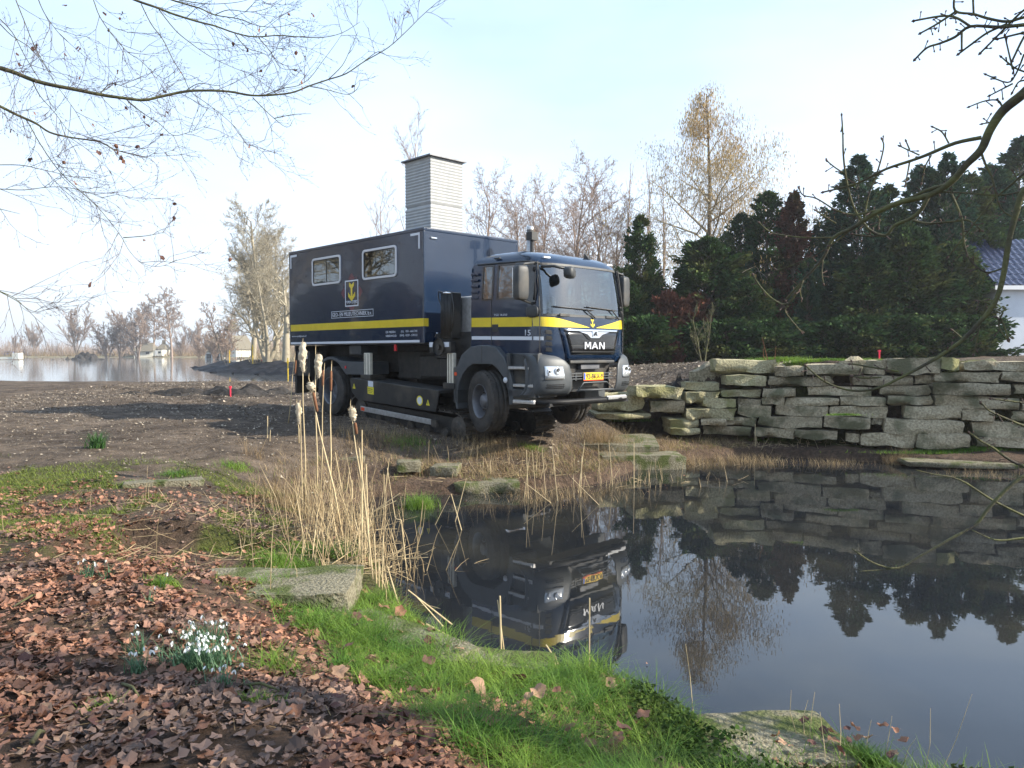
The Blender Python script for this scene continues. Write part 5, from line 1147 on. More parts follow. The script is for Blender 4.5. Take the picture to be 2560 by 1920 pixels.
# ------------------------------------------------------------------ trees
def seg_mesh(name, S, n=3):
    """S rows: x0 y0 z0 r0 x1 y1 z1 r1 -> open n-sided prisms"""
    S = np.array(S, dtype=np.float64); p0 = S[:, 0:3]; r0 = S[:, 3:4]; p1 = S[:, 4:7]; r1 = S[:, 7:8]
    d = p1 - p0; d /= np.maximum(np.linalg.norm(d, axis=1, keepdims=True), 1e-9)
    a = np.where(np.abs(d[:, 2:3]) < .9, np.array([[0, 0, 1.]]), np.array([[1., 0, 0]])); x = np.cross(d, a); x /= np.linalg.norm(x, axis=1, keepdims=True); y = np.cross(d, x)
    V = []
    for k in range(n):
        c_, s_ = math.cos(2 * math.pi * k / n), math.sin(2 * math.pi * k / n); V.append(p0 + (x * c_ + y * s_) * r0)
    for k in range(n):
        c_, s_ = math.cos(2 * math.pi * k / n), math.sin(2 * math.pi * k / n); V.append(p1 + (x * c_ + y * s_) * r1)
    V = np.stack(V, 1).reshape(-1, 3); N = len(S); b0 = (np.arange(N) * 2 * n)[:, None]
    F = np.concatenate([b0 + np.array([[k, (k + 1) % n, n + (k + 1) % n, n + k]]) for k in range(n)], 0)
    return np_mesh(name, V, F, True)
def grow(seed, h, r0, spread=.55, up=.25, kids=(7, 6, 6, 5), fork=False, start=.25, curve=.18, ratio=.55, taper=1., levels=4, segs=6, trunks=1, rmin=.006, gnarl=.10, top=1., cone=.45):
    r = random.Random(seed); T, B = [], []; tips = []
    def branch(p, d, L_, rad, lvl):
        g0 = .35 if lvl == 0 else 1.
        nseg = max(2, segs - lvl); out_ = T if lvl <= (1 if fork else 0) else B; pts = [(p, rad)]; q = p; dd = d
        for k in range(nseg):
            g = gnarl * (1 + lvl * .5) * g0
            dd = (dd + Vector((r.gauss(0, g), r.gauss(0, g), r.gauss(0, g) + up * (.35 if lvl else .05)))).normalized()
            q2 = q + dd * (L_ / nseg); f0 = max(.12, 1 - (k / nseg) * .85 * taper) if lvl or not fork else 1 - k / nseg * .6; f1 = max(.12, 1 - ((k + 1) / nseg) * .85 * taper) if lvl or not fork else 1 - (k + 1) / nseg * .6
            out_.append((*q, max(rmin, rad * f0), *q2, max(rmin, rad * f1))); q = q2; pts.append((q, max(rmin, rad * f1)))
        if lvl >= levels: tips.append((q, dd)); return
        nk = kids[min(lvl, len(kids) - 1)]
        for k in range(nk):
            u_ = (k + r.random() * .8) / nk; t = (start if lvl == 0 else .18) + (1 - (start if lvl == 0 else .18)) * (u_ ** 1.35 if lvl == 0 and cone > .9 else u_); t = min(t, .999); f = t * nseg; i = int(f); a = pts[i][0].lerp(pts[min(i + 1, nseg)][0], f - i); rr = pts[i][1]
            base_d = (pts[min(i + 1, nseg)][0] - pts[i][0]).normalized() if i < nseg else dd
            az = r.random() * 2 * math.pi; ox = base_d.orthogonal().normalized(); oy = base_d.cross(ox); side = ox * math.cos(az) + oy * math.sin(az)
            sp_ = spread * r.uniform(.7, 1.3); nd = (base_d * math.cos(sp_) + side * math.sin(sp_)).normalized()
            ln = L_ * ratio * r.uniform(.65, 1.15) * (1 - (cone if lvl == 0 else .27) * t) * (top if lvl == 0 else 1)
            branch(a, nd, ln, max(rmin, rr * r.uniform(.42, .62)), lvl + 1)
        if lvl: tips.append((q, dd))
    for k in range(trunks):
        az = 2 * math.pi * k / max(1, trunks) + r.random(); ln = .0 if trunks == 1 else r.uniform(.12, .38)
        branch(Vector((0, 0, -.15)), Vector((math.cos(az) * ln, math.sin(az) * ln, 1)).normalized(), h * (1 if trunks == 1 else r.uniform(.7, .95)) * .82, r0 * (1 if trunks == 1 else .7), 0)
    return T, B, tips
def make_tree(name, x, y, seed, h, r0, mt, mc, lab, cat='tree', group=None, n=3, z=None, **k):
    T, B, tips = grow(seed, h, r0, **k)
    t = empty(name, (x, y, Hs(x, y) if z is None else z), 0, lab, cat, group)
    link_mesh('trunk', seg_mesh('trunk', T, 6), mt, t); link_mesh('crown', seg_mesh('crown', B, n), mc, t); t['tips'] = 0
    return t, tips
def copy_thing(o, x, y, rz, sc, lab, z=None):
    r = o.copy(); COL.objects.link(r); r.location = (x, y, Hs(x, y) if z is None else z); r.rotation_euler = (0, 0, rz); r.scale = (sc, sc, sc) if not hasattr(sc, '__len__') else sc; r['label'] = lab
    for ch in list(o.children): c_ = ch.copy(); COL.objects.link(c_); c_.parent = r
    return r
Gf = 'bare trees on the far lake shore'
# large tree group left of the truck
t1, _ = make_tree('bare_tree', D(668, 900, 76).x, 76, 11, 17.5, .42, M['twig_tan'], M['twig_tan'], 'tall bare tree with straight trunk just left of the truck box', group='bare trees on the lake spit', spread=.72, up=.16, kids=(24, 10, 8, 5), start=.2, ratio=.50, cone=.62, levels=4, rmin=.012, gnarl=.09)
t2, _ = make_tree('bare_tree', D(650, 900, 70).x, 72, 23, 11.5, .34, M['twig_tan'], M['twig_tan'], 'broad gnarled bare tree leaning left over the plastic sheeting', group='bare trees on the lake spit', spread=.7, up=.25, kids=(7, 8, 6, 5), start=.15, ratio=.55, levels=4, trunks=3, rmin=.012, gnarl=.14)
t3, _ = make_tree('bare_tree', D(705, 905, 68).x, 69, 31, 10, .40, M['twig_tan'], M['twig_tan'], 'thick-stemmed yellowish bare tree half behind the truck box', group='bare trees on the lake spit', spread=.75, up=.1, kids=(14, 8, 6, 4), start=.2, ratio=.42, levels=4, rmin=.012, gnarl=.16)
t5, _ = make_tree('bare_tree', D(560, 893, 150).x, 150, 41, 14, .32, M['bark'], M['twig_red'], 'wide bare tree in front of the gabled house across the lake', group=Gf, spread=.75, up=.2, kids=(10, 8, 6, 4), start=.15, ratio=.5, levels=4, trunks=2, rmin=.03, gnarl=.12)
# far shore
tA, _ = make_tree('bare_tree', D(430, 893, 262).x, 262, 51, 27, .45, M['twig_red'], M['twig_red'], 'large round-crowned bare tree with dark trunk across the lake', group=Gf, spread=.75, up=.12, kids=(16, 9, 7, 5), start=.25, ratio=.48, cone=.6, levels=4, rmin=.05, gnarl=.08)
tB, _ = make_tree('bare_tree', D(345, 893, 258).x, 258, 52, 25, .4, M['twig_red'], M['twig_red'], 'multi-stemmed reddish bare tree in the middle of the far shore', group=Gf, spread=.6, up=.2, kids=(11, 8, 7, 4), start=.2, ratio=.48, levels=4, trunks=4, rmin=.045, gnarl=.09)
tC, _ = make_tree('bare_tree', D(190, 888, 290).x, 290, 53, 22, .3, M['bark'], M['twig_red'], 'bushy bare tree above the black soil heaps', group=Gf, spread=.45, up=.4, kids=(9, 7, 6, 4), start=.05, ratio=.55, levels=4, trunks=3, rmin=.045, gnarl=.07)
for src, px_, d, sc, rz, lab in ((tB, 268, 262, .68, 1.0, 'short broken-topped bare tree right of the soil heaps'), (tA, 385, 285, .92, 2., 'bare tree behind the largest crown across the lake'), (tC, 88, 320, .72, 2.2, 'slender bare tree near the left edge above the sandy shore'), (tC, 488, 300, .75, 1.1, 'slim pale bare tree between round crown and gabled house'), (tB, 300, 265, .86, 3., 'leaning bare tree with yellowish stems across the lake'),
                             (tC, 455, 290, .5, 3.3, 'low bare tree right of the round-crowned tree'), (t1, 632, 80, .86, 2.4, 'bare tree left of the tall straight one on the spit'), (t1, 690, 84, .95, 4.4, 'bare tree just behind the rear edge of the truck box'), (tA, 590, 240, .62, .4, 'bare tree behind the thatched farmhouse'), (tB, 535, 190, .42, 2.5, 'low bare tree standing before the thatched roof'), (tC, 565, 185, .45, 1.5, 'bushy bare tree before the white gable'), (tC, 500, 205, .42, .2, 'small bushy tree left of the thatched farmhouse'), (tC, 40, 420, .6, .3, 'faint bare tree on the horizon at left edge'), (tB, 520, 230, .5, 5., 'bare tree behind the far reed bank')):
    copy_thing(src, D(px_, 893, d).x, d, rz, sc, lab)
# row behind the truck
Gb = 'bare trees behind the truck'
bx, _ = make_tree('bare_tree', D(1060, 900, 44).x, 44, 61, 15.8, .16, M['twig_red'], M['twig_red'], 'thin upright bare tree behind the corrugated housing', group=Gb, spread=.60, up=.3, kids=(22, 8, 6, 4), start=.2, ratio=.36, levels=4, rmin=.0055, gnarl=.07, z=1.1)
by, _ = make_tree('bare_tree', D(1420, 900, 46).x, 46, 67, 12.8, .17, M['twig_red'], M['twig_red'], 'dense round bare tree behind the cab roof', group=Gb, spread=.68, up=.22, kids=(18, 9, 7, 4), start=.12, ratio=.44, levels=4, rmin=.007, gnarl=.12, z=1.4)
for src, px_, d, sc, rz, lab in ((by, 1185, 47, 1.02, 2., 'bare tree just right of the corrugated housing'), (by, 1330, 50, 1.02, 2., 'bare tree above the exhaust stack'), (by, 1490, 50, .92, 4., 'bare tree between cab roof and the poplars'), (bx, 960, 50, .82, 4.4, 'bare tree with low crown left of the corrugated housing'), (by, 1240, 56, .96, 1., 'bare tree behind the exhaust stack in the second row'),
                             (by, 1550, 44, .8, 5.5, 'bare tree behind the cab right side'), (by, 1290, 44, .9, 2.6, 'bare tree right behind the box front corner'), (by, 1450, 43, .82, 1.3, 'low bare tree right behind the windscreen'), (by, 1540, 56, 1.12, 3.9, 'taller bare tree between the poplars and the cab'), (bx, 1350, 47, .8, 5.2, 'slender bare tree over the middle of the cab'), (by, 880, 62, .72, .5, 'bare tree crown showing just above the box roof'), (by, 1380, 60, .9, 3.4, 'bare tree in the second row behind the cab')):
    copy_thing(src, D(px_, 900, d).x, d, rz, sc, lab, z=1.2)
pop, _ = make_tree('poplar', D(1570, 900, 52).x, 52, 71, 15.2, .12, M['twig_red'], M['twig_red'], 'narrow upright bare poplar right above the cab', 'tree', 'bare poplars beside the alder', spread=.22, up=.8, kids=(44, 7, 5), start=.06, ratio=.20, levels=3, rmin=.007, gnarl=.05, z=1.4)
for px_, sc, rz, lab in ((1622, 1.02, 2., 'second bare poplar, beside the one above the cab'), (1655, .96, 4., 'third bare poplar, partly behind the alder')): copy_thing(pop, D(px_, 900, 53).x, 53, rz, sc, lab, z=1.4)
# alder with catkins
al, tips = make_tree('alder_tree', D(1768, 900, 41).x, 41, 83, 17.6, .20, M['bark'], M['twig_tan'], 'tall alder full of golden hanging catkins above the conifers', 'tree', None, spread=1.1, up=.10, kids=(40, 10, 8), start=.08, ratio=.58, levels=3, rmin=.006, gnarl=.08, z=1.5, cone=.97)
TT_ = [(p, d) for p, d in tips if p.z > 3 and random.random() < min(1, .35 + Vector((p.x, p.y)).length / 2.6)]
def catkins(TT_, per, seed):
    r = np.random.default_rng(seed); P = np.array([tuple(p) for p, d in TT_]); P = np.repeat(P, per, 0) + r.normal(0, .26, (len(P) * per, 3)); N = len(P)
    L_ = r.uniform(.07, .16, N); w = r.uniform(.010, .018, N); a = r.uniform(0, math.pi, N); dx = np.stack([np.cos(a) * w, np.sin(a) * w, np.zeros(N)], 1); dn = np.stack([r.normal(0, .02, N), r.normal(0, .02, N), -L_], 1)
    V = np.stack([P - dx, P + dx, P + dx * .8 + dn, P - dx * .8 + dn], 1).reshape(-1, 3); F = np.arange(N * 4).reshape(-1, 4); return np_mesh('catkins', V, F)
o = link_mesh('catkins', catkins(TT_, 8, 1), M['catkin'], al); o['kind'] = 'stuff'
# conifers
def conifer(seed, h, rb, m, n_br=230, per=62, tipz=1.0, flat=.0, gaps=.35):
    r = np.random.default_rng(seed); t = r.random(n_br) ** 1.15; z = .25 + (h - .3) * t
    prof = np.interp(t, [0, .12, .45, .75, .91, 1.0], [.82, 1.0, .95, .68, .34, .05]); az = r.uniform(0, 2 * math.pi, n_br); Rr = rb * prof * r.uniform(.72, 1.18, n_br)
    lobes = 1 + .22 * np.sin(az * 3 + t * 9 + seed) + .12 * np.sin(az * 5 - t * 14); Rr *= lobes
    S = []; P = []; 
    for i in range(n_br):
        L_ = Rr[i]; d = np.array([math.cos(az[i]), math.sin(az[i]), .35 + .5 * t[i]]); base = np.array([0, 0, max(.1, z[i] - L_ * .35)])
        S.append((*base, .018, *(base + d * L_ * .9), .005))
        n_ = int(per * (.5 + .6 * prof[i])); u = r.random(n_) ** .6 * (1 - gaps) + gaps
        q = base + d * (L_ * u)[:, None] + r.normal(0, 1, (n_, 3)) * np.array([.10, .10, .075]) * (.35 + L_ * .42); P.append(q)
    P = np.concatenate(P); N = len(P)
    rad = P.copy(); rad[:, 2] = 0; rl = np.linalg.norm(rad, axis=1, keepdims=True); rad = rad / np.maximum(rl, .05)
    d = rad * .8 + r.normal(0, .35, (N, 3)) + np.array([0, 0, .35]); d /= np.linalg.norm(d, axis=1, keepdims=True)
    s_ = np.cross(d, r.normal(0, 1, (N, 3))); s_ /= np.linalg.norm(s_, axis=1, keepdims=True); L_ = r.uniform(.12, .30, N)[:, None]; w = r.uniform(.03, .07, N)[:, None]
    V = np.stack([P, P + d * L_ * .5 + s_ * w, P + d * L_ + np.array([0, 0, -.02]), P + d * L_ * .5 - s_ * w], 1).reshape(-1, 3)
    S.append((0, 0, -.3, .13, 0, 0, h * .55, .08)); S.append((0, 0, h * .55, .08, 0, 0, h * .97, .015))
    return seg_mesh('trunk', S, 5), np_mesh('crown', V, np.arange(N * 4).reshape(-1, 4))
CM = {}
for key, a in dict(A=(1, 8.3, 1.55, 'conif'), B=(2, 8.8, 1.7, 'conif_blue'), C=(3, 6.0, 1.6, 'conif'), D=(4, 8.2, 1.0, 'conif_red'), E=(5, 9.5, 1.5, 'conif_blue'), F=(6, 2.2, 1.5, 'conif'), G=(7, 2.3, .8, 'conif_red')).items():
    big_ = key in 'ABCDE'; tr_, cr_ = conifer(a[0], a[1], a[2], a[3], 380 if big_ else 130, 66 if big_ else 60); CM[key] = (tr_, cr_, a[3], a[1])
Gc = 'conifers in the hedge behind the pond'
def put_con(key, px_, top, d, lab, wx=1., z=None, name='conifer', grp=Gc, cat='conifer'):
    tr_, cr_, mn, h = CM[key]; p = D(px_, 0, d); zb_ = 1.62 if z is None else z; hh = D(px_, top, d).z - zb_; s_ = hh / h
    o = empty(name, (p.x, d, zb_ - .1), random.uniform(0, 6.28), lab, cat, grp); o.scale = (s_ * wx, s_ * wx, s_)
    link_mesh('trunk', tr_, M['bark'], o); link_mesh('crown', cr_, M[mn], o); return o
for key, px_, top, d, wx, lab in [
    ('A', 1605, 535, 36, .74, 'slim conifer with thin crown just right of the cab'), ('C', 1583, 700, 35, .7, 'low dark conifer directly right of the cab mirror'), ('A', 1640, 640, 37, .6, 'short conifer between the slim one and the bare shrub'),
    ('C', 1775, 590, 36, 1.15, 'rounded dark conifer below the alder trunk'), ('B', 1860, 530, 37.5, .9, 'conifer with feathery top left of the red-brown one'), ('A', 1925, 478, 37, .95, 'tall green conifer left of the dead red-brown conifer'),
    ('D', 1992, 478, 36, .85, 'dead red-brown conifer between green neighbours'), ('E', 2050, 560, 38, .7, 'conifer behind the dead red-brown one'), ('E', 2155, 388, 36, 1.0, 'tall pointed conifer with spire top above the bare branch'),
    ('B', 2100, 520, 37, .8, 'conifer left of the pointed spire'), ('A', 2230, 460, 36.5, .72, 'conifer with light green tip right of the spire'), ('B', 2320, 410, 37, .9, 'blue-green conifer left of the brownish spire'), ('E', 2380, 382, 36, .78, 'brownish spire-topped conifer behind the thick branch'),
    ('A', 2440, 435, 37, .9, 'broad conifer above the left corner of the house roof'), ('B', 2495, 410, 40, .9, 'conifer rising behind the house roof'), ('E', 2560, 345, 41, 1.1, 'tallest conifer at the right edge behind the house'), ('C', 2280, 560, 34.5, 1., 'squat dark conifer in front of the blue-green ones'), ('C', 2400, 600, 34.6, 1., 'squat dark conifer left of the house wall'),
    ('C', 1880, 690, 34.5, 1.1, 'squat dark conifer below the tall green one'), ('C', 2180, 640, 34.4, 1.15, 'squat dark conifer below the pointed spire'), ('B', 2030, 640, 35, .8, 'dense conifer right of the dead one'), ('A', 1700, 720, 36.5, .8, 'small conifer behind the bare mossy shrub')]:
    put_con(key, px_, top, d, lab, wx)
for px_, top, d, wx, key, lab in [(1570, 800, 33.5, 1.1, 'F', 'low dark bush beside the headlamp'), (1625, 790, 33.4, 1.0, 'F', 'low dark bush left of the red-brown bush'), (1758, 810, 33.6, 1., 'F', 'low dark bush right of the red-brown bush'), (1830, 800, 33.2, 1.3, 'F', 'low dark bush right of the bare mossy shrub'), (1930, 800, 33.2, 1.3, 'F', 'low dark bush left of the gap in the hedge'),
                              (2075, 805, 33.4, 1.0, 'F', 'low dark bush right of the bright gap in the hedge'), (2160, 790, 33, 1.2, 'F', 'low dark bush behind the wall-top stake'), (2250, 790, 33, 1.2, 'F', 'low dark bush right of the wall-top stake'), (2345, 790, 33, 1.2, 'F', 'low dark bush left of the last one before the house'), (2435, 790, 33, 1.1, 'F', 'low dark bush touching the house corner'),
                              (1700, 850, 32.6, .8, 'G', 'small red-brown bush at the foot of the hedge'), (1678, 730, 34.2, .7, 'G', 'taller red-brown bush behind the small one'), (1745, 735, 34.5, .6, 'G', 'thin red-brown bush behind the mossy shrub')]:
    put_con(key, px_, top, d, lab, wx, name='bush', grp='bushes at the foot of the hedge', cat='bush')
for k, (key, x_, y_, sc, lab) in enumerate([('t', -24, 18, 1.0, 'bare tree outside the picture to the left, nearest'), ('t', -28, 22, 1.05, 'bare tree outside the picture to the left, behind the nearest'), ('t', -23, 14, .85, 'small bare tree outside the picture at left'), ('t', -33, 27, 1.1, 'bare tree far left outside the picture'), ('t', -31, 16, .9, 'bare tree outside the picture at left, second row'), ('t', -38, 30, 1.2, 'tall bare tree far left outside the picture')]):
    copy_thing(t1 if k % 2 else by, x_, y_, k * 1.3, sc, lab)
for k, (x_, y_) in enumerate([(-27, 19.5), (-30, 24), (-25, 16), (-34, 21), (-29, 13), (-36, 26), (-40, 33)]):
    tr_, cr_, mn, h = CM['AB'[k % 2]]; o = empty('conifer', (x_, y_, .6), k * 1.1, 'evergreen outside the picture to the left, number %s in the clump' % ['one', 'two', 'three', 'four', 'five', 'six', 'seven'][k], 'conifer', 'evergreens outside the picture'); o.scale = (1.3, 1.3, .62)
    link_mesh('trunk', tr_, M['bark'], o); link_mesh('crown', cr_, M[mn], o)
sh, _ = make_tree('bare_shrub', D(1760, 915, 31).x, 31, 93, 3.5, .055, M['bark_green'], M['bark_green'], 'bare mossy shrub with forked stem in front of the hedge', 'shrub', None, spread=.42, up=.45, kids=(6, 5, 4), start=.25, ratio=.5, levels=3, trunks=2, rmin=.008, gnarl=.10, z=1.5, fork=True)
# thin far bushes and reeds on the lake's far shore: one mass
def scrub(name, pts, m, seed, per, hgt, wid, lab, cat, kind='stuff', lw=.05):
    r = np.random.default_rng(seed); P = []
    for (x0, y0, x1, y1, n_) in pts:
        t = r.random(n_)[:, None]; P.append(np.array([[x0, y0]]) + t * np.array([[x1 - x0, y1 - y0]]) + r.normal(0, wid, (n_, 2)))
    P = np.concatenate(P); N = len(P); z = H(P[:, 0], P[:, 1]); hh = hgt * r.uniform(.35, 1.1, N) * (.6 + .8 * vnoise(P[:, 0], P[:, 1], wid * 1.5, seed))
    P3 = np.column_stack([P, np.maximum(z, LAKE_Z) - .1]); S = []
    for k in range(per):
        d = np.column_stack([r.normal(0, .28, N), r.normal(0, .28, N), np.ones(N)]) * hh[:, None] * r.uniform(.5, 1, N)[:, None]; S.append(np.column_stack([P3, np.full(N, lw), P3 + d, np.full(N, lw * .3)]))
    o = link_mesh(name, seg_mesh(name, np.concatenate(S), 3), m); return tag(o, lab, cat, kind=kind)
scrub('scrub', [(-420, 310, -95, 300, 1700), (-95, 285, -44, 190, 600), (-130, 305, -60, 290, 800)], M['twig_red'], 3, 3, 7, 4, 'band of brown scrub along the far lake shore', 'scrub', lw=.09)
scrub('reed_bed', [(-330, 291, -100, 284, 1400), (-88, 275, -50, 160, 400)], M['drygrass'], 4, 2, 2.6, 2.5, 'pale reed fringe along the far lake shore', 'reeds', lw=.09)
scrub('undergrowth', [(-24, 75, -12, 70, 260)], M['twig_tan'], 6, 4, 4.0, 1.6, 'yellowish thicket at the foot of the trees left of the truck', 'undergrowth', lw=.018)
scrub('undergrowth', [(0, 46, 12, 44, 500), (-6, 52, 10, 54, 300)], M['twig_red'], 8, 4, 3.6, 2, 'brown thicket behind the truck cab', 'undergrowth', lw=.012)
scrub('treeline', [(-700, 700, 60, 640, 1500)], M['twig_red'], 9, 3, 11, 14, 'faint line of woods on the horizon', 'woods', lw=.3)
# ------------------------------------------------------------------ near vegetation
def blades(P, L_, w, r, lean=.5, curl=.6, segs=3, up=1.0):
    """curved tapering blades; P (n,3) roots, L_ lengths, w widths"""
    N = len(P); a = r.uniform(0, 2 * math.pi, N); dr = np.stack([np.cos(a), np.sin(a)], 1); sd = np.stack([-dr[:, 1], dr[:, 0]], 1)
    ln = lean * r.random(N) ** 1.0; cu = curl * r.uniform(.3, 1.3, N); V = []
    for k in range(segs + 1):
        t = k / segs; hor = (ln * t + cu * t * t) * L_; z = L_ * up * (t - .35 * cu * t * t); wk = w * (1 - t) ** .7 if k < segs else w * .05
        c_ = P.copy(); c_[:, :2] += dr * hor[:, None]; c_[:, 2] += z
        e_ = np.zeros((N, 3)); e_[:, :2] = sd * (wk[:, None] / 2); V += [c_ - e_, c_ + e_]
    V = np.stack(V, 1).reshape(-1, 3); b0 = (np.arange(N) * 2 * (segs + 1))[:, None]
    F = np.concatenate([b0 + np.array([[2 * k, 2 * k + 1, 2 * k + 3, 2 * k + 2]]) for k in range(segs)]); return V, F
def scatter(n_, x0, x1, y0, y1, dens, r):
    x = r.uniform(x0, x1, n_); y = r.uniform(y0, y1, n_); k = r.random(n_) < dens(x, y); x, y = x[k], y[k]; return np.column_stack([x, y, H(x, y)])
def stuff(name, V, F, m, lab, cat): return tag(link_mesh(name, np_mesh(name, V, F), m), lab, cat, kind='stuff')
r = np.random.default_rng(11)
sl_pts = [(-1.6, 6.6)]
def on_slab(x, y): return ((np.abs(x + 1.95) < 1.0) & (y > 6.05) & (y < 7.15)).astype(float)
# lush grass on the near bank
def gd(x, y):
    d = sdf(POND, x, y); wv = 1.0 + .22 * (vnoise(x, y, .6, 21) - .5) * 2
    wid = np.interp(y, [3.2, 4.2, 5.5, 7], [1.35, 1.3, 1.2, 1.15]); f = ss((wid * wv - d) / .22) * (d > .02)
    clump = ss((vnoise(x, y, .13, 22) * .6 + vnoise(x, y, .45, 24) * .4 - .30) / .22); right = 1 - .75 * ss((x - .95) / .35); up_ = 1 - ss((y - 7.0) / .5)
    return f * clump * right * up_ * (1 - on_slab(x, y) * ss((y - 6.25) / .1))
P = scatter(215000, -3.3, 2.6, 2.7, 7.4, gd, r); tuft = vnoise(P[:, 0], P[:, 1], .22, 23)
V, F = blades(P - [0, 0, .01], r.uniform(.07, .20, len(P)) * (.3 + 1.05 * tuft), r.uniform(.0028, .0062, len(P)), r, .7, 1.0, 4); print('grass', len(P))
stuff('grass', V, F, M['grass'], 'lush green grass along the near bank of the pond', 'grass')
# right of it the small grass tuft at the bottom edge
P = scatter(60000, 1.4, 2.7, 3.3, 4.1, lambda x, y: ((sdf(POND, x, y) > .0) & ((x - 2.05) ** 2 / .16 + (y - 3.72) ** 2 / .05 < 1)).astype(float), r)
if len(P): V, F = blades(P, r.uniform(.05, .12, len(P)), r.uniform(.003, .005, len(P)), r); stuff('grass', V, F, M['grass'], 'green grass tuft at the bottom edge beside the grey slab', 'grass')
# moss and short grass patches further left, and on ledges
def md(x, y):
    f = ss((vnoise(x, y, .7, 6) * .6 + vnoise(x, y, .2, 8) * .4 - .45) / .12) * ss((y - 5.0) / 1.2) * ss((11.2 - y) / 2); return f * (x < -1.2) * (sdf(POND, x, y) > .3)
P = scatter(130000, -9, -1.6, 4.2, 12, md, r); V, F = blades(P, r.uniform(.02, .06, len(P)), r.uniform(.004, .009, len(P)), r, .8, .8, 2); print('moss', len(P))
stuff('moss', V, F, M['moss'], 'patchy moss and short grass on the ground left of the reeds', 'moss')
tl = [(1930, 1085, .30, .7, .18, .15, 'bright grass tuft growing at the foot of the stone wall'), (2060, 1095, .30, 1.2, .15, .10, 'short dark grass along the foot of the stone wall'), (2450, 1120, .3, 1.6, .15, .08, 'short grass under the right part of the stone wall'), (2110, 1036, .95, .25, .06, .05, 'small green moss tuft growing on a wall ledge'), (1690, 1030, .75, .18, .12, .10, 'grass tuft in the gap at the left end of the wall'), (1560, 1050, .62, .5, .25, .12, 'greenish grass beside the squared block')]
for (x_, y_, z_, wx_, wy_, hh, lab) in tl:
    p = G(x_, y_, z_); n_ = int(2600 * wx_) + 500; Q = np.column_stack([r.normal(p.x, wx_ * .5, n_), r.normal(p.y, wy_ * .5, n_)]); zz = np.maximum(H(Q[:, 0], Q[:, 1]), z_ - .1) if z_ < .5 else np.full(n_, z_ - .02)
    V, F = blades(np.column_stack([Q, zz]), r.uniform(.4, 1.1, n_) * hh, r.uniform(.007, .013, n_), r, .5, .7); stuff('grass_tuft', V, F, M['grass'], lab, 'grass')
def tuft_(x_, y_, z_, n_, rad, hh, m, lab, cat, name, w=.01, lean=.5, curl=.7):
    p = G(x_, y_, z_); Q = np.column_stack([r.normal(p.x, rad, n_), r.normal(p.y, rad * .8, n_)]); Q = np.column_stack([Q, np.maximum(H(Q[:, 0], Q[:, 1]), 0) - .01])
    V, F = blades(Q, r.uniform(.4, 1.1, n_) * hh, r.uniform(.5, 1.1, n_) * w, r, lean, curl); o = link_mesh(name, np_mesh(name, V, F), m); return tag(o, lab, cat, kind=None if 'daff' in name else 'stuff')
tuft_(242, 1135, .62, 170, .05, .30, M['daff'], 'dark green tuft of daffodil leaves on bare soil', 'plant', 'daffodil_clump', .018, .6, .35)
for (x_, y_, n_, rad, hh, lab) in ((720, 1370, 900, .13, .17, 'bright grass tuft at the foot of the cattails'), (590, 1185, 500, .12, .12, 'grass tuft beside the plank-like stone'), (440, 1215, 420, .11, .09, 'small grass tuft left of the plank-like stone'), (255, 1340, 300, .10, .08, 'grass tuft in the leaves above the snowdrops'), (180, 1290, 260, .09, .08, 'grass tuft in the leaves at far left'), (330, 1235, 260, .10, .07, 'low grass tuft in the middle of the leaf litter'),
                             (410, 1500, 420, .05, .10, 'grass tuft with a single snowdrop behind the clump'), (1050, 1190, 700, .10, .26, 'green grass tuft at the waterline beside the bank slabs'), (1330, 1100, 600, .12, .12, 'grass tuft in the shade below the front wheel'), (1020, 1105, 500, .2, .2, 'thin grass below the guard bar'), (260, 1830, 200, .04, .07, 'small grass tuft in the leaves at bottom left'), (660, 1800, 200, .05, .07, 'small grass tuft between leaves below the snowdrops')):
    tuft_(x_, y_, .45 if y_ > 1150 else .6, n_, rad, hh, M['grass'], lab, 'grass', 'grass_tuft', .006)
# dry grass
dg = [(1520, 1100, .45, 900, .30, .55, 'tall pale dry grass in front of the far wheel'), (1700, 1120, .3, 800, .35, .22, 'matted dry grass at the left corner of the pond'), (1860, 1130, .2, 900, .45, .20, 'matted dry grass along the far edge of the pond'), (2245, 1135, .2, 500, .12, .28, 'round yellow dry tuft hanging over the far pond edge'), (2080, 1135, .2, 300, .3, .16, 'sparse dry grass hanging over the far edge'), (950, 1120, .5, 1100, .5, .24, 'brown dry grass on the bank below the track unit'), (1230, 1120, .5, 900, .4, .26, 'brown dry grass on the shaded bank below the front wheel'), (720, 1240, .4, 380, .18, .42, 'fine brown dry grass around the cattail stems'), (640, 1160, .5, 60, .10, .40, 'thin dry stalks left of the cattails'), (1400, 1190, .3, 700, .5, .18, 'dry grass fringe along the far bank by the reeds'), (2450, 1160, .2, 250, .4, .14, 'dry stalks on the ledge at far right')]
for (x_, y_, z_, n_, rad, hh, lab) in dg: tuft_(x_, y_, z_, n_, rad, hh, M['drygrass'], lab, 'dry grass', 'dry_grass', .006, .55, .5)
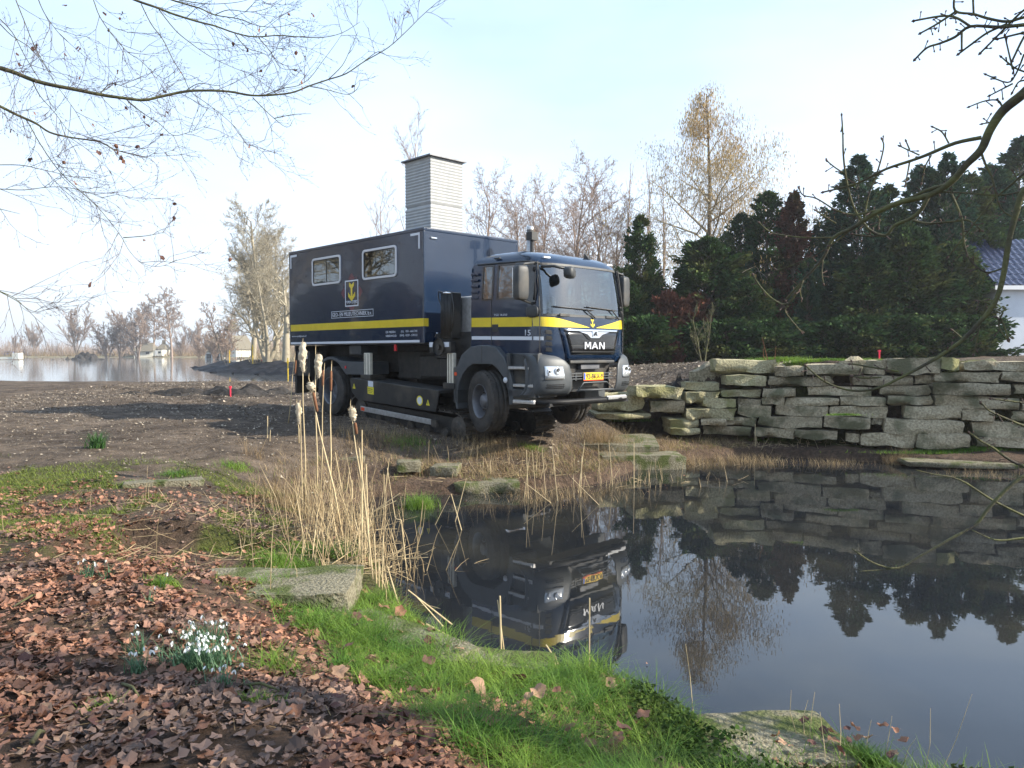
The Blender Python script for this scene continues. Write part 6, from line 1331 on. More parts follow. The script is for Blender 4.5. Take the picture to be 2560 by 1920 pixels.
# brown dead grass and leaves over the far bank
def fb(x, y): d = sdf(POND, x, y); return (d > .04) * (.35 + .65 * ss((x + 2.4) / .8)) * ss((1.7 - d) / .7) * (y > 8.6) * (y < wally(x) - .2) * ss((vnoise(x, y, .35, 51) - .2) / .4)
P = scatter(70000, -3.6, 5, 8.6, 17, fb, r); V, F = blades(P, r.uniform(.04, .22, len(P)) * (.3 + vnoise(P[:, 0], P[:, 1], .5, 52)), r.uniform(.003, .007, len(P)), r, 1.0, .7, 3); print('bank', len(P)); stuff('dead_grass', V, F, M['drygrass'], 'brown dead grass matted over the bank below the truck', 'dead grass')
P = scatter(16000, -3.6, 5, 8.6, 17, fb, r); V, F = blades(P, r.uniform(.03, .12, len(P)), r.uniform(.004, .008, len(P)), r, .8, .7, 2); stuff('moss', V, F, M['moss'], 'moss and weeds among the dead grass on the far bank', 'moss')
# debris chips on bare soil
def cd(x, y): return np.interp(y, [8, 12, 30, 46], [.2, 1, .7, .3]) * (sdf(POND, x, y) > .4)
Q = scatter(60000, -16, 2, 7.5, 45, lambda x, y: cd(x, y) * (np.abs(x) < y * .72), r); Q2 = scatter(16000, 1, 9, 17.5, 33, lambda x, y: np.where(y > wally(x) + .4, .9, 0) * (x < 1 + y * .2), r); Q = np.concatenate([Q, Q2]); N = len(Q)
def quads(P, sz, r, tilt=.5, asp=(.4, 1.)):
    N = len(P); n_ = np.column_stack([r.normal(0, tilt, N), r.normal(0, tilt, N), np.ones(N)]); n_ /= np.linalg.norm(n_, axis=1, keepdims=True); a = r.normal(0, 1, (N, 3)); u = np.cross(n_, a); u /= np.linalg.norm(u, axis=1, keepdims=True); v = np.cross(n_, u)
    s = sz[:, None] * .5; k = r.uniform(*asp, N)[:, None]; lift = np.column_stack([np.zeros(N), np.zeros(N), sz * .25 + .002]); C_ = P + lift; curl = n_ * s * r.uniform(-.1, .7, N)[:, None]
    V = np.stack([C_ - u * s + curl, C_ - v * s * k, C_ + u * s + curl, C_ + v * s * k], 1).reshape(-1, 3); b0 = (np.arange(N) * 4)[:, None]
    F = np.concatenate([b0 + np.array([[0, 1, 3]]), b0 + np.array([[1, 2, 3]])]); return V, F
V, F = quads(Q, r.gamma(3, .010, N).clip(.01, .10) * np.interp(Q[:, 1], [8, 30], [.8, 1.6]), r, .3, (.3, .8)); stuff('soil_debris', V, F, M['chips'], 'pale wood and shell chips strewn over the bare soil', 'debris')
# things floating on the pond
P = scatter(5000, -3, 11, 4, 16.5, lambda x, y: (sdf(POND, x, y) < -.02) * np.exp(sdf(POND, x, y) * np.where(y > 10, 1.6, 5.)) * (vnoise(x, y, .5, 61) > .3), r); P[:, 2] = .001
V, F = quads(P, r.gamma(3, .008, len(P)).clip(.008, .06), r, .03, (.3, .9)); stuff('floating_litter', V, F, M['litter'], 'leaves and bits floating on the pond near its banks', 'litter')
# leaf litter
def ld(x, y):
    d = sdf(POND, x, y); f = ss((10.2 + (vnoise(x, y, .9, 5) - .5) * 3 - y) / 3.2); g = .22 + .78 * ss((d - .85) / .35); g = np.where(y > 7.2, g * .8, g); near = (.25 + .75 * ss((vnoise(x, y, .45, 31) - .25) / .2)) * np.interp(y, [3, 5, 6.5, 8, 11], [1, .9, .7, .55, .12]) * (.4 + .6 * ss((vnoise(x, y, .14, 33) - .25) / .2))
    return f * g * near * (d > .1) * (np.abs(x) < y * .72 + .6) * (1 - .85 * on_slab(x, y))
P = scatter(150000, -7, 2.9, 2.6, 11, ld, r); N = len(P); print('litter', N)
def lobes(P, sz, r, tilt=.5):
    N = len(P); n_ = np.column_stack([r.normal(0, tilt, N), r.normal(0, tilt, N), np.ones(N)]); n_ /= np.linalg.norm(n_, axis=1, keepdims=True); a = r.normal(0, 1, (N, 3)); u = np.cross(n_, a); u /= np.linalg.norm(u, axis=1, keepdims=True); v = np.cross(n_, u)
    K_ = 8; cu, cv = r.uniform(-.2, 1.0, N), r.uniform(-.2, 1.0, N); V = [P + [0, 0, .004]]
    for k in range(K_):
        an = 2 * math.pi * k / K_; rr_ = .5 * sz * (.76 + .24 * (k % 2)) * r.uniform(.62, 1.25, N) * (1.25 if k in (0, 1) else .92); x_, y_ = rr_ * math.cos(an), rr_ * math.sin(an) * .8; h_ = (cu * x_ * x_ + cv * y_ * y_) / sz * 1.0
        V.append(P + u * x_[:, None] + v * y_[:, None] + n_ * (h_ + r.normal(0, .06, N) * sz)[:, None] + [0, 0, .004])
    V = np.stack(V, 1).reshape(-1, 3); b0 = (np.arange(N) * (K_ + 1))[:, None]
    return V, np.concatenate([b0 + np.array([[0, 1 + k, 1 + (k + 1) % K_]]) for k in range(K_)])
V, F = lobes(P + np.column_stack([np.zeros(N), np.zeros(N), r.random(N) * .022]), r.gamma(4, .0125, N).clip(.018, .09) * .85, r, .36); stuff('leaf_litter', V, F, M['litter'], 'carpet of fallen reddish brown leaves on the near ground', 'leaves')
# sticks and straw among the leaves and in the grass
P = scatter(2600, -6, 2.2, 2.7, 9.5, lambda x, y: (sdf(POND, x, y) > .15) * np.where(sdf(POND, x, y) < 1.3, .8, .45) * (np.abs(x) < y * .72 + .5), r); n_ = len(P); a_ = r.uniform(0, 6.28, n_); l_ = r.gamma(3, .025, n_).clip(.03, .3)
P2 = P + np.column_stack([np.cos(a_) * l_, np.sin(a_) * l_, r.uniform(0, .03, n_)]); P2[:, 2] = H(P2[:, 0], P2[:, 1]) + .015 + r.uniform(0, .03, n_); P[:, 2] += .012; w_ = r.uniform(.0008, .0028, n_)
o = link_mesh('sticks', seg_mesh('sticks', np.column_stack([P, w_, P2, w_ * .6]), 4), M['drygrass']); tag(o, 'small sticks and straw strewn among the fallen leaves and grass', 'sticks', kind='stuff')
# the largest single leaves: pieces of the ground, lobed and curled
def leaf_mesh(seed, m):
    q = random.Random(seed); n_ = 15; lob = []
    for k in range(n_):
        a = 2 * math.pi * k / n_; rr = .5 * (.62 + .38 * abs(math.cos(2.5 * a + .2)) ** .8) * q.uniform(.85, 1.1); lob.append((rr * math.cos(a), rr * math.sin(a)))
    cu, cv, tw_ = q.uniform(.3, 1.1), q.uniform(-.2, .8), q.uniform(-.6, .6)
    f = lambda x, y: (x, y, cu * x * x + cv * y * y + tw_ * x * y + .06 * math.sin(9 * x + seed) + .05 * math.sin(11 * y))
    V = [f(0, 0)] + [f(x * .5, y * .5) for x, y in lob] + [f(x, y) for x, y in lob]; F = []
    for k in range(n_): j = (k + 1) % n_; F += [(0, 1 + k, 1 + j), (1 + k, 1 + n_ + k, 1 + n_ + j, 1 + j)]
    V += [(-.5, -.01, f(-.5, 0)[2]), (-.5, .01, f(-.5, 0)[2]), (-.95, .012, .1), (-.95, -.008, .1)]; b0 = len(V) - 4; F.append((b0, b0 + 1, b0 + 2, b0 + 3))
    me = bpy.data.meshes.new('leaf'); me.from_pydata(V, [], F); me.polygons.foreach_set('use_smooth', [True] * len(F)); me.materials.append(m); me.update(); return me
LM = [leaf_mesh(k, M[('leafA', 'leafB', 'leafA', 'leafC', 'leafB', 'leafA', 'leafC', 'leafA')[k % 8]]) for k in range(16)]
def put_leaf(x, y, s_, k=None, up=.018, tilt=17):
    o = link_mesh('leaf', LM[random.randrange(16) if k is None else k], None, ground); o.location = (x, y, Hs(x, y) + up); o.scale = (s_, s_, s_)
    o.rotation_euler = (R(random.gauss(0, tilt)), R(random.gauss(0, tilt)), random.uniform(0, 6.28)); return o
for (x_, y_, s_) in ((710, 1600, .13), (870, 1625, .10), (930, 1650, .11), (1075, 1760, .12), (850, 1720, .10), (1345, 1750, .10), (600, 1690, .10), (1560, 1800, .09), (380, 1560, .09), (1230, 1890, .10), (1420, 1830, .09), (1330, 1600, .08), (960, 1490, .10), (1000, 1500, .10), (1650, 1890, .09), (1540, 1830, .10), (2080, 1880, .07), (2030, 1870, .06), (2050, 1900, .08), (520, 1540, .09)):
    p = G(x_, y_, .34); put_leaf(p.x, p.y, s_, up=.075 if p.x < .9 else .06)
for k in range(60):                          # leaves caught in the grass and on the grey slab
    if k < 42:
        y = random.uniform(3.1, 5.6); x = random.uniform(-1.3, .9); dn = float(sdf(POND, np.array([x]), np.array([y]))[0])
        if not .12 < dn < 1.4: continue
        put_leaf(x, y, random.uniform(.05, .10), up=random.uniform(.05, .10))
    else: o = put_leaf(random.uniform(1.25, 1.95), random.uniform(3.55, 3.9), random.uniform(.04, .07), up=0, tilt=20); o.location.z = .27
cnt = 0; tries = 0
while cnt < 280 and tries < 6000:
    tries += 1; y = 2.7 + 3.6 * random.random() ** 1.25; x = random.uniform(-.68, .62) * y; dn = float(ld(np.array([x]), np.array([y]))[0])
    if random.random() > dn * .9: continue
    put_leaf(x, y, random.uniform(.05, .10)); cnt += 1
# ivy and nettle-like ground cover at the bottom right of the bank
def ivd(x, y): d = sdf(POND, x, y); return ss((x - .45 + .3 * (vnoise(x, y, .3, 41) - .5)) / .3) * (d > .0) * (d < .9) * (y < 5.4) * (vnoise(x, y, .12, 42) > .3) * (1 - ((np.abs(x - 1.62) < .42) & (y > 3.45)))
P = scatter(26000, .3, 2.6, 3.0, 5.4, ivd, r); N = len(P); V, F = quads(P + np.column_stack([np.zeros(N), np.zeros(N), r.random(N) * .09]), r.uniform(.018, .04, N), r, .6, (.6, 1.)); stuff('ivy', V, F, M['ivy'], 'ivy and dead ground cover on the bank at bottom centre', 'ivy')
# snowdrops
def petal_bell():
    V = []; F = []
    for k in range(3):
        a = 2 * math.pi * k / 3; ca, sa = math.cos(a), math.sin(a); b0 = len(V)
        for (rr, z, w_) in ((.002, 0, .002), (.008, -.008, .006), (.013, -.018, .007), (.016, -.028, .001)):
            V += [(rr * ca - w_ * sa, rr * sa + w_ * ca, z), (rr * ca + w_ * sa, rr * sa - w_ * ca, z)]
        for j in range(3): F.append((b0 + 2 * j, b0 + 2 * j + 1, b0 + 2 * j + 3, b0 + 2 * j + 2))
    me = bpy.data.meshes.new('flower'); me.from_pydata(V, [], F); me.materials.append(M['petal']); me.update(); return me
PB = petal_bell()
def snowdrops(px_, py_, n_, rx, ry, lab):
    p = G(px_, py_, .53); z0 = Hs(p.x, p.y); t = empty('snowdrop_clump', (p.x, p.y, z0), 0, lab, 'snowdrops', 'snowdrop clumps in the leaf litter'); rr = np.random.default_rng(px_)
    Q = np.column_stack([rr.normal(0, rx * .5, n_ * 9), rr.normal(0, ry * .5, n_ * 9), np.zeros(n_ * 9)]); V, F = blades(Q, rr.uniform(.07, .13, len(Q)), rr.uniform(.005, .008, len(Q)), rr, .7, .5); link_mesh('leaf_tuft', np_mesh('leaf_tuft', V, F), M['sleaf'], t); q = MB()
    for k in range(n_):
        x, y = rr.normal(0, rx * .5), rr.normal(0, ry * .5); hh = rr.uniform(.10, .155); a = rr.uniform(0, 6.28); lx, ly = x * .25 + .02 * math.cos(a), y * .25 + .02 * math.sin(a)
        q.tube([(x, y, 0), (x + lx * .5, y + ly * .5, hh * .7), (x + lx, y + ly, hh), (x + lx * 1.3, y + ly * 1.3, hh - .006)], .0014, 3, cap=False)
        o = link_mesh('flower', PB, None, t); o.location = (x + lx * 1.3, y + ly * 1.3, hh - .006); s_ = rr.uniform(.6, .85); o.scale = (s_,) * 3; o.rotation_euler = (rr.normal(0, .35), rr.normal(0, .35), rr.uniform(0, 6.28))
    q.build('flower_stem', M['sleaf'], t, recalc=False)['kind'] = 'stuff'
snowdrops(500, 1650, 50, .17, .11, 'large clump of white snowdrops, front half of the group'); snowdrops(510, 1600, 20, .14, .07, 'snowdrop clump directly behind the large one'); snowdrops(345, 1635, 4, .06, .03, 'small snowdrop clump left of the large one, upper'); snowdrops(345, 1690, 5, .06, .03, 'small snowdrop clump left of the large one, lower')
snowdrops(560, 1720, 6, .12, .04, 'snowdrop clump in front of the large one at its right'); snowdrops(215, 1468, 4, .05, .04, 'tiny snowdrop clump far behind in the leaves at left'); snowdrops(265, 1470, 2, .03, .02, 'pair of snowdrops right of the tiny clump'); snowdrops(375, 1520, 1, .02, .02, 'single snowdrop beside the mossy slab, lower'); snowdrops(408, 1480, 1, .02, .02, 'single snowdrop beside the mossy slab, upper')
# cattails
CT = [((763, 1322), (757, 856), [(757, 856, 930, 'f')], 'tallest cattail, its head gone to white fluff'), ((721, 1144), (738, 885), [(740, 900, 935, 'b')], 'slim brown cattail at the left of the group'), ((792, 1300), (789, 872), [(796, 886, 944, 'f')], 'fluffy cattail second from the tallest'), ((800, 1260), (811, 916), [(808, 925, 966, 'b')], 'small brown cattail with fluffy tip between taller ones'),
      ((824, 1270), (829, 910), [(828, 926, 979, 'b')], 'small dark brown cattail rightmost of the tight group'), ((862, 1378), (772, 945), [(776, 956, 978, 'f'), (783, 980, 1030, 'b')], 'thick bent cattail with burst head and long slanting stem'), ((748, 1190), (742, 1003), [(746, 1007, 1060, 'f')], 'low fluffy cattail in front of the others at left'), ((922, 1358), (876, 1010), [(880, 1020, 1052, 'f'), (888, 1056, 1086, 'b')], 'cattail with large burst fluffy head standing right')]
def catt(base, top, heads, lab):
    b_ = G(*base, .12); dep = b_.y; tp = D(*top, dep); zb_ = max(0, Hs(b_.x, b_.y)); t = empty('cattail', (b_.x, b_.y, zb_), 0, lab, 'cattail', 'cattails at the pond edge'); o_ = Vector((b_.x, b_.y, zb_)); tp = tp - o_
    pts = [Vector((0, 0, -.05)), tp * .33 + Vector((.012, 0, 0)), tp * .66 + Vector((-.008, 0, 0)), tp]; MB().tube(pts, [.011, .009, .007, .003], 6).build('stem', M['reed_o'], t, smooth=True)
    for (hx, y0, y1, kind) in heads:
        a, c_ = D(hx, y0, dep) - o_, D(hx + (base[0] - top[0]) * (y1 - y0) / (base[1] - top[1]), y1, dep) - o_
        if kind == 'b': MB().tube([a.lerp(c_, s_) for s_ in (0, .08, .5, .92, 1)], [.004, .015, .017, .015, .004], 9).build('seed_head', M['catbrown'], t, smooth=True)
        else:
            q = MB(); n1_ = 16; nn = 12; d = (c_ - a)
            for i in range(n1_ + 1):
                s_ = i / n1_; p = a.lerp(c_, s_)
                for j in range(nn):
                    an = 2 * math.pi * j / nn; rr = (.046 * (1 - .35 * s_)) * (math.sin(math.pi * min(1, .06 + s_ * .9)) ** .4) * (1 + .75 * mnoise.noise(Vector((math.cos(an) * 1.6 + hx, math.sin(an) * 1.6, s_ * 8)))) ; q.v.append((p.x + rr * math.cos(an), p.y + rr * math.sin(an), p.z + .012 * mnoise.noise(Vector((an, s_ * 9, hx)))))
            for i in range(n1_):
                for j in range(nn): q.f.append((i * nn + j, i * nn + (j + 1) % nn, (i + 1) * nn + (j + 1) % nn, (i + 1) * nn + j))
            me_o = q.build('seed_head', M['fluff'], t, smooth=True, recalc=False)
            S = []; rr = random.Random(hx)
            for k in range(150):
                p = a.lerp(c_, rr.random()); dd = Vector((rr.gauss(0, 1), rr.gauss(0, 1), rr.gauss(0, .7))).normalized() * rr.uniform(.03, .058); S.append((*(p), .0014, *(p + dd), .0008))
            link_mesh('seed_hairs', seg_mesh('seed_hairs', S, 3), M['fluff'], me_o)['kind'] = 'stuff'
    MB().tube([tp, tp + Vector((0.004, 0, .05))], [.003, .001], 4).build('spike', M['reed_o'], t)
for c_ in CT: catt(*c_)
# single dry reed stems that can be told apart: (base, knees..., top) in the photograph, at the distance of the base
RD = [([(757, 1290), (750, 1000)], .010), ([(672, 1180), (676, 1075)], .008), ([(668, 1175), (669, 1040)], .014), ([(905, 1420), (905, 1075)], .012), ([(925, 1440), (915, 1160)], .011), ([(935, 1470), (898, 1120)], .012), ([(955, 1490), (958, 1340)], .009), ([(942, 1480), (935, 1335)], .012), ([(948, 1490), (947, 1395)], .010), ([(868, 1300), (838, 1130)], .010), ([(880, 1340), (880, 1200)], .011), ([(845, 1360), (828, 1260)], .010),
      ([(860, 1330), (1000, 1233)], .011), ([(870, 1310), (990, 1252)], .009), ([(1016, 1425), (1003, 1300), (990, 1297)], .008), ([(967, 1412), (1013, 1362)], .010), ([(998, 1518), (968, 1415)], .012), ([(960, 1255), (973, 1145)], .010), ([(985, 1275), (968, 1170)], .008), ([(963, 1270), (960, 1185)], .008), ([(1090, 1530), (1020, 1475)], .010), ([(1080, 1535), (1040, 1490)], .008),
      ([(1148, 1305), (1128, 1235)], .010), ([(1143, 1285), (1166, 1195)], .009), ([(1098, 1292), (1124, 1240)], .006), ([(1320, 1230), (1316, 1125)], .010), ([(1312, 1232), (1325, 1130)], .008), ([(1338, 1215), (1330, 1125)], .008), ([(1392, 1235), (1380, 1115)], .010), ([(1363, 1220), (1355, 1120)], .007), ([(1448, 1215), (1462, 1100)], .009), ([(1452, 1225), (1455, 1140)], .010), ([(1500, 1200), (1496, 1110)], .007), ([(1530, 1200), (1522, 1100)], .010), ([(1535, 1195), (1550, 1170)], .006),
      ([(1585, 1205), (1585, 1105)], .009), ([(1355, 1240), (1310, 1205)], .008), ([(1480, 1245), (1430, 1195)], .006), ([(1888, 1125), (1888, 1060)], .012), ([(1893, 1122), (1890, 1075)], .010), ([(1435, 1230), (1433, 1185)], .006), ([(1270, 1160), (1340, 1148)], .008), ([(1205, 1145), (1320, 1142)], .010),
      ([(1253, 1640), (1250, 1490)], .013), ([(1262, 1640), (1244, 1500)], .007), ([(1473, 1660), (1474, 1495)], .009), ([(1390, 1665), (1380, 1635), (1365, 1612)], .009), ([(1396, 1665), (1388, 1640)], .008), ([(1065, 1560), (1145, 1602)], .010), ([(690, 1320), (640, 1355)], .010), ([(560, 1360), (700, 1310)], .009), ([(545, 1385), (700, 1395)], .008), ([(620, 1410), (820, 1398)], .012), ([(640, 1420), (850, 1405)], .010), ([(700, 1410), (860, 1425)], .010)]
def rgroup(k):
    return ('broken reeds in the water', 'broken reeds in the open water') if k in (14, 15, 16, 22, 23, 24) else (('reed stems on the far bank', 'dry reed stems below the truck on the far bank') if 25 <= k <= 42 else (('reed stems at the near bank', 'dry stems at the grassy near bank') if 43 <= k <= 48 else (('fallen reed stems', 'fallen stems left of the cattails') if k > 48 else ('reed stems below the cattails', 'bare dry stems in the cattail thicket'))))
NUM = ['leftmost', 'second from left', 'third from left', 'fourth from left', 'fifth from left', 'sixth from left', 'seventh from left', 'eighth from left', 'ninth from left', 'tenth from left', 'eleventh from left', 'twelfth from left', 'thirteenth from left', 'fourteenth from left', 'fifteenth from left', 'sixteenth from left', 'seventeenth from left', 'eighteenth from left', 'nineteenth from left', 'twentieth from left', 'twenty-first from left', 'twenty-second from left', 'twenty-third from left', 'twenty-fourth from left']
order = {}
for k, (pts, w_) in enumerate(RD): order.setdefault(rgroup(k)[0], []).append((pts[-1][0], k))
rank = {k: i for g_ in order.values() for i, (_, k) in enumerate(sorted(g_))}
for k, (pts, w_) in enumerate(RD):
    b_ = G(*pts[0], .1 if pts[0][0] > 880 else .2); q = [D(x_, y_, b_.y) for x_, y_ in pts]; g_, ph = rgroup(k)
    if pts[0][1] - pts[-1][1] > 30: q[0] = q[0] + (q[0] - q[1]).normalized() * .25
    o = MB().tube([p - q[0] for p in q], [w_ * .8] * (len(q) - 1) + [w_ * .5], 6).build('reed_stem', M['reed_o'], None); o.location = q[0]; tag(o, NUM[rank[k]] + ' of the ' + ph, 'reed', g_)
# thicket of reeds round them
def reeds(n_, cx, cy, sx, sy, ang, hmin, hmax, wmax, leanr, r, lay=.25):
    a = r.normal(0, sx, n_); b_ = r.normal(0, sy, n_); x = cx + a * math.cos(ang) - b_ * math.sin(ang); y = cy + a * math.sin(ang) + b_ * math.cos(ang); z = np.maximum(H(x, y), -.02)
    h = r.uniform(hmin, hmax, n_); lying = r.random(n_) < lay; d = np.column_stack([r.normal(0, leanr, n_), r.normal(0, leanr, n_), np.ones(n_)]); d[lying] = np.column_stack([r.normal(0, 1, lying.sum()), r.normal(0, 1, lying.sum()), np.abs(r.normal(.12, .15, lying.sum()))]); d /= np.linalg.norm(d, axis=1, keepdims=True)
    P0 = np.column_stack([x, y, z]); w = r.uniform(.4, 1, n_) * wmax; m1 = P0 + d * (h * .6)[:, None]; d2 = d + r.normal(0, .16, (n_, 3)); P1 = m1 + d2 * (h * .4)[:, None]
    return np.concatenate([np.column_stack([P0, w, m1, w * .8]), np.column_stack([m1, w * .8, P1, w * .4])])
S = np.concatenate([reeds(200, -1.75, 8.0, .30, .85, .12, .25, .8, .0065, .16, r, .35), reeds(240, -2.0, 8.6, .30, .7, .1, .2, .85, .0026, .2, r, .3), reeds(200, -1.45, 7.3, .3, .4, 0, .15, .5, .007, .3, r, .6)]); stuff_o = link_mesh('reed_thicket', seg_mesh('reed_thicket', S, 4), M['reed']); tag(stuff_o, 'thicket of dry reed stalks around the cattails', 'reeds', kind='stuff')
S = np.concatenate([reeds(160, 1.0, 12.4, 1.1, .25, .15, .1, .4, .0055, .15, r, .4), reeds(90, 3.0, 15.2, .6, .3, .3, .1, .3, .006, .3, r, .6), reeds(120, 5.3, 16.2, 1.3, .15, -.1, .08, .25, .006, .5, r, .6), reeds(110, -.2, 12.6, .9, .35, .2, .15, .5, .005, .4, r, .85)]); o = link_mesh('reed_thicket', seg_mesh('reed_thicket', S, 4), M['reed']); tag(o, 'scattered dry reed stubble along the far bank', 'reeds', kind='stuff')
S = reeds(260, -2.9, 7.6, .7, .7, 0, .1, .45, .004, .3, r, .9); o = link_mesh('straw', seg_mesh('straw', S, 4), M['reed']); tag(o, 'straw and broken stalks lying on the leaves left of the cattails', 'straw', kind='stuff')
# long thin stalks rising from the bottom edge before the water
S = []
for k, (xs, ys) in enumerate([([2000, 1975, 1978], [1840, 1780, 1725]), ([2012, 2008, 2020], [1840, 1790, 1750]), ([2022, 2028, 2037], [1850, 1790, 1730]), ([2072, 2060, 2050], [1950, 1860, 1780]), ([2098, 2102, 2098], [1900, 1830, 1760]), ([2165, 2168, 2178], [1890, 1850, 1800]), ([2208, 2222, 2230], [1900, 1840, 1790]), ([2250, 2272, 2290], [1910, 1870, 1845]), ([2308, 2325, 2326], [1930, 1860, 1770]), ([2342, 2390, 2430], [1930, 1850, 1735]), ([1733, 1725, 1714], [1760, 1690, 1610])]):
    b_ = G(xs[0], ys[0], .2); q = [D(x_, y_, b_.y) for x_, y_ in zip(xs, ys)]; q[0].z -= .05; m_ = q[0].lerp(q[1], .5); o = MB().tube([(p - q[0]) for p in q], [.0022, .0018, .0009], 4).build('grass_stalk', M['reed_o'], None); o.location = q[0]; tag(o, (NUM[k] + ' of the thin pale stalks rising at the bottom edge of the water') if k < 10 else 'lone thin stalk rising from the ivy against the water', 'stalk', 'thin stalks at the near bank' if k < 10 else None)
# red shoots on top of the wall
for k, pts in enumerate([[(1920, 905), (1912, 870), (1905, 843)], [(1915, 905), (1909, 890), (1908, 870)], [(1934, 908), (1938, 890), (1940, 865)]]):
    q = [D(x_, y_, 17.2) for x_, y_ in pts]; o = MB().tube([(p - q[0]) for p in q], [.012, .009, .005], 5).build('shoot', M['catbrown'], None); o.location = q[0]; tag(o, ['tallest red-brown shoot on top of the stone wall', 'short red-brown shoot beside the tallest one', 'red-brown shoot right of the other two on the wall'][k], 'shoot', 'bare shoots on the wall')
# fallen twigs
for k, (a, c_, w_, lab) in enumerate([((305, 1720), (355, 1765), .008, 'lichen-covered twig lying below the snowdrops'), ((35, 1545), (120, 1508), .007, 'dry stalk lying in the leaves at left'), ((80, 1890), (112, 1862), .012, 'pale stick lying at the bottom left'), ((600, 1710), (700, 1722), .008, 'twig lying on leaves right of the snowdrops')]):
    p, q = G(*a, .55), G(*c_, .55); o = MB().tube([(0, 0, 0), (q - p) * .5 + Vector((0, .01, .02)), q - p], [w_, w_ * .9, w_ * .5], 6).build('twig', M['bark_green'], None, smooth=True); o.location = p; o.location.z = Hs(p.x, p.y) + .03; tag(o, lab, 'twig', 'fallen twigs')

# ------------------------------------------------------------------ overhanging branches of two trees that stand outside the picture
def limb(q, path, sc_, r0, r1, dfn, n=7, jit=0.):
    P = [D(x_, y_, dfn(x_, y_)) for x_, y_ in path]; F_ = []
    for i in range(len(P) - 1):                # smooth with Catmull-Rom
        p0 = P[max(i - 1, 0)]; p1 = P[i]; p2 = P[i + 1]; p3 = P[min(i + 2, len(P) - 1)]
        for k in range(4):
            t = k / 4; F_.append(.5 * ((2 * p1) + (p2 - p0) * t + (2 * p0 - 5 * p1 + 4 * p2 - p3) * t * t + (3 * p1 - p0 - 3 * p2 + p3) * t ** 3))
    F_.append(P[-1]); m = len(F_); rad = [r0 + (r1 - r0) * (k / (m - 1)) ** .9 for k in range(m)]
    rad = [a * (1 + .10 * mnoise.noise(p * 22)) for a, p in zip(rad, F_)]
    q.tube(F_, rad, n); return F_, rad
def K(pts, k_, ox, oy=0): return [(ox + x * k_, oy + y * k_) for x, y in pts]
q = MB(); A = []                              # right-hand tree
kr_ = .5423; d1 = lambda x, y: 3.9 - (x - 1900) / 660 * .7; d2 = lambda x, y: 3.6 - (x - 1900) / 660 * .5 + .0
TRX, TRY = 5.6, 2.6
tr = empty('overhanging_tree', (TRX, TRY, .5), 0, 'dark knobbly bare branches reaching in from the right edge over the pond', 'tree'); off = Vector((TRX, TRY, .5))
ENDS = []
def own(par, of_, path, r0, r1, dfn, n, m=None):
    q_ = MB(); F_ = limb(q_, path, 1, r0, r1, dfn, n)
    if path[0][0] > 2550 or path[0][0] < 10 or path[0][1] < -5: ENDS.append((F_[0][0].copy(), F_[1][0]))
    q_.build('branch', m or M['bark_green'], par, smooth=True, recalc=False, fn=lambda x, y, z: (x - of_.x, y - of_.y, z - of_.z)); return F_
def rl(pts, r0, r1, d=d1, n=7): A.append(own(tr, off, K(pts, kr_, 1900), r0 * .00092, r1 * .0012, d, n))
rl([(1420, 250), (1320, 330), (1217, 430), (1120, 510), (1060, 600), (1020, 690), (950, 760), (880, 840), (780, 900), (640, 935), (520, 990), (430, 1050), (340, 1095), (290, 1190), (200, 1290), (120, 1380)], 26, 4)
rl([(200, 1290), (130, 1400), (60, 1380), (0, 1320), (-30, 1270)], 7, 3.5); rl([(1020, 635), (900, 660), (780, 710), (700, 740), (580, 780), (460, 840), (400, 860), (295, 885)], 10, 3.2)
for a in [[(870, 660), (840, 610), (800, 587)], [(735, 715), (680, 690), (648, 675)], [(690, 690), (675, 655)], [(790, 715), (760, 770), (745, 840)], [(690, 745), (680, 800), (670, 850)], [(390, 800), (350, 775), (312, 745)], [(340, 965), (260, 915), (200, 900), (180, 870)], [(350, 1030), (300, 1000), (258, 972)],
          [(1120, 510), (1100, 465), (1040, 465), (970, 490)], [(1080, 560), (1030, 570)], [(1217, 250), (1180, 340), (1140, 380), (1045, 345)], [(1165, 385), (1065, 437)], [(1217, 330), (1170, 310), (1115, 265)], [(1165, 320), (1130, 170)], [(1217, 370), (1190, 380), (1165, 422)], [(200, 1290), (185, 1340), (190, 1370)], [(290, 1190), (285, 1260), (292, 1305)], [(130, 1410), (118, 1440), (190, 1530)],
          [(340, 1095), (200, 1095), (60, 1075), (0, 1030)], [(430, 1050), (300, 1150), (180, 1210), (60, 1255)], [(1120, 1440), (1100, 1500), (1140, 1565)], [(1010, 1500), (1000, 1570), (985, 1630)], [(1060, 1400), (1030, 1390), (1005, 1386)], [(930, 1560), (910, 1540), (890, 1525)]]: rl(a, 4.2, 2.4, n=5)
rl([(780, 900), (740, 970), (690, 1010), (620, 1040), (580, 1085), (520, 1070), (470, 1020), (430, 950), (400, 840), (385, 720), (382, 620), (377, 535)], 11, 2.6)
rl([(480, 1010), (500, 900), (545, 780), (570, 680), (563, 645)], 5, 2.4); rl([(560, 1085), (510, 1090), (430, 1080)], 5, 3); rl([(870, 850), (760, 880), (640, 940), (540, 970), (430, 990), (350, 970)], 9, 3.5); rl([(540, 1060), (550, 1010), (520, 980)], 4, 2.5)
rl([(1420, 780), (1300, 820), (1217, 880), (1190, 950), (1150, 1100), (1120, 1280), (1080, 1400), (1000, 1500), (930, 1570), (860, 1620), (790, 1665), (650, 1740), (540, 1790), (420, 1800), (300, 1760), (215, 1690)], 16, 3, d2)
rl([(640, 1712), (560, 1700), (440, 1680), (420, 1678)], 5, 3, d2); rl([(560, 1740), (480, 1742), (430, 1735)], 4, 3, d2)
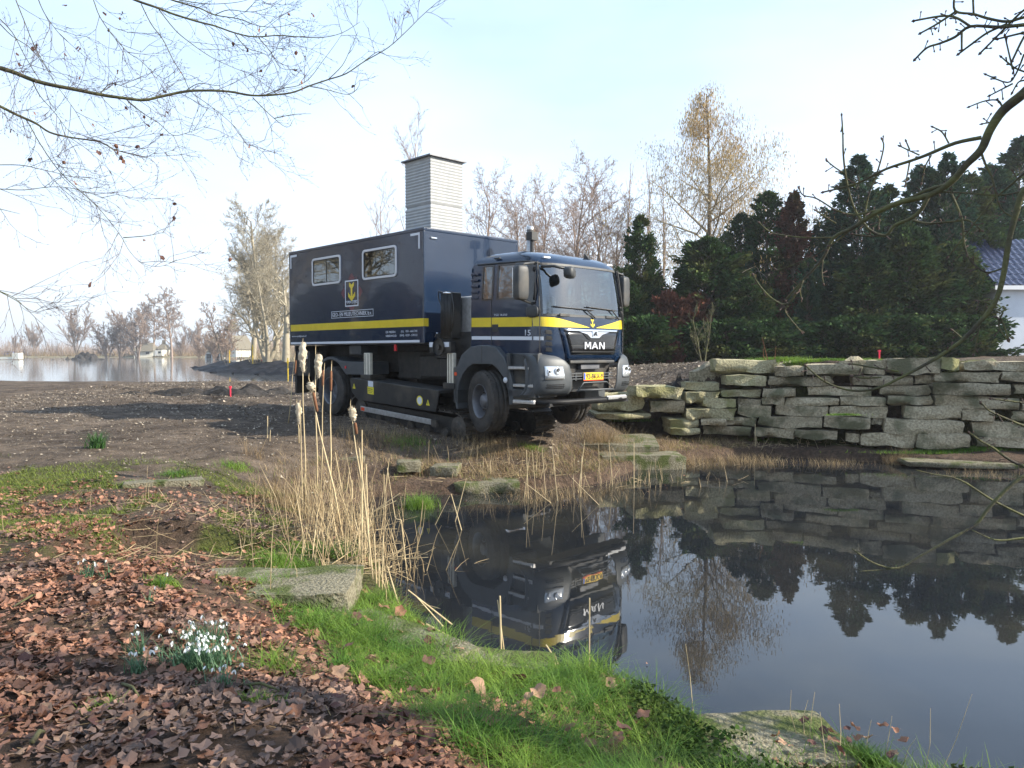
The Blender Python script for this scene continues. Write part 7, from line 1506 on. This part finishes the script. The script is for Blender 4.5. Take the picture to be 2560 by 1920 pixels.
rl([(1400, 100), (1217, 115), (1100, 125), (970, 122), (900, 170), (830, 200), (770, 220), (718, 270)], 9, 3.5); rl([(970, 122), (900, 80), (830, 75), (715, 95)], 6, 3.5); rl([(1400, 40), (1217, 80), (1140, 100), (1050, 85), (985, 65), (900, 50), (898, -30)], 7, 4); rl([(985, 65), (982, -20)], 5, 4)
for a in [[(900, 55), (840, 95), (800, 120), (745, 150)], [(1140, 110), (1050, 150), (980, 200), (920, 245)], [(930, 150), (930, 225)], [(1260, 20), (1200, 60), (1100, 160), (1020, 240)], [(1260, 140), (1217, 150), (1102, 178)], [(1260, 120), (1217, 170), (1165, 275)]]: rl(a, 5.5, 3.2, n=6)
rl([(880, 890), (930, 1010), (940, 1120), (970, 1200), (1040, 1255), (1110, 1240)], 6, 3); rl([(700, 1015), (780, 1030), (900, 1020), (960, 1015), (1020, 1060)], 5.5, 2.6); rl([(1300, 760), (1217, 800), (1160, 850), (1100, 900), (1060, 940), (870, 1180)], 7, 2.4); rl([(1300, 850), (1217, 880), (1100, 900), (960, 890), (840, 885)], 5, 2.5); rl([(1020, 705), (1040, 760), (1070, 820), (1110, 960), (1190, 1010)], 6, 3); rl([(1105, 1455), (1125, 1500), (1145, 1560)], 4, 3)
# branches low over the water
k2 = .2532
def r2(pts, r0, r1): A.append(own(tr, off, K(pts, k2, 2000, 840), r0 * .0011, r1 * .0012, lambda x, y: 4.1, 6))
r2([(2500, 1000), (2212, 890), (2000, 800), (1870, 740), (1790, 660)], 8, 3); r2([(2500, 1400), (2212, 1290), (2050, 1210), (1900, 1100), (1790, 1040), (1680, 960)], 9, 3); r2([(2500, 690), (2212, 660), (2050, 640), (1890, 620)], 6, 3.5); r2([(1870, 770), (1960, 800)], 4, 3)
own(tr, off, [(2700, 1150), (2560, 1190), (2480, 1260), (2440, 1310), (2380, 1345), (2300, 1390), (2245, 1420), (2185, 1408), (2130, 1372)], .012, .004, lambda x, y: 4.2, 7); own(tr, off, [(2700, 1330), (2560, 1345), (2490, 1350), (2430, 1325)], .009, .003, lambda x, y: 4.3, 6); own(tr, off, [(2560, 1290), (2480, 1250), (2400, 1200), (2330, 1185), (2290, 1175)], .008, .003, lambda x, y: 4.3, 6)
own(tr, off, [(2245, 1420), (2200, 1425), (2150, 1428)], .005, .002, lambda x, y: 4.2, 5)
bd = MB(); rr = random.Random(5)
for F_, rad in A:                             # buds and short spurs
    for k in range(2, len(F_) - 1):
        if rad[k] < .008 and rr.random() < .55:
            d = Vector((rr.gauss(0, 1), rr.gauss(0, 1), rr.gauss(0, 1))).normalized(); p = F_[k]; L_ = rr.uniform(.008, .035); bd.tube([p, p + d * L_, p + d * (L_ + .008), p + d * (L_ + .014)], [.0022, .002, .0042, .001], 5)
    p = F_[-1]; d = (F_[-1] - F_[-2]).normalized(); bd.tube([p, p + d * .006, p + d * .016], [rad[-1], rad[-1] * 1.9, .001], 5)
bd.build('bud', M['twig'], tr, recalc=False, fn=lambda x, y, z: (x - off.x, y - off.y, z - off.z))['kind'] = 'stuff'
t_ = MB().tube([(0, 0, -.4), (.05, 0, 1.2), (-.05, .05, 2.6), (-.2, .1, 4.2), (-.1, 0, 6.5)], [.22, .17, .15, .11, .05], 12)
def joins(t_, base, zmax, of_):
    for k, (p, r_) in enumerate(ENDS):
        e = p - of_; z0 = min(zmax, max(.9, e.z * (.85 if e.z > 1 else 1) - .1 + .12 * (k % 4))); a = Vector((0, 0, z0)); L_ = (e - a).length
        m1 = a.lerp(e, .33) + Vector((0, .10 * ((k % 3) - 1), .10 * L_ * .5)); m2 = a.lerp(e, .7) + Vector((0, .06 * ((k % 5) - 2), .05 * L_ * .5)); t_.tube([a, m1, m2, e], [max(r_ * 2.4, .018), max(r_ * 1.8, .012), r_ * 1.3, r_], 8)
    ENDS.clear()
joins(t_, None, 5.5, off)
t_.build('trunk', M['bark'], tr, smooth=True, recalc=False)
T, B, tp_ = grow(8, 6.5, .1, spread=.7, up=.3, kids=(9, 7, 5), ratio=.45, levels=3, rmin=.004); B = [s_ for s_ in B if TRX + s_[0] > 4.0 and TRX + s_[4] > 4.0]; link_mesh('crown', seg_mesh('crown', B, 3), M['twig'], tr)

ql = MB(); A = []; dl_ = lambda x, y: 5.0 + (x / 1100) * .6; kl = .4973
BX_, BY_ = -7.2, 5.5; off2 = Vector((BX_, BY_, .55))
tb_ = empty('beech_tree', tuple(off2), 0, 'fine bare drooping beech branches with a few withered leaves at upper left', 'tree')
def ll(pts, r0, r1, ox=0, oy=0, k_=kl, n=6, d=dl_): A.append(own(tb_, off2, K(pts, k_, ox, oy), r0 * .001, r1 * .001, d, n))
ll([(-300, 250), (-40, 330), (60, 360), (160, 400), (250, 425), (380, 450), (500, 475), (600, 490), (720, 503), (800, 487), (930, 460), (1020, 455), (1150, 460), (1270, 480), (1400, 475), (1480, 462), (1560, 430), (1650, 400), (1740, 370), (1830, 310), (1950, 240), (2040, 160), (2120, 80), (2200, 10)], 15, 1.6, n=8)
ll([(-300, 400), (-20, 525), (80, 575), (180, 620), (250, 665), (350, 690), (500, 713), (570, 750), (660, 775), (750, 795)], 11, 1.8); ll([(500, -80), (680, 0), (780, 35), (870, 70), (1000, 110), (1080, 130), (1180, 165), (1280, 185), (1400, 178), (1500, 185), (1620, 188), (1720, 165), (1810, 110)], 9, 1.5); ll([(700, -60), (880, 5), (1000, 40), (1080, 75), (1200, 95), (1300, 130), (1400, 135), (1500, 110)], 6, 1.4)
for a in [[(60, -60), (80, 0), (120, 100), (160, 200), (210, 300), (280, 420), (380, 560), (450, 680), (560, 760)], [(80, 575), (130, 600), (200, 720), (290, 850), (380, 940), (480, 1030), (550, 1110), (610, 1190), (650, 1260), (710, 1320), (800, 1340), (890, 1305)], [(620, 1195), (740, 1185), (835, 1165)], [(440, -60), (470, 0), (500, 80), (560, 170), (640, 260), (700, 300), (780, 370), (860, 415)], [(710, 20), (760, 120), (820, 200), (870, 300), (920, 380), (960, 460), (1040, 520), (1130, 590), (1200, 660), (1250, 730), (1330, 705)],
          [(1270, 490), (1350, 570), (1440, 640), (1475, 600)], [(1380, 595), (1480, 575), (1565, 572)], [(640, 505), (720, 570), (800, 620), (870, 680), (950, 665), (1040, 630)], [(800, 50), (880, 150), (950, 210), (1050, 280), (1150, 330), (1250, 370), (1340, 405)], [(1180, 170), (1240, 240), (1330, 270), (1380, 320)], [(1300, 190), (1360, 260), (1410, 340), (1480, 350)], [(1340, 475), (1420, 445), (1500, 430), (1560, 390), (1620, 310), (1680, 230), (1720, 170)], [(1560, 435), (1640, 450), (1750, 475), (1800, 440), (1810, 400)], [(1650, 400), (1720, 330), (1760, 250), (1800, 160)], [(1830, 310), (1900, 260), (1945, 280)],
          [(-60, 830), (100, 830), (200, 850), (330, 880), (440, 905)], [(-60, 955), (0, 950), (120, 955), (250, 940), (350, 945), (450, 970), (520, 1000)], [(-60, 1030), (0, 1050), (100, 1075)], [(-40, 1450), (60, 1490), (110, 1528)], [(160, 400), (200, 480), (270, 560), (330, 640), (380, 690)], [(-40, 60), (60, 160), (130, 290), (220, 420), (330, 440)], [(0, 120), (60, 180), (150, 240), (220, 320), (270, 380)], [(180, -40), (220, 60), (290, 160), (340, 210)], [(500, 475), (560, 420), (650, 440), (720, 400)], [(930, 460), (1000, 420), (1100, 430), (1160, 400)], [(1080, 75), (1150, 50), (1260, 60), (1350, 40), (1420, 0)], [(900, 0), (1050, 20), (1200, 10), (1300, -20)]]: ll(a, 3.6, 1.2, n=5)
ll([(-40, 690), (0, 725), (120, 790), (200, 850), (270, 872), (350, 850)], 3.6, 1.2, 0, 480, .3436, 5)
rr = random.Random(9); tw = []; leaves_l = []
def twig(p, d, L_, r_, lv, Q):
    n_ = 4; dd = d.copy(); pts = p.copy()
    for k in range(n_):
        dd = (dd + Vector((rr.gauss(0, .16), rr.gauss(0, .16), rr.gauss(0, .16) + (.06 if k > 1 else -.02)))).normalized(); q2 = pts + dd * (L_ / n_); a, b_ = r_ * (1 - k / n_ * .6), r_ * (1 - (k + 1) / n_ * .6); Q.append((*pts, a, *q2, b_))
        if lv < 2 and rr.random() < .8: s_ = Vector((rr.gauss(0, 1), rr.gauss(0, 1), rr.gauss(0, 1))).normalized(); twig(q2, (dd + s_ * .75).normalized(), L_ * rr.uniform(.35, .6), r_ * .7, lv + 1, Q)
        pts = q2
    Q.append((*pts, .0022, *(pts + dd * .014), .0006))
    if rr.random() < .03: leaves_l.append(pts.copy())
for F_, rad in A:
    m = len(F_)
    for k in range(3, m):
        left = F_[k].x < -1.6; pr_ = (.36 if left else .2)
        if rr.random() < pr_:
            d0 = (F_[k] - F_[k - 1]).normalized(); s_ = d0.orthogonal(); s_.rotate(Matrix.Rotation(rr.uniform(0, 6.28), 3, d0)); twig(F_[k], (d0 * .8 + s_.normalized() * .8).normalized(), rr.uniform(.12, .42) * (1.1 if left else .85), .0022, 0 if left or rr.random() < .5 else 1, tw)
S = np.array(tw); S[:, 0:3] -= np.array(off2)[None]; S[:, 4:7] -= np.array(off2)[None]; o = link_mesh('crown', seg_mesh('crown', S, 3), M['twig'], tb_)
t_ = MB().tube([(0, 0, -.4), (0, 0, 2), (.1, 0, 5), (0, .1, 9)], [.30, .25, .2, .12], 14)
joins(t_, None, 8.0, off2)
t_.build('trunk', M['bark'], tb_, smooth=True, recalc=False)
for p in leaves_l[:40] + [D(x_ * kl, y_ * kl, 5.2) for x_, y_ in ((165, 245), (97, 325), (118, 365), (388, 238), (395, 250), (404, 392), (408, 555), (472, 628), (583, 735), (581, 752), (1243, 247), (1490, 266), (1483, 353), (1520, 413), (1520, 445), (1300, 148), (1335, 170), (1575, 75), (1252, 732), (725, 1205), (378, 918), (320, 815), (525, 70), (326, 28), (548, 150), (1420, 253))]:
    o = link_mesh('withered_leaf', LM[rr.choice((3, 6, 0))], None, tb_); o.location = p - off2; s_ = rr.uniform(.025, .045); o.scale = (s_, s_ * .7, s_); o.rotation_euler = (rr.uniform(0, 6), rr.uniform(0, 6), rr.uniform(0, 6))
# trees standing to the right outside the picture: their shade lies over the near ground
for k, (x_, y_, s_) in enumerate([(10.5, -1.6, .8), (15.5, -2.6, .8)]): copy_thing(by if k % 2 else t2, x_, y_, k * 1.7, s_, 'bare tree outside the picture to the right, %s' % ['nearer of two', 'farther of two'][k])

# ------------------------------------------------------------------ air
hz = MB().box(-920, 720, -30, 1590, -3.2, 29.5).build('haze', None, None); tag(hz, 'thin pale winter haze over the whole scene', 'haze', kind='stuff')
hm = bpy.data.materials.new('haze'); hm.use_nodes = True; n = hm.node_tree; n.nodes.remove(n.nodes['Principled BSDF']); pv = n.nodes.new('ShaderNodeVolumePrincipled'); pv.inputs['Color'].default_value = (.95, .97, 1, 1); pv.inputs['Density'].default_value = .0006; pv.inputs['Anisotropy'].default_value = .35
n.links.new(pv.outputs[0], n.nodes['Material Output'].inputs['Volume']); hz.data.materials.append(hm)
